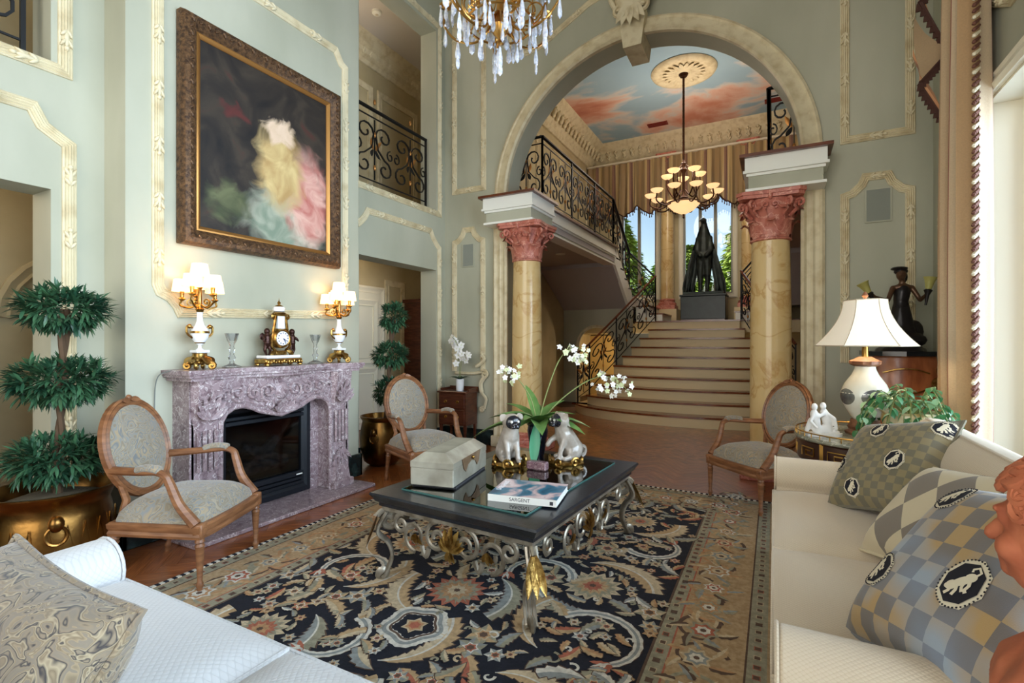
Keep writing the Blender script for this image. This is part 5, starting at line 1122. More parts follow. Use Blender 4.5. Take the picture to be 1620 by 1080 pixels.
for k in range(60):
    y = RY_0+0.1+k*0.07
    for x in (fx0-gw/2, fx1+gw/2, RX_0+0.062, RX_1-0.062): mo.flower(x, y, 0.022, [rg.choice([0, 3, 8]), 8], 4, 0.0)
for k in range(38): x = RX_0+0.2+k*0.07; mo.flower(x, fy1+gw/2, 0.022, [rg.choice([0, 3, 8]), 8], 4, 0); mo.flower(x, RY_1-0.062, 0.022, [rg.choice([0, 3, 8]), 8], 4, 0)
mo.mb.build('border_motif', PAL, rug, smooth=0, kind='stuff')
# ---------------------------------------------------------------- COFFEE TABLE
steel = mat('aged_silver_iron', (176,168,152), 0.36, 0.6, col2=(128,118,102), scale=14, bump=0.05, bscale=60)
blackwood = mat('black_ribbed_stone', (18,20,26), 0.35, col2=(32,36,44), scale=30, bump=0.08, bscale=90, coat=0.35)
tglass = thin_glass('table_glass', (196,222,214), 0.16, 0.01)
edge_g = mat('glass_edge', (66,104,98), 0.15)
ct = thing('coffee_table', 'black framed glass coffee table on scrolled silver iron base', 'coffee table', (-1.43, 2.80, RZ+0.001), -4)
TW, TL, TZ = 0.535, 0.735, 0.49
fp_ = [(-0.0, 0.0), (-0.0, -0.012), (-0.02, -0.05), (-0.035, -0.058), (-0.035, -0.075), (0.17, -0.075), (0.17, 0.0)]
mb = MB(); mb.sweep([(-TW, -TL, TZ), (TW, -TL, TZ), (TW, TL, TZ), (-TW, TL, TZ)], [(0.17, 0.0), (0.0, 0.0), (-0.004, -0.012), (0.012, -0.035), (0.02, -0.05), (0.035, -0.06), (0.035, -0.078), (0.17, -0.078), (0.17, 0.0)], (0,0,1), True); mb.build('top_frame', blackwood, ct, smooth=30)
MB().box(-TW+0.13, TW-0.13, -TL+0.13, TL-0.13, TZ+0.0005, TZ+0.010).build('glass_top', tglass, ct, smooth=0)
mb = MB(); mb.sweep([(-TW+0.125, -TL+0.125, TZ+0.0055), (TW-0.125, -TL+0.125, TZ+0.0055), (TW-0.125, TL-0.125, TZ+0.0055), (-TW+0.125, TL-0.125, TZ+0.0055)], [(-0.002, -0.0045), (-0.002, 0.0045), (0.002, 0.0045), (0.002, -0.0045), (-0.002, -0.0045)], (0,0,1), True); mb.build('glass_bevel', edge_g, ct, smooth=0)
zr = TZ-0.09
mb = MB(); mb.sweep([(-TW+0.06, -TL+0.06, zr), (TW-0.06, -TL+0.06, zr), (TW-0.06, TL-0.06, zr), (-TW+0.06, TL-0.06, zr)], [(-0.015, -0.012), (-0.015, 0.012), (0.015, 0.012), (0.015, -0.012), (-0.015, -0.012)], (0,0,1), True); mb.build('apron_rail', steel, ct, smooth=0)
for sx_ in (-1, 1):
    for sy in (-1, 1):
        d = Vector((sx_*0.7, sy*0.7, 0)); o_ = Vector((sx_*(TW-0.1), sy*(TL-0.1), 0)); U = Vector((0,0,1)); sd = Vector((-sy*0.7, sx_*0.7, 0))
        leg = bpy.data.objects.new('leg', None); C.objects.link(leg); leg.parent = ct
        for w in (-0.022, 0, 0.022):
            pts = [o_+d*0.0+sd*w+U*z0 for z0 in ()]+bez([o_+d*0.05+sd*w+U*(zr-0.02), o_+d*0.10+sd*w+U*0.27, o_+d*0.04+sd*w+U*0.2, o_+d*0.02+sd*w+U*0.12, o_+d*0.055+sd*w+U*0.03, o_+d*0.075+sd*w+U*0.012], 7)
            MB().tube(pts, 0.0105, 6).build('leg_bar', steel, leg)
        MB().tube(spiral(o_+d*0.035+U*0.325, 0.072, 0.02, 0.4, 1.4, 22, d, U), 0.012, 6, sq=1.6).build('leg_scroll', steel, leg)
        MB().tube(spiral(o_+d*0.07+U*0.026, 0.024, 0.008, -pi/2, 1.2, 12, d, U), 0.012, 6, sq=2.2).build('foot_scroll', steel, leg)
        for q_ in (-0.5, 0, 0.5): MB().leaf(o_+d*0.095+U*0.37, d*0.25+sd*q_*0.5-U, d, 0.2, 0.045, -0.12, 6).build('gilt_leaf', gold, leg)
def apron(p0, p1):
    p0 = Vector(p0); p1 = Vector(p1); e = p1-p0; Ln = e.length; e.normalize(); U = Vector((0,0,1)); nn = Vector((e.y, -e.x, 0)); mid = (p0+p1)/2
    def sc_(x, z, r, a0, tn, w=0.009): MB().tube(spiral(mid+e*x+U*z, r, r*0.28, a0, tn, 22, e, U), w, 6, sq=1.8).build('apron_scroll', steel, ct)
    for sg in (-1, 1):
        A_ = (lambda a: a) if sg > 0 else (lambda a: pi-a)
        sc_(sg*0.095, zr-0.1, 0.09, A_(pi*0.5), -sg*1.3, 0.0075); sc_(sg*0.25, zr-0.115, 0.09, A_(-pi*0.5), sg*1.3, 0.0075); sc_(sg*Ln*0.37, zr-0.075, 0.062, A_(pi*0.6), -sg*1.3, 0.0075)
        MB().tube([mid+e*(sg*(0.15+0.05*t))+U*(zr-0.16-0.05*sin(pi*t)) for t in [i/8 for i in range(9)]], 0.009, 6, sq=1.8).build('apron_bar', steel, ct)
        for j in (-0.6, 0.6, 0): MB().leaf(mid+e*(sg*0.235)+nn*0.012+U*(zr-0.1), e*j-U*0.9, nn, 0.07, 0.03, 0.15, 4).build('gilt_leaf', gold, ct)
    for j in range(7):
        a = radians(-72+24*j); MB().leaf(mid+nn*0.015+U*(zr-0.14), e*sin(a)+U*cos(a), nn, 0.13-0.012*abs(j-3), 0.04, 0.15, 5).build('gilt_leaf', gold, ct)
    for j in (-0.5, 0, 0.5): MB().leaf(mid+nn*0.015+U*(zr-0.14), e*j-U, nn, 0.07, 0.03, 0.1, 4).build('gilt_leaf', gold, ct)
a_, b_ = TW-0.06, TL-0.06
apron((-a_, -b_, 0), (a_, -b_, 0)); apron((a_, -b_, 0), (a_, b_, 0)); apron((a_, b_, 0), (-a_, b_, 0)); apron((-a_, b_, 0), (-a_, -b_, 0))
# ---- things on the table
TT = RZ+0.001+TZ+0.0105; TF = RZ+0.001+TZ+0.0005
silver_box = mat('aged_silver_leaf', (178,174,158), 0.4, 0.35, col2=(140,134,118), scale=6, bump=0.05); patina = mat('brown_patina', (132,108,84), 0.5, 0.3, col2=(104,80,58), scale=14)
bxt = thing('trinket_chest', 'silver leaf chest with a brown clasp standing on the coffee table', 'box', (-1.78, 2.56, TT), 10.8)
lw, ll, hh = 0.135, 0.27, 0.112
MB().box(-lw, lw, -ll, ll, 0.012, hh, b=0.004).build('body', silver_box, bxt, smooth=0)
mb = MB(); vs = [(-lw, -ll, hh+0.002), (lw, -ll, hh+0.002), (lw, ll, hh+0.002), (-lw, ll, hh+0.002), (-lw, -ll, hh+0.035), (lw, -ll, hh+0.035), (lw, ll, hh+0.035), (-lw, ll, hh+0.035)]; q = 0.07
vs += [(-lw+q, -ll+q*0.6, hh+0.085), (lw-q, -ll+q*0.6, hh+0.085), (lw-q, ll-q*0.6, hh+0.085), (-lw+q, ll-q*0.6, hh+0.085)]
mb.add(vs, [(3, 2, 1, 0)]+[(k*4+i, k*4+(i+1) % 4, k*4+4+(i+1) % 4, k*4+4+i) for k in range(2) for i in range(4)]+[(8, 9, 10, 11)]); mb.build('lid', silver_box, bxt, smooth=0)
pl = [(-0.15, 0.035), (-0.12, -0.03), (-0.09, -0.05), (-0.06, -0.015), (0.0, 0.0), (0.06, -0.015), (0.09, -0.05), (0.12, -0.03), (0.15, 0.035)]
mb = MB(); mb.prism([(y, hh+z) for y, z in pl], lw+0.001, lw+0.005, 'x'); mb.build('clasp', patina, bxt, smooth=0)
MB().ell((lw+0.014, 0, hh+0.018), 0.011, 10, 6).build('knob', gold, bxt)
MB().box(-lw-0.002, lw+0.003, -ll+0.03, ll-0.03, 0.0, 0.012).build('plinth', mat('box_foot_reflection', (52,52,56), 0.5), bxt, smooth=0)  # dark strip along the chest's foot, standing in for its reflection
# book : SARGENT monograph
bk = thing('art_book', 'large art book with blue and pink cover lying on the glass', 'book', (-1.18, 2.44, TT), 10)
cover = mat('book_cover', (52,108,132), 0.3, coat=0.3); N, L, b = nodes(cover); tc = N['Texture Coordinate']
nz = N.new('ShaderNodeTexNoise'); nz.inputs['Scale'].default_value = 6; nz.inputs['Detail'].default_value = 4; nz.inputs['Distortion'].default_value = 0.8; L.new(tc.outputs['Object'], nz.inputs['Vector']); rr = ramp(N, [(0.3, (26,52,84)), (0.46, (52,118,144)), (0.54, (206,176,176)), (0.62, (226,206,204)), (0.7, (44,58,66))]); L.new(nz.outputs[0], rr.inputs[0]); L.new(rr.outputs[0], b.inputs['Base Color'])
bw_, bd_, bh_ = 0.185, 0.15, 0.036
MB().box(-bw_+0.004, bw_-0.004, -bd_+0.003, bd_-0.004, 0.003, bh_-0.003).build('pages', white, bk, smooth=0)
MB().box(-bw_, bw_, -bd_, bd_, bh_-0.003, bh_).build('front_cover', cover, bk, smooth=0); MB().box(-bw_, bw_, -bd_, bd_, 0, 0.003).build('back_cover', white, bk, smooth=0); MB().box(-bw_, bw_, -bd_-0.001, -bd_+0.003, 0, bh_).build('spine', white, bk, smooth=0)
def lettering(txt, size, parent, loc, rot, m, name='lettering'):
    cu = bpy.data.curves.new(name, 'FONT'); cu.body = txt; cu.size = size; cu.align_x = 'CENTER'; cu.align_y = 'CENTER'; cu.extrude = 0.0003; cu.materials.append(m)
    o_ = bpy.data.objects.new('tmp', cu); C.objects.link(o_); dg = bpy.context.evaluated_depsgraph_get(); me = bpy.data.meshes.new_from_object(o_.evaluated_get(dg)); bpy.data.objects.remove(o_)
    o = bpy.data.objects.new(name, me); C.objects.link(o); o.parent = parent; o.location = loc; o.rotation_euler = rot; return o
inkd = mat('dark_ink', (60,60,66), 0.5); inkw = mat('white_ink', (230,232,236), 0.5)
lettering('SARGENT', 0.026, bk, (-0.01, -bd_-0.0014, bh_/2), (radians(90), 0, 0), inkd); lettering('SARGENT', 0.04, bk, (-bw_+0.03, 0.02, bh_+0.0004), (0, 0, radians(90)), inkw)
MB().box(0.15, 0.168, -bd_-0.0018, -bd_-0.001, 0.008, 0.026).build('publisher_mark', inkd, bk, smooth=0)
# ---- pug figurines on gilt rocaille bases
pug_m = mat('glazed_cream_porcelain', (180,170,158), 0.15, col2=(150,140,128), scale=14, coat=0.5); pug_b = mat('glazed_black_porcelain', (26,26,34), 0.12, coat=0.5)
eye_m = mat('eye_white', (230,228,220), 0.2)
def pug(loc, rz, label, paw):
    t = thing('pug_figurine', label, 'figurine', loc, rz, 'porcelain pugs'); t.scale = (1.15, 1.15, 1.15)
    mb = MB(); mb.lathe([(0.0, 0.0), (0.1, 0.0), (0.105, 0.012), (0.09, 0.026), (0.0, 0.03)], 18, lob=5, amp=0.09)
    for k in range(6):
        a = 2*pi*k/6; d = Vector((cos(a), sin(a), 0)); s_ = Vector((-sin(a), cos(a), 0)); mb.tube(spiral(d*0.095+Vector((0,0,0.022)), 0.034, 0.008, 0, 1.3*(1 if k % 2 else -1), 16, s_, (0,0,1)), 0.009, 6)
    mb.build('gilt_base', gold, t)
    mb = MB(); z = 0.025   # sitting, facing +y
    mb.ell((0, -0.045, z+0.062), (0.07, 0.07, 0.066), 14, 9); mb.cap((0, -0.03, z+0.085), (0, 0.015, z+0.16), 0.066, 0.056); mb.cap((0, 0.01, z+0.16), (0, 0.03, z+0.21), 0.052, 0.048)
    mb.ell((0, 0.035, z+0.235), (0.058, 0.05, 0.05), 12, 8)
    for sg in (-1, 1):
        mb.ell((sg*0.045, -0.035, z+0.045), (0.03, 0.055, 0.042)); mb.cap((sg*0.05, -0.01, z+0.016), (sg*0.05, 0.04, z+0.013), 0.017, 0.015)
        if sg > 0 and paw: mb.cap((sg*0.032, 0.03, z+0.14), (sg*0.035, 0.085, z+0.115), 0.021, 0.016); mb.cap((sg*0.035, 0.085, z+0.115), (sg*0.035, 0.105, z+0.09), 0.016, 0.015)
        else: mb.cap((sg*0.03, 0.025, z+0.14), (sg*0.03, 0.055, z+0.06), 0.022, 0.016); mb.cap((sg*0.03, 0.055, z+0.06), (sg*0.03, 0.065, z+0.012), 0.015, 0.015); mb.ell((sg*0.03, 0.078, z+0.01), (0.016, 0.022, 0.011))
    blob(mb, 'body', pug_m, t, 0.006, 3)
    mb = MB(); mb.tube(spiral((0, -0.115, z+0.045), 0.038, 0.014, -pi/2, -0.9, 16, (0,1,0), (0,0,1)), [0.013]*9+[0.009]*8, 7); mb.build('tail', pug_m, t)
    mb = MB(); mb.ell((0, 0.066, z+0.236), (0.048, 0.03, 0.042), 12, 8); mb.ell((0, 0.09, z+0.222), (0.026, 0.018, 0.02)); mb.ell((0, 0.107, z+0.23), (0.01, 0.006, 0.007))
    for sg in (-1, 1): mb.ell((sg*0.013, 0.1, z+0.212), (0.014, 0.012, 0.011))
    blob(mb, 'muzzle', pug_b, t, 0.005, 2)
    for sg in (-1, 1):
        MB().leaf((sg*0.036, 0.03, z+0.278), (sg*0.8, 0.5, -0.6), (0.2*sg, 0.6, 0.8), 0.05, 0.045, 0.3, 4).build('ear', pug_m, t); MB().ell((sg*0.02, 0.092, z+0.243), 0.0085, 8, 6).build('eye', eye_m, t)
pug((-1.59, 2.98, TT), -132, 'seated porcelain pug with curled tail, left of the orchid', False)
pug((-1.27, 3.20, TF+0.01), 146, 'seated porcelain pug with raised paw, right of the orchid', True)
tag(MB().box(-1.44, -1.3, 2.93, 2.985, TT, TT+0.055, b=0.008).build('marble_casket', marble('purple_stone', (122,92,98), (84,60,68), (176,150,150), 30, 0.25, 20), smooth=0), 'small purple stone block in front of the porcelain pugs', 'box')
# ---- orchid between the pugs
petal_w = mat('orchid_petal', (238,236,232), 0.5, sheen=0.2); petal_g = mat('greenish_petal', (214,222,176), 0.5); leaf_g = mat('orchid_leaf', (112,146,78), 0.4, col2=(82,120,60), scale=10, coat=0.2); stem_g = mat('flower_stem', (122,132,76), 0.5); navyv = mat('navy_glaze', (22,28,44), 0.15, coat=0.5)
def blossom(parent, p, d, r, m, cm):
    """five petals and a lip as one flower part with its petals"""
    d = Vector(d).normalized(); a = d.orthogonal().normalized(); b_ = d.cross(a); mb = MB()
    for k in range(5):
        an = 2*pi*k/5+0.3; v = a*cos(an)+b_*sin(an); mb.leaf(p, v+d*0.25, d, r, r*0.75, 0.25, 3)
    mb.ell(Vector(p)+d*r*0.15, r*0.16, 6, 4, mi=1); return mb.build('blossom', [m, cm], parent)
orc = thing('orchid', 'white spray orchid with strappy leaves in a dark vase between pugs', 'plant', (-1.50, 3.24, TT)); ro = random.Random(3)
MB().lathe([(0.0, 0.0), (0.05, 0.0), (0.045, 0.02), (0.06, 0.1), (0.075, 0.2), (0.07, 0.235), (0.08, 0.25), (0.07, 0.25), (0.06, 0.22)], 20).build('vase', navyv, orc)
for (a, l_, w, el, bd) in ((180, 0.40, 0.06, 0.5, 0.42), (200, 0.5, 0.06, 0.25, 0.5), (165, 0.34, 0.05, 0.9, 0.35), (20, 0.36, 0.065, 0.5, 0.5), (350, 0.38, 0.07, 0.35, 0.4), (60, 0.3, 0.06, 1.2, 0.3), (300, 0.3, 0.07, 0.6, 0.6), (255, 0.28, 0.06, 0.5, 0.55), (120, 0.32, 0.05, 1.0, 0.4), (230, 0.3, 0.06, 0.8, 0.4), (140, 0.35, 0.045, 2.2, 0.25), (90, 0.3, 0.06, 0.8, 0.4), (275, 0.26, 0.06, 1.1, 0.6), (325, 0.3, 0.06, 1.0, 0.6), (215, 0.26, 0.055, 1.4, 0.7), (5, 0.26, 0.055, 1.5, 0.7)):
    MB().leaf((0, 0, 0.24), (cos(radians(a)), sin(radians(a)), el), (0,0,1), l_, w*1.75, bd, 7, fold=0.25).build('leaf', leaf_g, orc)
MB().leaf((0.03, -0.09, 0.26), (0.1, -0.35, -0.9), (0.3, -0.9, 0.2), 0.3, 0.075, -0.05, 7).build('leaf', mat('fallen_leaf', (70,142,104), 0.35, coat=0.3), orc)
for (pts, n) in (([(0, 0, 0.24), (-0.05, -0.03, 0.45), (-0.16, -0.1, 0.62), (-0.2, -0.12, 0.6)], 22), ([(0, 0, 0.24), (0.06, 0.05, 0.5), (0.14, 0.09, 0.72), (0.24, 0.12, 0.8), (0.3, 0.12, 0.76)], 28), ([(0, 0, 0.24), (0.14, 0.1, 0.42), (0.32, 0.2, 0.56), (0.46, 0.26, 0.58), (0.56, 0.3, 0.5)], 36)):
    pp_ = bez(pts, 8); sp_ = MB().tube(pp_, [0.005]*(len(pp_)//2)+[0.003]*(len(pp_)-len(pp_)//2), 5).build('flower_spike', stem_g, orc)
    for k in range(n):
        p = pp_[int(len(pp_)*(0.58+0.4*k/n))]+Vector((ro.uniform(-.07, .07), ro.uniform(-.05, .05), ro.uniform(-.1, .05))); blossom(sp_, p, (ro.uniform(-.5, .8), ro.uniform(-1, -.2), ro.uniform(-.4, .6)), ro.uniform(0.017, 0.026), petal_w if ro.random() < 0.55 else petal_g, petal_g)
# ---- small chest of drawers
mahog = mat('mahogany', (96,52,34), 0.3, col2=(70,34,22), scale=7, stretch=(1,1,5), coat=0.35); brass = mat('brass', (190,150,80), 0.3, 1.0)
cb = thing('chest_of_drawers', 'small mahogany chest of drawers under the white potted orchid', 'cabinet', (-3.645, 5.40, 0))
MB().box(-0.205, 0.205, -0.13, 0.14, 0.28, 0.69).build('body', mahog, cb, smooth=0); MB().box(-0.225, 0.225, -0.155, 0.15, 0.69, 0.715, b=0.006).build('top', mahog, cb, smooth=0)
mb = MB(); mb.box(-0.22, 0.22, 0.135, 0.148, 0.715, 0.76); mb.box(-0.22, -0.208, -0.08, 0.135, 0.715, 0.745); mb.box(0.208, 0.22, -0.08, 0.135, 0.715, 0.745); mb.build('gallery', mahog, cb, smooth=0)
for z0, z1 in ((0.5, 0.67), (0.3, 0.48)):
    dw = MB().box(-0.19, 0.19, -0.142, -0.128, z0, z1, b=0.004).build('drawer', mahog, cb, smooth=0)
    for x in (-0.09, 0.09): mb = MB(); mb.ell((x, -0.145, (z0+z1)/2), (0.022, 0.004, 0.016), 10, 6); mb.tube([(x+0.018*cos(a), -0.153, (z0+z1)/2-0.004+0.016*sin(a)) for a in [pi+pi*i/8 for i in range(9)]], 0.003, 5); mb.build('pull', brass, dw)
for sx_ in (-1, 1):
    for y in (-0.11, 0.12): MB().tube([(sx_*0.185, y, 0.29), (sx_*0.185, y, 0.0)], [0.024, 0.012], 4).build('leg', mahog, cb, smooth=0)
po = thing('potted_orchid', 'white orchid in a plain white pot on the small chest', 'plant', (-3.60, 5.38, 0.716)); ro = random.Random(5)
MB().lathe([(0.0, 0.0), (0.048, 0.0), (0.055, 0.15), (0.05, 0.15), (0.045, 0.13), (0.0, 0.13)], 20).build('pot', china, po)
for k in range(6): a = k*1.05; MB().leaf((0, 0, 0.13), (cos(a), sin(a), 0.9), (0,0,1), 0.16, 0.06, 0.45, 5).build('leaf', mat('dark_leaf%d' % k, (44,78,52), 0.4) if k == 0 else MATS['dark_leaf0'], po)
for pts in ([(0, 0, 0.13), (-0.02, 0.0, 0.4), (-0.03, -0.02, 0.6), (-0.1, -0.03, 0.7)], [(0, 0, 0.13), (0.02, -0.01, 0.3), (0.06, -0.03, 0.46), (0.12, -0.04, 0.46)]):
    pp_ = bez(pts, 8); sp_ = MB().tube(pp_, 0.004, 5).build('flower_spike', stem_g, po)
    for k in range(11): p = pp_[int(len(pp_)*(0.5+0.48*k/11))]+Vector((ro.uniform(-.06, .06), ro.uniform(-.04, .03), ro.uniform(-.06, .05))); blossom(sp_, p, (ro.uniform(-.4, .6), -1, ro.uniform(-.3, .3)), ro.uniform(0.04, 0.055), petal_w, petal_g)
# carved white scroll bracket on the wall behind the chest
ws = thing('wall_bracket', 'carved white rococo scroll bracket on the wall beside the chest', 'wall bracket', (-3.37, YB-0.04, 0.0))
MB().tube(bez([(-0.42, 0, 0.93), (-0.15, 0, 0.93), (0.0, 0, 0.95)], 6), 0.02, 6).build('shelf_edge', cream, ws)
MB().tube(spiral((0.03, 0, 0.92), 0.06, 0.015, pi*0.6, -1.3, 20), 0.02, 6).build('scroll', cream, ws); MB().tube(bez([(0.04, 0, 0.9), (-0.02, 0, 0.8), (0.0, 0, 0.68), (0.06, 0, 0.6), (0.03, 0, 0.48)], 8), [0.03]*16+[0.02]*17, 6).build('scroll_stem', cream, ws); MB().tube(spiral((0.0, 0, 0.46), 0.045, 0.012, 0.2, 1.3, 18), 0.016, 6).build('scroll', cream, ws)
MB().tube(bez([(-0.01, 0, 1.18), (0.03, 0, 1.12), (-0.03, 0, 1.06), (-0.1, 0, 1.02)], 6), 0.024, 6).build('scroll_stem', cream, ws)
# wall speakers
grille = mat('speaker_grille', (138,142,132), 0.8, bump=0.3, bscale=400)
for x, z, w, lb in ((-3.61, 2.50, 0.085, 'small grey wall speaker in the narrow panel left of the arch'), (0.845, 2.60, 0.095, 'square grey wall speaker in the panel above the bronze figure')):
    t = thing('wall_speaker', lb, 'speaker', (x, YB-0.001, z), 0, 'wall speakers'); MB().box(-w, w, -0.012, 0, -0.15, 0.15).build('grille', grille, t, smooth=0)
    mb = MB(); mb.sweep([(-w, 0, -0.15), (w, 0, -0.15), (w, 0, 0.15), (-w, 0, 0.15)], [(-0.006, 0), (-0.006, 0.014), (0.006, 0.014), (0.006, 0)], NYm, True); mb.build('bezel', plaster, t, smooth=0)
# smoke detector in the gallery, dark cabinet in the hall
t = thing('smoke_detector', 'round white smoke detector on the gallery ceiling', 'smoke detector', (-4.9, 5.25, 5.95)); MB().lathe([(0.0, -0.045), (0.045, -0.045), (0.065, -0.03), (0.07, 0.0)], 24).build('housing', white, t); MB().lathe([(0.0, -0.05), (0.02, -0.05), (0.022, -0.045)], 12).build('sensor', shade_white, t)
t = thing('hall_cabinet', 'dark wood cabinet in the dim hall behind the topiary', 'cabinet', (-5.32, 6.98, 0)); MB().box(-0.25, 0.25, -0.35, 0.35, 0.05, 2.0).build('body', mahog, t, smooth=0)
for sg in (-1, 1): d_ = MB().box(0.25, 0.265, min(sg*0.01, sg*0.34), max(sg*0.01, sg*0.34), 0.1, 1.95).build('door', mahog, t, smooth=0); MB().ell((0.28, sg*0.05, 1.0), 0.015, 8, 6).build('knob', brass, d_)
MB().box(-0.27, 0.27, -0.38, 0.38, 2.0, 2.06).build('cornice', mahog, t, smooth=0); MB().box(-0.23, 0.23, -0.33, 0.33, 0, 0.05).build('plinth', mahog, t, smooth=0)
for nm, loc, e in (('hall_lamp_light', (-4.9, 5.2, 2.45), 9), ('hall_lamp_light', (-4.9, 0.9, 2.45), 10), ('gallery_lamp_light', (-4.9, 4.8, 5.2), 10), ('gallery_lamp_light', (-4.9, 1.0, 5.2), 14)):
    l = bpy.data.lights.new(nm, 'POINT'); l.energy = e; l.color = (1, 0.8, 0.55); l.shadow_soft_size = 0.12; o = bpy.data.objects.new(nm, l); C.objects.link(o); o.location = loc
# ---------------------------------------------------------------- TOPIARIES in brass pots
topi = mat('topiary_leaf', (66,106,72), 0.45, col2=(34,70,50), scale=9, coat=0.1); moss = mat('moss', (96,84,64), 0.95, bump=0.6, bscale=60)
antique_brass = mat('antique_brass', (150,110,58), 0.3, 1.0, col2=(100,72,38), scale=5, bump=0.15, bscale=26)
def topiary(loc, label, rad, ph, tiers, lean, seed, style):
    t = thing('topiary', label, 'topiary', loc, 0, 'topiaries in brass pots'); rt = random.Random(seed); R_ = rad
    if style == 0: prof = [(0.0, 0.0), (R_*0.72, 0.0), (R_*0.86, ph*0.05), (R_*0.98, ph*0.25), (R_*1.0, ph*0.5), (R_*0.94, ph*0.74), (R_*0.9, ph*0.82), (R_*0.97, ph*0.92), (R_*1.07, ph*0.97), (R_*1.08, ph), (R_*1.03, ph), (R_*0.9, ph*0.9), (R_*0.86, ph*0.7)]
    else: prof = [(0.0, 0.0), (R_*0.55, 0.0), (R_*0.82, ph*0.1), (R_*0.98, ph*0.35), (R_*1.0, ph*0.6), (R_*0.92, ph*0.82), (R_*0.88, ph*0.9), (R_*0.98, ph*0.97), (R_*0.98, ph), (R_*0.92, ph), (R_*0.82, ph*0.85)]
    pot = MB().lathe(prof, 40).build('pot', antique_brass, t)
    if style == 0:
        for k in range(22):
            a = 2*pi*k/22; b_ = 2*pi*(k+0.5)/22; c_ = 2*pi*(k+1)/22
            MB().tube([(R_*1.005*cos(a), R_*1.005*sin(a), ph*0.28), (R_*0.985*cos(b_), R_*0.985*sin(b_), ph*0.68), (R_*1.005*cos(c_), R_*1.005*sin(c_), ph*0.28)], 0.0045, 4).build('chevron', antique_brass, pot)
    for a in ((pi*0.9, pi*1.9) if style == 0 else (pi*1.62, pi*0.62)):
        d = Vector((cos(a), sin(a), 0)); s_ = Vector((-sin(a), cos(a), 0)); h_ = bpy.data.objects.new('handle', None); C.objects.link(h_); h_.parent = t
        MB().ell(d*R_*1.02+Vector((0,0,ph*0.72)), (0.035, 0.035, 0.045), 10, 7).build('lion_boss', antique_brass, h_); MB().tube([d*(R_*1.04)+s_*(0.045*cos(q))+Vector((0,0,ph*0.6+0.05*sin(q))) for q in [2*pi*i/16 for i in range(16)]], 0.008, 6, closed=True).build('ring', antique_brass, h_)
    MB().lathe([(0.0, ph*0.93), (R_*0.5, ph*0.92), (R_*0.84, ph*0.86)], 24).build('moss', moss, t)
    for j in range(2):
        MB().tube([(lean[0]*z+0.014*sin(z*9+j*pi), lean[1]*z+0.014*cos(z*9+j*pi), z) for z in [ph*0.85+(tiers[-1][0]-ph*0.85)*i/16 for i in range(17)]], 0.016, 6).build('stem', bark, t)
    for (zc_, rr, rz2, n) in tiers:
        mb = MB(); c_ = Vector((lean[0]*zc_, lean[1]*zc_, zc_))
        for k in range(n):
            v = Vector((rt.gauss(0, 1), rt.gauss(0, 1), rt.gauss(0, 1))).normalized(); q = 0.5+0.45*rt.random(); p = c_+Vector((v.x*rr*q, v.y*rr*q, v.z*rz2*q))
            for j in range(5):
                d = (v*0.9+Vector((rt.uniform(-.8, .8), rt.uniform(-.8, .8), rt.uniform(-.5, .7)))).normalized(); mb.leaf(p, d, (rt.uniform(-.3, .3), rt.uniform(-.3, .3), 1), rt.uniform(0.06, 0.095)*(rr/0.22)**0.5, 0.017, 0.2, 3)
        mb.build('foliage', topi, t, kind='stuff')
topiary((-3.66, 1.30, 0), 'three tiered topiary in a large brass pot left of the fireplace', 0.28, 0.52, [(0.68, 0.24, 0.115, 300), (1.125, 0.235, 0.12, 330), (1.535, 0.205, 0.115, 300)], (0.03, 0.02), 1, 0)
topiary((-3.82, 4.18, 0), 'slimmer tiered topiary in a brass pot in the hall doorway', 0.24, 0.54, [(0.80, 0.15, 0.15, 170), (1.20, 0.19, 0.13, 230), (1.62, 0.155, 0.155, 210)], (0.05, 0.05), 2, 1)
# ---------------------------------------------------------------- SOFAS AND CUSHIONS
def weave(name, c1, c2, sc=60, rot=45, bump=0.35):
    m = mat(name, c1, 0.85, sheen=0.3); N, L, b = nodes(m); tc = N['Texture Coordinate']; mp_ = N.new('ShaderNodeMapping'); mp_.inputs['Rotation'].default_value = (0, 0, radians(rot)); mp_.inputs['Scale'].default_value = (sc, sc, sc); L.new(tc.outputs['Object'], mp_.inputs[0])
    sp = N.new('ShaderNodeSeparateXYZ'); L.new(mp_.outputs[0], sp.inputs[0]); f = math_node(N, L, 'MULTIPLY', math_node(N, L, 'SINE', math_node(N, L, 'ADD', sp.outputs[0], math_node(N, L, 'MULTIPLY', sp.outputs[2], 0.7))), math_node(N, L, 'SINE', math_node(N, L, 'ADD', sp.outputs[1], math_node(N, L, 'MULTIPLY', sp.outputs[2], 0.7)))); g = math_node(N, L, 'ABSOLUTE', f)
    r = ramp(N, [(0.0, c2), (0.25, c1), (1.0, c1)]); L.new(g, r.inputs[0]); L.new(r.outputs[0], b.inputs['Base Color']); bp = N.new('ShaderNodeBump'); bp.inputs['Strength'].default_value = bump; bp.inputs['Distance'].default_value = 0.003; L.new(g, bp.inputs['Height']); L.new(bp.outputs[0], b.inputs['Normal']); return m
sofa_c = weave('cream_diamond_weave', (210,194,168), (200,182,154), 300, 45, 0.25); sofa_w = weave('white_quilted_weave', (206,205,204), (194,193,192), 210, 45, 0.3)
def soft(o, w, seg=4, sub=0):
    m = o.modifiers.new('rounded', 'BEVEL'); m.width = w; m.segments = seg; m.limit_method = 'ANGLE'; o.data.shade_smooth(); return o
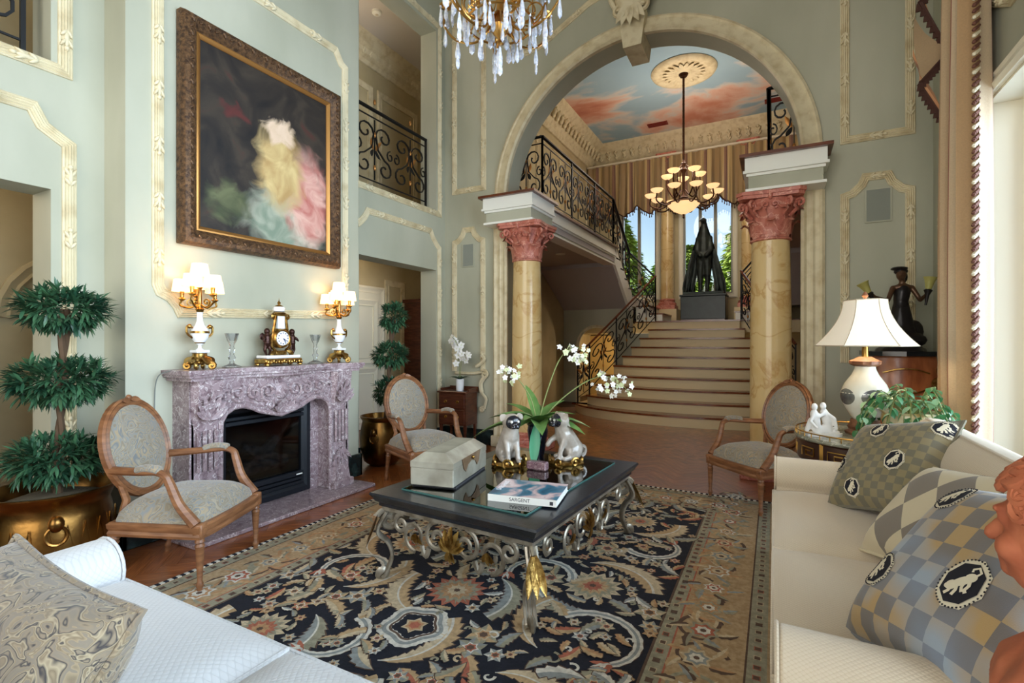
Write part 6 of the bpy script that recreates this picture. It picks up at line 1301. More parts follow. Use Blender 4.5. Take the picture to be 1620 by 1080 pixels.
def sofa(name, label, loc, rz, Ln, m, n_seat, zb_top, arm_z=0.6, bo_=0.0):
    """length along local x, front toward +y (front edge at y=0, back at -0.95)"""
    t = thing(name, label, 'sofa', loc, rz); h = Ln/2
    soft(MB().box(-h+0.02, h-0.02, -0.93, -0.02, 0.04, 0.30).build('base', m, t), 0.03)
    for sx_ in (-1, 1):
        for y in (-0.85, -0.1): MB().lathe([(0.025, 0), (0.035, 0.04), (0.035, 0.045)], 10, (sx_*(h-0.1), y, 0)).build('foot', mahog, t)
    aw = 0.2; w = (2*h-2*aw)/n_seat
    for k in range(n_seat):
        x0 = -h+aw+k*w
        def sf(u, v, x0=x0):
            a, c_ = 2*u-1, 2*v-1; f = max(0, 1-abs(a)**5)*max(0, 1-abs(c_)**5); return (x0+w/2+a*(w/2-0.004), -0.37+c_*0.375, 0.435+0.045*f**0.6)
        mb = MB(); mb.grid(sf, 18, 18); mb.grid(lambda u, v: (lambda p: (p[0], p[1], 0.305))(sf(1-u, v)), 2, 2)
        ring = [sf(i/10, 0) for i in range(10)]+[sf(1, i/10) for i in range(10)]+[sf(1-i/10, 1) for i in range(10)]+[sf(0, 1-i/10) for i in range(10)]
        mb.add([p for p in ring]+[(p[0], p[1], 0.305) for p in ring], [(i, 40+i, 40+(i+1) % 40, (i+1) % 40) for i in range(40)])
        sc_ = mb.build('seat_cushion', m, t, smooth=50); MB().tube([(p[0], p[1], p[2]) for p in ring], 0.006, 6, closed=True).build('welt', m, sc_); MB().tube([(p[0], p[1], 0.315) for p in ring], 0.006, 6, closed=True).build('welt', m, sc_)
    for sg in (-1, 1):
        prof = [(sg*(h-aw+0.01), 0.06), (sg*(h-0.0), 0.06), (sg*h, arm_z-0.14)]+[(sg*(h-aw/2+0.0)+sg*(aw/2+0.02)*cos(a), arm_z-0.1+0.1*sin(a)) for a in [-0.3+(pi+0.6)*i/12 for i in range(13)]]+[(sg*(h-aw+0.01), arm_z-0.16)]
        ar = MB().prism(prof if sg > 0 else prof[::-1], -0.9, -0.01, 'y').build('arm', m, t, smooth=60); soft(ar, 0.03, 3); MB().tube([(x, -0.006, z) for x, z in prof], 0.006, 6, closed=True).build('welt', m, ar)
    # rolled tight back
    bp_ = [(y-bo_, z) for y, z in [(-0.95, 0.08), (-0.70, 0.3), (-0.66, zb_top-0.2), (-0.69, zb_top-0.07), (-0.76, zb_top), (-0.86, zb_top-0.01), (-0.95, zb_top-0.09)]]
    pts = [(p.x, p.y) for p in bez([(y, z, 0) for y, z in bp_], 5)]
    bo = MB().prism(pts, -h+0.03, h-0.03, 'x').build('back', m, t, smooth=60); MB().tube([(-h+0.04, -0.76-bo_, zb_top+0.003), (h-0.04, -0.76-bo_, zb_top+0.003)], 0.007, 6).build('welt', m, bo)
    return t
sofa('sofa', 'long cream sofa along the right wall with patterned cushions', (0.0, 2.46, RZ+0.0022), 90, 2.3, sofa_c, 2, 0.90, 0.62)
sofa('sofa', 'white quilted sofa in the left foreground with a paisley cushion', (-1.26, 0.98, RZ+0.0022), 0, 2.25, sofa_w, 2, 0.84, 0.575, 0.15)
def cushion(name, label, corner, U, V, size, thick, m, weltm, decals=None, group=None):
    """square pillow: corner = bottom-left, U along bottom, V up; returns mapping used for woven decals"""
    U = Vector(U).normalized(); V = Vector(V); V = (V-U*V.dot(U)).normalized(); Nn = U.cross(V); c_ = Vector(corner)+U*size/2+V*size/2
    t = thing(name, label, 'cushion', c_, 0, group); h = size/2
    M = Matrix(((U.x, V.x, Nn.x, 0), (U.y, V.y, Nn.y, 0), (U.z, V.z, Nn.z, 0), (0,0,0,1))); t.matrix_basis = Matrix.Translation(c_) @ M
    def pf(a, b_, s=1):
        k = 1-0.07*(1-a*a)*abs(b_)**3; k2 = 1-0.07*(1-b_*b_)*abs(a)**3; f = (max(0, 1-a**4)*max(0, 1-b_**4))**0.55
        return Vector((a*h*k2, b_*h*k, s*thick/2*f))
    n = 26
    o = MB().grid(lambda u, v: pf(2*u-1, 2*v-1), n, n); o.grid(lambda u, v: pf(1-2*u, 2*v-1, -1), n, n); ob = o.build('cover', m, t, smooth=70)
    uv = ob.data.uv_layers.new(name='UVMap')
    for lp in ob.data.loops:
        q = lp.vertex_index % (n*n); i, j = divmod(q, n); uv.data[lp.index].uv = (i/(n-1), j/(n-1))
    ring = [pf(-1+2*i/14, -1) for i in range(14)]+[pf(1, -1+2*i/14) for i in range(14)]+[pf(1-2*i/14, 1) for i in range(14)]+[pf(-1, 1-2*i/14) for i in range(14)]
    MB().tube(ring, 0.008, 6, closed=True).build('welt', weltm, t)
    return t, pf
def uv_mat(name, build):
    m = mat(name, (150,150,150), 0.85, sheen=0.2); N, L, b = nodes(m); tc = N['Texture Coordinate']; sp = N.new('ShaderNodeSeparateXYZ'); L.new(tc.outputs['UV'], sp.inputs[0]); L.new(build(N, L, sp, tc), b.inputs['Base Color'])
    wv = N.new('ShaderNodeTexNoise'); wv.inputs['Scale'].default_value = 260; L.new(tc.outputs['UV'], wv.inputs['Vector']); bp = N.new('ShaderNodeBump'); bp.inputs['Strength'].default_value = 0.2; bp.inputs['Distance'].default_value = 0.003; L.new(wv.outputs[0], bp.inputs['Height']); L.new(bp.outputs[0], b.inputs['Normal']); return m
def checks(nc, cA, cB, cC, cD):
    def f(N, L, sp, tc):
        ck_ = N.new('ShaderNodeTexChecker'); ck_.inputs['Scale'].default_value = nc; L.new(tc.outputs['UV'], ck_.inputs[0]); nz = N.new('ShaderNodeTexNoise'); nz.inputs['Scale'].default_value = 2.2; L.new(tc.outputs['UV'], nz.inputs['Vector'])
        r1 = ramp(N, [(0.4, cA), (0.6, cC)]); r2 = ramp(N, [(0.4, cB), (0.6, cD)]); L.new(nz.outputs[0], r1.inputs[0]); L.new(nz.outputs[0], r2.inputs[0]); L.new(r1.outputs[0], ck_.inputs[1]); L.new(r2.outputs[0], ck_.inputs[2]); return ck_.outputs[0]
    return f
def diamonds(N, L, sp, tc):
    a = math_node(N, L, 'MULTIPLY', sp.outputs[0], 3.0); b_ = math_node(N, L, 'MULTIPLY', sp.outputs[1], 2.2); p = math_node(N, L, 'FLOOR', math_node(N, L, 'ADD', a, b_)); q = math_node(N, L, 'FLOOR', math_node(N, L, 'SUBTRACT', a, b_)); k = math_node(N, L, 'MODULO', math_node(N, L, 'ADD', p, math_node(N, L, 'ADD', q, 20)), 2.0)
    r = ramp(N, [(0.0, (206,192,160)), (0.5, (130,120,108))], 'CONSTANT'); L.new(k, r.inputs[0]); return r.outputs[0]
blackt = mat('black_thread', (24,24,34), 0.85); ivoryt = mat('ivory_thread', (226,216,190), 0.85)
def lion(t, pf, a0, b0, s, ang, hs):
    """octagonal woven medallion with a lion, laid on the cushion surface"""
    ca_, sa_ = cos(ang), sin(ang); me = bpy.data.objects.new('medallion', None); C.objects.link(me); me.parent = t
    def P(x, y, lift):
        a = a0+(x*ca_-y*sa_)*s; b_ = b0+(x*sa_+y*ca_)*s
        a = max(-1, min(1, a)); b_ = max(-1, min(1, b_)); p = pf(a, b_); return p+Vector((0, 0, lift))
    def disc(r, sy, lift, name, m, n=8, off=pi/8, sub=4):
        mb = MB(); ring = []
        for i in range(n):
            p0 = (r*cos(off+2*pi*i/n), sy*r*sin(off+2*pi*i/n)); p1 = (r*cos(off+2*pi*(i+1)/n), sy*r*sin(off+2*pi*(i+1)/n))
            for j in range(sub): ring.append((p0[0]+(p1[0]-p0[0])*j/sub, p0[1]+(p1[1]-p0[1])*j/sub))
        K = len(ring); vs = [P(x*f, y*f, lift) for f in (0.0001, 0.35, 0.7, 1.0) for x, y in ring]; mb.add(vs, [(k*K+i, k*K+(i+1) % K, (k+1)*K+(i+1) % K, (k+1)*K+i) for k in range(3) for i in range(K)]); return mb.build(name, m, me)
    disc(1.0, 1.15, 0.002, 'ground', ivoryt); 
    mb = MB()
    for i in range(40):
        an = 2*pi*i/40; mb.ell(P(0.93*cos(an), 1.07*sin(an), 0.0035), (hs*0.045*s, hs*0.045*s, 0.001), 5, 3)
    mb.build('bead_border', blackt, me, kind='stuff')
    disc(0.82, 1.15, 0.0038, 'panel', blackt)
    mb = MB()
    def blobp(x, y, rx, ry, an=0): 
        pts = [(x+rx*cos(q)*cos(an)-ry*sin(q)*sin(an), y+rx*cos(q)*sin(an)+ry*sin(q)*cos(an)) for q in [2*pi*i/14 for i in range(14)]]; mb.add([P(px_, py_, 0.0055) for px_, py_ in pts], [tuple(range(14))])
    def lim(pts, w):
        vs = []
        for i, (x, y) in enumerate(pts):
            a = pts[max(0, i-1)]; c_ = pts[min(len(pts)-1, i+1)]; dx, dy = c_[0]-a[0], c_[1]-a[1]; l_ = hypot(dx, dy); vs += [P(x-dy/l_*w, y+dx/l_*w, 0.0055), P(x+dy/l_*w, y-dx/l_*w, 0.0055)]
        mb.add(vs, [(2*i, 2*i+1, 2*i+3, 2*i+2) for i in range(len(pts)-1)])
    blobp(0.02, 0.05, 0.42, 0.2, 0.5); blobp(-0.32, -0.16, 0.24, 0.22); blobp(-0.46, -0.2, 0.14, 0.12); blobp(0.28, 0.24, 0.24, 0.2)
    lim([(-0.25, -0.2), (-0.32, -0.42), (-0.45, -0.55)], 0.07); lim([(-0.1, -0.1), (-0.05, -0.35), (-0.12, -0.58)], 0.07); lim([(0.3, 0.15), (0.36, -0.1), (0.28, -0.3), (0.36, -0.42)], 0.07); lim([(0.15, 0.1), (0.12, -0.2), (0.2, -0.4)], 0.06)
    lim([(0.4, 0.3), (0.55, 0.5), (0.4, 0.7), (0.2, 0.62), (0.22, 0.5)], 0.05)
    mb.build('lion_figure', ivoryt, me)
m1 = uv_mat('olive_check', checks(14, (136,124,90), (112,106,86), (142,130,98), (118,112,94))); m2 = uv_mat('harlequin', diamonds); m3 = uv_mat('blue_gold_check', checks(9, (176,146,96), (118,110,102), (152,164,176), (124,134,148)))
t, pf = cushion('cushion', 'olive checked cushion with lion medallions at far end of cream sofa', (0.25, 3.14, 0.47), (0.6, -0.75, 0.2), (0.21, 0.28, 0.41), 0.53, 0.2, m1, m1, group='cushions on the cream sofa')
for a, b_, s, an in ((-0.2, 0.62, 0.2, 0.5), (0.42, -0.1, 0.2, 0.3), (-0.78, -0.2, 0.18, 1.2), (-0.25, -0.72, 0.18, 0.6), (0.9, 0.72, 0.17, 0.8)): lion(t, pf, a, b_, s, an, 0.265)
cushion('cushion', 'grey and beige diamond cushion between the two lion cushions', (0.32, 2.52, 0.48), (0.42, -0.9, 0.12), (0.3, 0.2, 0.36), 0.47, 0.19, m2, m2, group='cushions on the cream sofa')
t, pf = cushion('cushion', 'blue and gold checked lion cushion nearest the terracotta bust', (0.19, 1.80, 0.475), (0.35, -0.93, 0.19), (0.34, 0.21, 0.41), 0.58, 0.22, m3, m3, group='cushions on the cream sofa')
for a, b_, s, an in ((-0.62, -0.35, 0.2, 0.9), (-0.55, 0.68, 0.2, 0.4), (0.38, -0.2, 0.22, 0.2), (0.8, 0.5, 0.2, 0.7)): lion(t, pf, a, b_, s, an, 0.29)
brown_p = paisley('brown_paisley', [(142,124,96), (112,96,74), (156,140,112), (44,40,42), (128,112,90), (118,106,90)], 15, 4, 0.8, 2.0)
cushion('cushion', 'large brown paisley cushion on the white sofa in the left corner', (-1.605, 0.235, 0.465), (0.97, 0.05, -0.12), (0.05, 0.5, 0.86), 0.5, 0.22, brown_p, brown_p)
# ---------------------------------------------------------------- SIDE TABLE, LAMP, FIGURINE, PLANTER
dkw = mat('dark_walnut', (66,40,30), 0.3, col2=(44,26,20), scale=8, coat=0.3); grm = marble('grey_green_marble', (140,140,124), (104,106,92), (190,188,170), 12, 0.2, 8)
st_ = thing('side_table', 'round dark side table with marble top and brass gallery', 'side table', (0.56, 4.04, 0))
MB().lathe([(0.0, 0.695), (0.43, 0.695), (0.435, 0.705), (0.43, 0.72), (0.0, 0.72)], 40).build('marble_top', grm, st_)
mb = MB(); mb.lathe([(0.41, 0.55), (0.415, 0.56), (0.415, 0.68), (0.43, 0.695), (0.40, 0.695), (0.40, 0.55)], 40); mb.build('apron', dkw, st_)
mb = MB()
for k in range(40): a = 2*pi*k/40; mb.tube([(0.425*cos(a), 0.425*sin(a), 0.72), (0.425*cos(a), 0.425*sin(a), 0.745)], 0.004, 4)
mb.tube([(0.425*cos(2*pi*k/48), 0.425*sin(2*pi*k/48), 0.748) for k in range(48)], 0.005, 5, closed=True); mb.build('gallery', brass, st_)
for k in range(12):
    a = 2*pi*k/12; d = Vector((cos(a), sin(a), 0)); s_ = Vector((-sin(a), cos(a), 0)); o_ = d*0.418+Vector((0,0,0.62)); MB().tube([o_+s_*x+Vector((0,0,z)) for x, z in ((-0.06, -0.03), (-0.06, 0.03), (0.06, 0.03), (0.06, -0.02), (-0.02, -0.02), (-0.02, 0.01), (0.03, 0.01))], 0.005, 4).build('fret_inlay', brass, st_, smooth=0)
for k in range(4): a = pi/4+k*pi/2; MB().tube([(0.37*cos(a), 0.37*sin(a), 0.56), (0.36*cos(a), 0.36*sin(a), 0.0)], [0.026, 0.014], 8).build('leg', dkw, st_); MB().box(0.40*cos(a)-0.02, 0.40*cos(a)+0.02, 0.40*sin(a)-0.02, 0.40*sin(a)+0.02, 0.55, 0.69).build('brass_mount', brass, st_, smooth=0)
lp = thing('table_lamp', 'tall white porcelain lamp with flared ivory shade on side table', 'lamp', (0.55, 4.12, 0.721))
lampb = mat('painted_porcelain', (228,228,216), 0.15, col2=(214,206,184), scale=5, coat=0.5)
wd = mat('carved_stand', (150,104,74), 0.5, col2=(110,70,48), scale=20)
MB().lathe([(0.0, 0.0), (0.11, 0.0), (0.115, 0.015), (0.09, 0.03), (0.1, 0.05), (0.085, 0.07), (0.08, 0.1), (0.0, 0.1)], 24, lob=8, amp=0.04).build('carved_base', wd, lp)
MB().lathe([(0.07, 0.1), (0.085, 0.12), (0.12, 0.18), (0.142, 0.24), (0.143, 0.28), (0.12, 0.34), (0.08, 0.4), (0.062, 0.44), (0.058, 0.47)], 32).build('vase_body', lampb, lp)
MB().lathe([(0.062, 0.46), (0.085, 0.475), (0.088, 0.495), (0.06, 0.51), (0.035, 0.525)], 24, lob=10, amp=0.06).build('collar', wd, lp)
MB().lathe([(0.02, 0.52), (0.018, 0.6), (0.024, 0.61), (0.012, 0.63), (0.012, 0.66)], 14).build('brass_neck', brass, lp)
ov = mat('blue_black_oval', (62,66,72), 0.2, col2=(120,120,112), scale=9, coat=0.5)
for a in (-2.6, -1.35, 0.2, 1.6):
    def of(u, v, a=a):
        q = 2*pi*v; da = 0.5*u*cos(q); z = 0.255+0.055*u*sin(q); r = 0.1445-1.6*abs(z-0.26)**1.7; return (r*cos(a+da), r*sin(a+da), z)
    MB().grid(of, 5, 20, cv=True).build('painted_oval', ov, lp)
shl = mat('ivory_silk_shade', (246,240,228), 0.7, emit=(255,226,186), estr=0.16); nS = 6
def shf(u, v):
    a = u*2*pi; k = (u*nS) % 1.0; fl = cos(pi/nS)/cos((k-0.5)*2*pi/nS); r = (0.125+0.17*(1-v)**1.9)*(0.35+0.65*fl); return (r*cos(a), r*sin(a), 0.6+0.31*v)
MB().grid(shf, 72, 14, cu=True).build('shade', shl, lp, smooth=30)
trimm = mat('shade_trim', (190,176,150), 0.7)
for v in (0, 1): MB().tube([shf(i/72, v) for i in range(72)], 0.004, 5, closed=True).build('shade_trim', trimm, lp)
for k in range(nS): MB().tube([shf(k/nS, j/10) for j in range(11)], 0.0035, 4).build('shade_rib', trimm, lp)
MB().lathe([(0.0, 0.905), (0.012, 0.91), (0.01, 0.925), (0.02, 0.94), (0.008, 0.965), (0.0, 0.97)], 10).build('finial', wd, lp); MB().tube([(-0.12, 0, 0.9), (0.12, 0, 0.9)], 0.003, 4).build('harp', brass, lp)
l = bpy.data.lights.new('lamp_bulb', 'POINT'); l.energy = 5; l.color = (1, 0.78, 0.5); l.shadow_soft_size = 0.04; o = bpy.data.objects.new('lamp_bulb', l); C.objects.link(o); o.parent = lp; o.location = (0, 0, 0.73)
# white figurine group
bisq = mat('white_bisque', (232,230,226), 0.6); fg = thing('figurine_group', 'white bisque figurine of two figures on the round side table', 'figurine', (0.29, 3.90, 0.721), 20)
MB().prism([(0.11*cos(2*pi*i/14)*(1+0.1*cos(3*i)), 0.06*sin(2*pi*i/14)) for i in range(14)], 0, 0.02, 'z').build('base', bisq, fg)
mb = MB(); mb.cap((-0.03, 0, 0.02), (-0.045, 0, 0.09), 0.022, 0.028); mb.cap((-0.045, 0, 0.09), (-0.06, -0.01, 0.15), 0.03, 0.026); mb.ell((-0.06, -0.015, 0.195), (0.02, 0.022, 0.025)); mb.cap((-0.06, -0.02, 0.16), (-0.09, -0.03, 0.1), 0.014, 0.01); mb.cap((-0.09, -0.03, 0.1), (-0.06, -0.05, 0.06), 0.01, 0.009); mb.cap((-0.07, 0.01, 0.1), (-0.095, 0.02, 0.03), 0.02, 0.014)
mb.cap((0.04, 0.0, 0.02), (0.03, 0.01, 0.09), 0.02, 0.028); mb.cap((0.03, 0.01, 0.09), (0.01, 0.01, 0.16), 0.03, 0.024); mb.ell((0.0, 0.0, 0.2), (0.02, 0.022, 0.025)); mb.cap((0.02, 0.0, 0.15), (0.06, -0.02, 0.12), 0.014, 0.011); mb.cap((0.06, -0.02, 0.12), (0.075, -0.02, 0.05), 0.012, 0.01); mb.cap((0.0, -0.01, 0.15), (-0.04, -0.03, 0.13), 0.013, 0.01); mb.cap((0.06, 0.0, 0.03), (0.09, 0, 0.025), 0.018, 0.014); mb.ell((0.0, 0.01, 0.04), (0.07, 0.035, 0.03))
blob(mb, 'figure', bisq, fg, 0.006, 2)
# planter with trailing plant
pln = thing('trailing_plant', 'green trailing houseplant in a cream and gold planter behind sofa', 'plant', (0.74, 3.86, 0.721)); rp = random.Random(9)
plm = mat('cream_gold_planter', (226,212,176), 0.25, col2=(196,160,96), scale=8, lo=0.45, hi=0.6, coat=0.4)
MB().lathe([(0.0, 0.0), (0.08, 0.0), (0.085, 0.02), (0.07, 0.035), (0.12, 0.08), (0.145, 0.14), (0.14, 0.18), (0.155, 0.2), (0.145, 0.2), (0.12, 0.17), (0.0, 0.17)], 28).build('planter', plm, pln)
for sg in (-1, 1): MB().ell((sg*0.165*0.9, -sg*0.075, 0.17), (0.03, 0.03, 0.035), 10, 7).build('handle', china, pln)
lv = [mat('ivy_leaf', (62,122,74), 0.35, coat=0.3), mat('pale_ivy_leaf', (150,190,150), 0.35, coat=0.3)]
for k in range(26):
    a = 2*pi*k/26+rp.uniform(-.1, .1); l_ = rp.uniform(0.16, 0.3); d = Vector((cos(a), sin(a), 0)); up0 = rp.uniform(0.05, 0.16)
    pts = bez([d*0.03+Vector((0,0,0.18)), d*(l_*0.5)+Vector((0,0,0.2+up0)), d*(l_*0.85)+Vector((0,0,0.16+up0*0.3)), d*l_+Vector((0,0,rp.uniform(-0.02, 0.12)))], 4)
    sm = MB().tube(pts, 0.0035, 4).build('stem', stem_g, pln)
    for j in range(9):
        p = pts[3+j]; dd = (pts[min(12, 4+j)]-pts[2+j]).normalized(); s_ = dd.cross(Vector((0,0,1))).normalized()*(1 if j % 2 else -1)
        MB().leaf(p, dd*0.5+s_*0.8+Vector((0,0,rp.uniform(-.5, .2))), (rp.uniform(-.3, .3), rp.uniform(-.3, .3), 1), rp.uniform(0.05, 0.075), 0.036, 0.3, 3).build('leaf', lv[0 if rp.random() < 0.75 else 1], sm)
# ---------------------------------------------------------------- PEDESTAL AND BRONZE TORCH BEARER
marq = mat('satinwood_marquetry', (176,104,62), 0.3, col2=(140,76,44), scale=5, stretch=(4,4,1), coat=0.4)
pe = thing('pedestal_cabinet', 'bombe marquetry pedestal with gilt mounts in the corner by the curtain', 'pedestal', (0.93, 5.22, 0))
def pf_(z):
    return 0.205+0.035*sin(pi*min(1, max(0, (z-0.55)/0.7)))-0.035*sin(pi*min(1, max(0, (z-0.15)/0.5)))
mb = MB(); zz = [0.1+1.13*i/18 for i in range(19)]; K = 4
vs = []
for z in zz: r = pf_(z); vs += [(-r, -r*0.8, z), (-r*0.6, -r, z), (0, -r*1.12, z), (r*0.6, -r, z), (r, -r*0.8, z), (r, r*0.8, z), (-r, r*0.8, z)]
mb.add(vs, [(k*7+i, k*7+(i+1) % 7, (k+1)*7+(i+1) % 7, (k+1)*7+i) for k in range(18) for i in range(7)]); mb.build('body', marq, pe, smooth=40)
MB().box(-0.22, 0.22, -0.22, 0.2, 0.0, 0.1, b=0.01).build('plinth', marq, pe, smooth=0)
MB().prism([(-0.25, -0.2), (-0.15, -0.25), (0, -0.28), (0.15, -0.25), (0.25, -0.2), (0.25, 0.21), (-0.25, 0.21)], 1.232, 1.27, 'z').build('marble_top', mat('black_marble', (30,32,34), 0.15), pe, smooth=0)
for sg in (-1, 1):
    mb = MB(); mb.ell((sg*0.235, -0.19, 1.12), (0.035, 0.04, 0.06), 10, 7); mb.tube(spiral((sg*0.22, -0.215, 1.0), 0.06, 0.015, pi/2, sg*1.3, 18), 0.014, 6); mb.tube(bez([(sg*0.235, -0.19, 1.06), (sg*0.26, -0.2, 0.9), (sg*0.21, -0.2, 0.7), (sg*0.19, -0.19, 0.4), (sg*0.21, -0.2, 0.12)], 6), 0.016, 6)
    for j in range(5): mb.leaf((sg*0.23, -0.22, 1.08), (sg*(j-2)*0.3, -0.3, 1 if j % 2 else -1), (0,-1,0), 0.1, 0.04, 0.1, 4)
    mb.build('gilt_mount', gold, pe)
mb = MB(); mb.tube(bez([(-0.15, -0.255, 1.1), (-0.05, -0.275, 1.13), (0.05, -0.275, 1.13), (0.15, -0.255, 1.1)], 6), 0.006, 5); mb.tube(bez([(-0.16, -0.24, 0.98), (-0.05, -0.27, 0.94), (0.05, -0.27, 0.94), (0.16, -0.24, 0.98)], 6), 0.006, 5); mb.build('gilt_stringing', gold, pe)
bl = thing('torch_bearer_lamp', 'dark bronze woman holding two flower lamps on the corner pedestal', 'statue', (0.94, 5.2, 1.271), 10)
bk_m = mat('black_bronze', (36,32,32), 0.35, 0.4); skin_bz = mat('brown_bronze', (92,66,48), 0.35, 0.5)
MB().lathe([(0.0, 0.0), (0.17, 0.0), (0.16, 0.02), (0.12, 0.045), (0.0, 0.05)], 24, lob=5, amp=0.08).build('base', bk_m, bl)
mb = MB(); mb.cap((0.02, 0, 0.05), (0.0, 0, 0.3), 0.1, 0.075); mb.cap((0.0, 0, 0.3), (0.0, 0, 0.42), 0.075, 0.05); mb.cap((0, 0, 0.42), (0.01, 0, 0.5), 0.055, 0.06); mb.ell((0.1, 0.02, 0.16), (0.07, 0.05, 0.1)); mb.ell((0.07, -0.04, 0.09), (0.1, 0.08, 0.06)); mb.ell((-0.03, -0.05, 0.12), (0.06, 0.05, 0.1))
for k in range(6): mb.cap((-0.07+0.03*k, -0.06, 0.06), (-0.02+0.01*k, -0.05, 0.36), 0.02, 0.014)
blob(mb, 'gown', bk_m, bl, 0.01, 2)
mb = MB(); mb.ell((0.012, 0, 0.53), (0.068, 0.042, 0.035)); mb.cap((0.01, 0, 0.54), (0.005, -0.01, 0.6), 0.024, 0.022); mb.ell((-0.005, -0.02, 0.635), (0.036, 0.042, 0.048), 12, 8); mb.ell((-0.02, -0.06, 0.63), (0.008, 0.012, 0.01))
mb.cap((-0.055, 0, 0.53), (-0.11, -0.05, 0.42), 0.022, 0.018); mb.cap((-0.11, -0.05, 0.42), (-0.22, -0.1, 0.45), 0.018, 0.013); mb.ell((-0.235, -0.105, 0.46), (0.022, 0.014, 0.016)); mb.cap((0.075, 0, 0.53), (0.12, -0.04, 0.42), 0.022, 0.018); mb.cap((0.12, -0.04, 0.42), (0.13, -0.12, 0.46), 0.018, 0.013); mb.ell((0.13, -0.13, 0.47), (0.016, 0.018, 0.02))
blob(mb, 'body', skin_bz, bl, 0.008, 2)
mb = MB(); mb.ell((0.0, 0.0, 0.665), (0.05, 0.05, 0.03), 12, 7); mb.ell((-0.015, -0.01, 0.688), (0.062, 0.055, 0.018), 12, 6); mb.ell((0.03, 0.03, 0.62), (0.03, 0.03, 0.05)); mb.build('cap', bk_m, bl)
tul = mat('green_gold_glass', (166,160,92), 0.25, coat=0.5)
for (x, y, z, tx) in ((-0.25, -0.11, 0.46, -0.5), (0.13, -0.14, 0.47, 0.15)):
    tr_ = bpy.data.objects.new('torch', None); C.objects.link(tr_); tr_.parent = bl; tr_.location = (x, y, z); tr_.rotation_euler = (0, tx, 0)
    MB().lathe([(0.008, -0.1), (0.014, -0.02), (0.03, 0.02), (0.02, 0.03)], 10).build('stalk', bk_m, tr_); MB().lathe([(0.018, 0.02), (0.026, 0.06), (0.036, 0.1), (0.048, 0.125), (0.044, 0.125), (0.03, 0.09), (0.0, 0.03)], 14, lob=6, amp=0.05).build('glass_flower', tul, tr_)
# ---------------------------------------------------------------- CURTAIN, JABOT
cfab = mat('curtain_stripe', (196,168,134), 0.55, sheen=0.3); N, L, b = nodes(cfab); tc = N['Texture Coordinate']; sp = N.new('ShaderNodeSeparateXYZ'); L.new(tc.outputs['UV'], sp.inputs[0]); fr = math_node(N, L, 'FRACT', sp.outputs[0]); rr = ramp(N, [(0.0, (198,170,132)), (0.28, (164,108,86)), (0.36, (208,184,152)), (0.5, (186,150,106)), (0.72, (150,94,76)), (0.8, (204,180,148))], 'CONSTANT'); L.new(fr, rr.inputs[0])
nz = N.new('ShaderNodeTexNoise'); nz.inputs['Scale'].default_value = 120; L.new(tc.outputs['Object'], nz.inputs['Vector']); mx = N.new('ShaderNodeMix'); mx.data_type = 'RGBA'; mx.blend_type = 'MULTIPLY'; mx.inputs[0].default_value = 0.25; L.new(rr.outputs[0], mx.inputs[6]); L.new(nz.outputs[0], mx.inputs[7]); L.new(mx.outputs[2], b.inputs['Base Color'])
cu = thing('curtain', 'tall striped silk curtain with tassel fringe at the side window', 'curtain', (1.115, 4.33, 0.0))
nu, nv = 70, 24
def cf(u, v):
    y = 0.27-0.54*u; a = u*2*pi*4.5; w = 0.075+0.015*sin(v*5); return (w*sin(a)-0.02*cos(a*2.3), y+0.03*sin(a*0.5+v*2), 0.02+5.6*v)
o = MB().grid(cf, nu, nv).build('panel', cfab, cu); uvgrid(o, nu, nv, 3.0, 1)
mb = MB()
for k in range(150):
    p = Vector(cf(1.0, k/149)); mb.tube([p+Vector((0, -0.002, 0.02)), p+Vector((-0.03, -0.03, -0.012))], [0.008, 0.014], 4, mi=k % 3 == 2); mb.ell(p+Vector((-0.035, -0.035, -0.018)), 0.013, 5, 4, mi=k % 3 == 2)
mb.build('fringe', [mat('curtain_fringe', (104,66,54), 0.8), ivoryt], cu, kind='stuff', smooth=60)
jb = thing('jabot', 'cascading peach silk jabot with brown fringe at curtain top', 'curtain', (1.0, 4.52, 2.9), -62); peach = mat('peach_silk', (196,140,96), 0.5, sheen=0.3)
zz_ = [(-0.09, 0.0), (0.1, 0.28), (-0.1, 0.5), (0.1, 0.85), (-0.1, 1.1), (0.1, 1.5), (-0.1, 1.75), (0.1, 2.1), (-0.08, 2.4)]
for k in range(len(zz_)-1):
    (a0, z0), (a1, z1) = zz_[k], zz_[k+1]; yo = 0.03*k*0.3
    def jf(u, v): y = a0+(a1-a0)*v; z = z0+(z1-z0)*v; return (0.015*sin(u*6+k)-0.012*k*0, (-y)*(1-u)+0.14*u*(-1 if k % 2 else -1), z*(1-u)+(z1+0.25)*u)
    MB().grid(jf, 6, 8).build('fold', peach if k % 2 == 0 else cfab, jb)
    mb = MB()
    for j in range(9): p = Vector(jf(0.0, j/9)); mb.tube([p, p+Vector((-0.012, 0.008, -0.05))], [0.014, 0.02], 5)
    mb.tube([jf(0.0, j/8) for j in range(9)], 0.014, 5); mb.build('fringe', brownf, jb, kind='stuff')
# ---------------------------------------------------------------- TERRACOTTA BUST on a small stand
terra = mat('terracotta', (188,110,74), 0.75, col2=(164,88,58), scale=12, bump=0.1, bscale=60)
bt = thing('bust', 'terracotta bust with curly hair in the right foreground', 'bust', (0.435, 1.13, 0.70), 50)
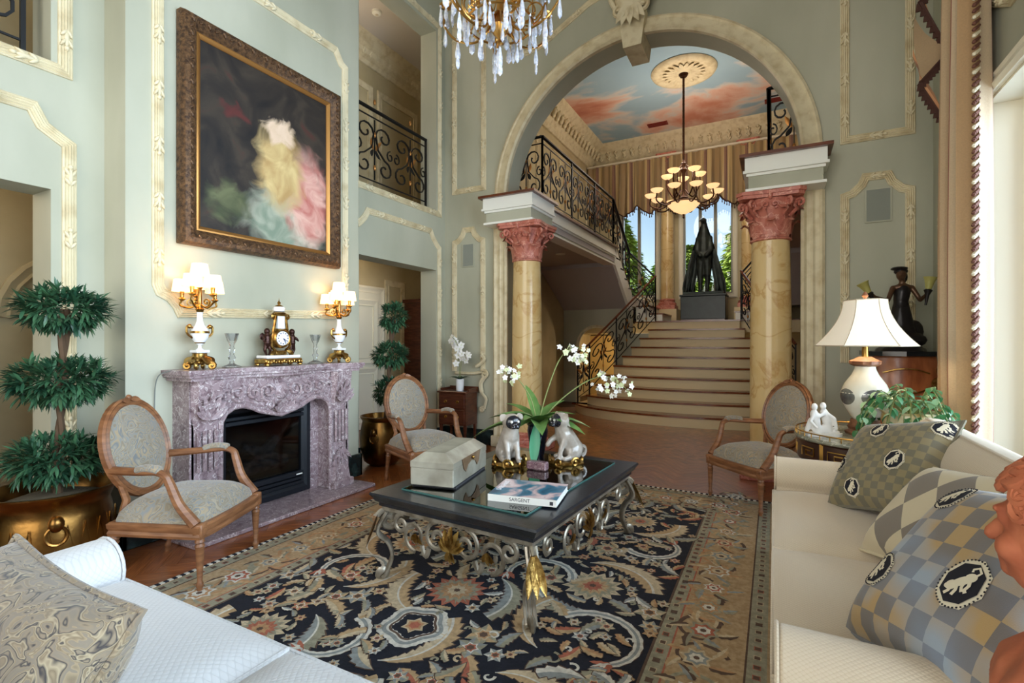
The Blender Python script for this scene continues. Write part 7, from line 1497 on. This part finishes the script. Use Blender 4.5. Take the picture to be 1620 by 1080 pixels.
# faces local +y ; head centre at z 0.34
mb = MB(); mb.ell((0, 0.0, 0.34), (0.076, 0.092, 0.11), 18, 12); mb.ell((0, 0.03, 0.29), (0.06, 0.065, 0.075), 14, 9); mb.ell((0, 0.082, 0.253), (0.022, 0.018, 0.016)); mb.cap((0, 0.088, 0.345), (0, 0.11, 0.305), 0.008, 0.014); mb.ell((0, 0.092, 0.277), (0.024, 0.011, 0.008)); mb.ell((0, 0.092, 0.268), (0.02, 0.011, 0.007))
for sg in (-1, 1): mb.ell((sg*0.032, 0.08, 0.345), (0.017, 0.011, 0.009)); mb.ell((sg*0.033, 0.084, 0.363), (0.025, 0.01, 0.007)); mb.ell((sg*0.04, 0.065, 0.3), (0.026, 0.026, 0.026)); mb.ell((sg*0.078, -0.005, 0.32), (0.01, 0.02, 0.03))
mb.cap((0, -0.015, 0.16), (0, -0.005, 0.26), 0.058, 0.052)
for sg in (-1, 1): mb.cap((0, -0.01, 0.13), (sg*0.15, -0.02, 0.1), 0.07, 0.06)
mb.ell((0, 0.02, 0.09), (0.14, 0.08, 0.08)); mb.cap((0, 0, 0.0), (0, 0, 0.06), 0.06, 0.05)
blob(mb, 'figure', terra, bt, 0.006, 2)
rb = random.Random(4)
for k in range(300):
    v = Vector((rb.gauss(0, 1), rb.gauss(0, 1), rb.gauss(0, 1)+0.4)).normalized()
    if v.z < -0.6 or (v.y > 0.42 and v.z < 0.5) or (v.y > 0.1 and v.z < -0.1): continue
    c_ = Vector((v.x*0.088, v.y*0.106-0.006, 0.348+v.z*0.118)); a = v.orthogonal().normalized(); b_ = v.cross(a); r = rb.uniform(0.018, 0.028)
    MB().tube([c_+v*(0.004*i/14)+a*(r*(1-0.7*i/14)*cos(i*0.62))+b_*(r*(1-0.7*i/14)*sin(i*0.62)) for i in range(15)], [0.011-0.0004*i for i in range(15)], 6).build('curl', terra, bt)
ps = thing('bust_stand', 'round dark wood stand carrying the terracotta bust', 'stand', (0.425, 1.13, 0.0005)); ps.scale = (0.6, 0.6, 1.0); MB().lathe([(0.0, 0.67), (0.15, 0.67), (0.155, 0.685), (0.15, 0.699), (0.0, 0.699)], 28).build('top', dkw, ps); MB().lathe([(0.03, 0.06), (0.022, 0.2), (0.03, 0.35), (0.022, 0.6), (0.05, 0.67)], 16).build('stem', dkw, ps); MB().lathe([(0.0, 0.0), (0.13, 0.0), (0.125, 0.02), (0.04, 0.06), (0.03, 0.08)], 24).build('foot', dkw, ps)
# ---------------------------------------------------------------- CRYSTAL CHANDELIER
drop_g = mat('chandelier_crystal', (246,248,255), 0.03, ior=1.5, coat=0.6, col2=(206,214,236), scale=60, lo=0.4, hi=0.6); nodes(drop_g)[2].inputs['Transmission Weight'].default_value = 0.3
gold_ch = mat('chandelier_gilt', (206,156,84), 0.28, 1.0)
cc = thing('crystal_chandelier', 'gilt chandelier hung with crystal drops above the coffee table', 'chandelier', (-1.76, 3.15, 3.85)); rc = random.Random(8)
pm_ = MB(); n = 6; vs = []
for r, z in ((0.004, 0.0), (0.007, -0.012), (0.016, -0.065), (0.014, -0.085), (0.0, -0.1)): vs += [(r*cos(2*pi*i/n), r*0.6*sin(2*pi*i/n), z) for i in range(n)]
pm_.add(vs, [(k*n+i, k*n+(i+1) % n, (k+1)*n+(i+1) % n, (k+1)*n+i) for k in range(4) for i in range(n)]); pm_.ell((0, 0, 0.012), 0.009, 6, 4)
dsrc = None
def drop(parent, p, sc=1.0):
    global dsrc
    M = Matrix.Translation(p) @ Matrix.Rotation(rc.uniform(0, pi), 4, 'Z') @ Matrix.Scale(sc*1.25, 4)
    if dsrc is None: dsrc = pm_.build('crystal_drop', drop_g, parent, smooth=0); dsrc.matrix_basis = M
    else: inst('crystal_drop', dsrc, parent, M)
MB().lathe([(0.0, -0.36), (0.02, -0.34), (0.01, -0.31), (0.05, -0.27), (0.07, -0.22), (0.03, -0.16), (0.02, 0.0), (0.06, 0.08), (0.03, 0.14), (0.02, 0.5), (0.05, 0.55), (0.015, 0.62)], 20).build('stem', gold_ch, cc)
MB().tube([(0, 0, 0.6), (0, 0, 2.44)], 0.012, 6).build('chain', gold_ch, cc); MB().lathe([(0.07, 2.40), (0.07, 2.44), (0.02, 2.38)], 16).build('ceiling_rose', gold_ch, cc)
for k in range(12):
    a = 2*pi*k/12+0.1; d = Vector((cos(a), sin(a), 0)); U = Vector((0,0,1)); R_ = 0.46 if k % 2 == 0 else 0.34; zz0 = 0.0 if k % 2 == 0 else 0.1
    arm = MB().tube(bez([d*0.03+U*(-0.12), d*(R_*0.35)+U*(-0.28+zz0), d*(R_*0.75)+U*(-0.24+zz0), d*R_+U*(-0.1+zz0), d*(R_-0.02)+U*(0.02+zz0)], 6), 0.009, 6).build('arm', gold_ch, cc)
    MB().tube(spiral(d*(R_*0.55)+U*(-0.16+zz0), 0.1, 0.02, -pi*0.5, 1.2, 20, d, U), 0.006, 5).build('arm_scroll', gold_ch, arm)
    MB().lathe([(0.01, 0.0), (0.05, 0.02), (0.055, 0.03), (0.015, 0.03), (0.014, 0.12), (0.0, 0.12)], 14, d*(R_-0.02)+U*(0.02+zz0)).build('candle_cup', gold_ch, arm)
    for j in range(6): q = 2*pi*j/6; drop(arm, d*(R_-0.02)+U*(0.01+zz0)+Vector((0.05*cos(q), 0.05*sin(q), 0)), 0.9)
    drop(arm, d*R_*0.75+U*(-0.25+zz0), 1.1); drop(arm, d*R_*0.75+U*(-0.33+zz0), 1.0); drop(arm, d*R_*0.35+U*(-0.3+zz0), 1.0); drop(arm, d*(R_*0.98)+U*(-0.12+zz0), 1.2)
MB().tube([(0.24*cos(2*pi*k/40), 0.24*sin(2*pi*k/40), -0.2) for k in range(40)], 0.009, 6, closed=True).build('gilt_ring', gold_ch, cc)
for k in range(14): a = 2*pi*k/14; drop(cc, (0.24*cos(a), 0.24*sin(a), -0.22), 1.1)
for j in range(4): drop(cc, (0, 0, -0.36-0.03*j), 1.0)
for k in range(6): a = 2*pi*k/6; MB().tube([(0.05*cos(a), 0.05*sin(a), 0.1), (0.24*cos(a+0.3), 0.24*sin(a+0.3), -0.05), (0.24*cos(a+0.3), 0.24*sin(a+0.3), -0.2)], 0.005, 5).build('gilt_strand', gold_ch, cc)
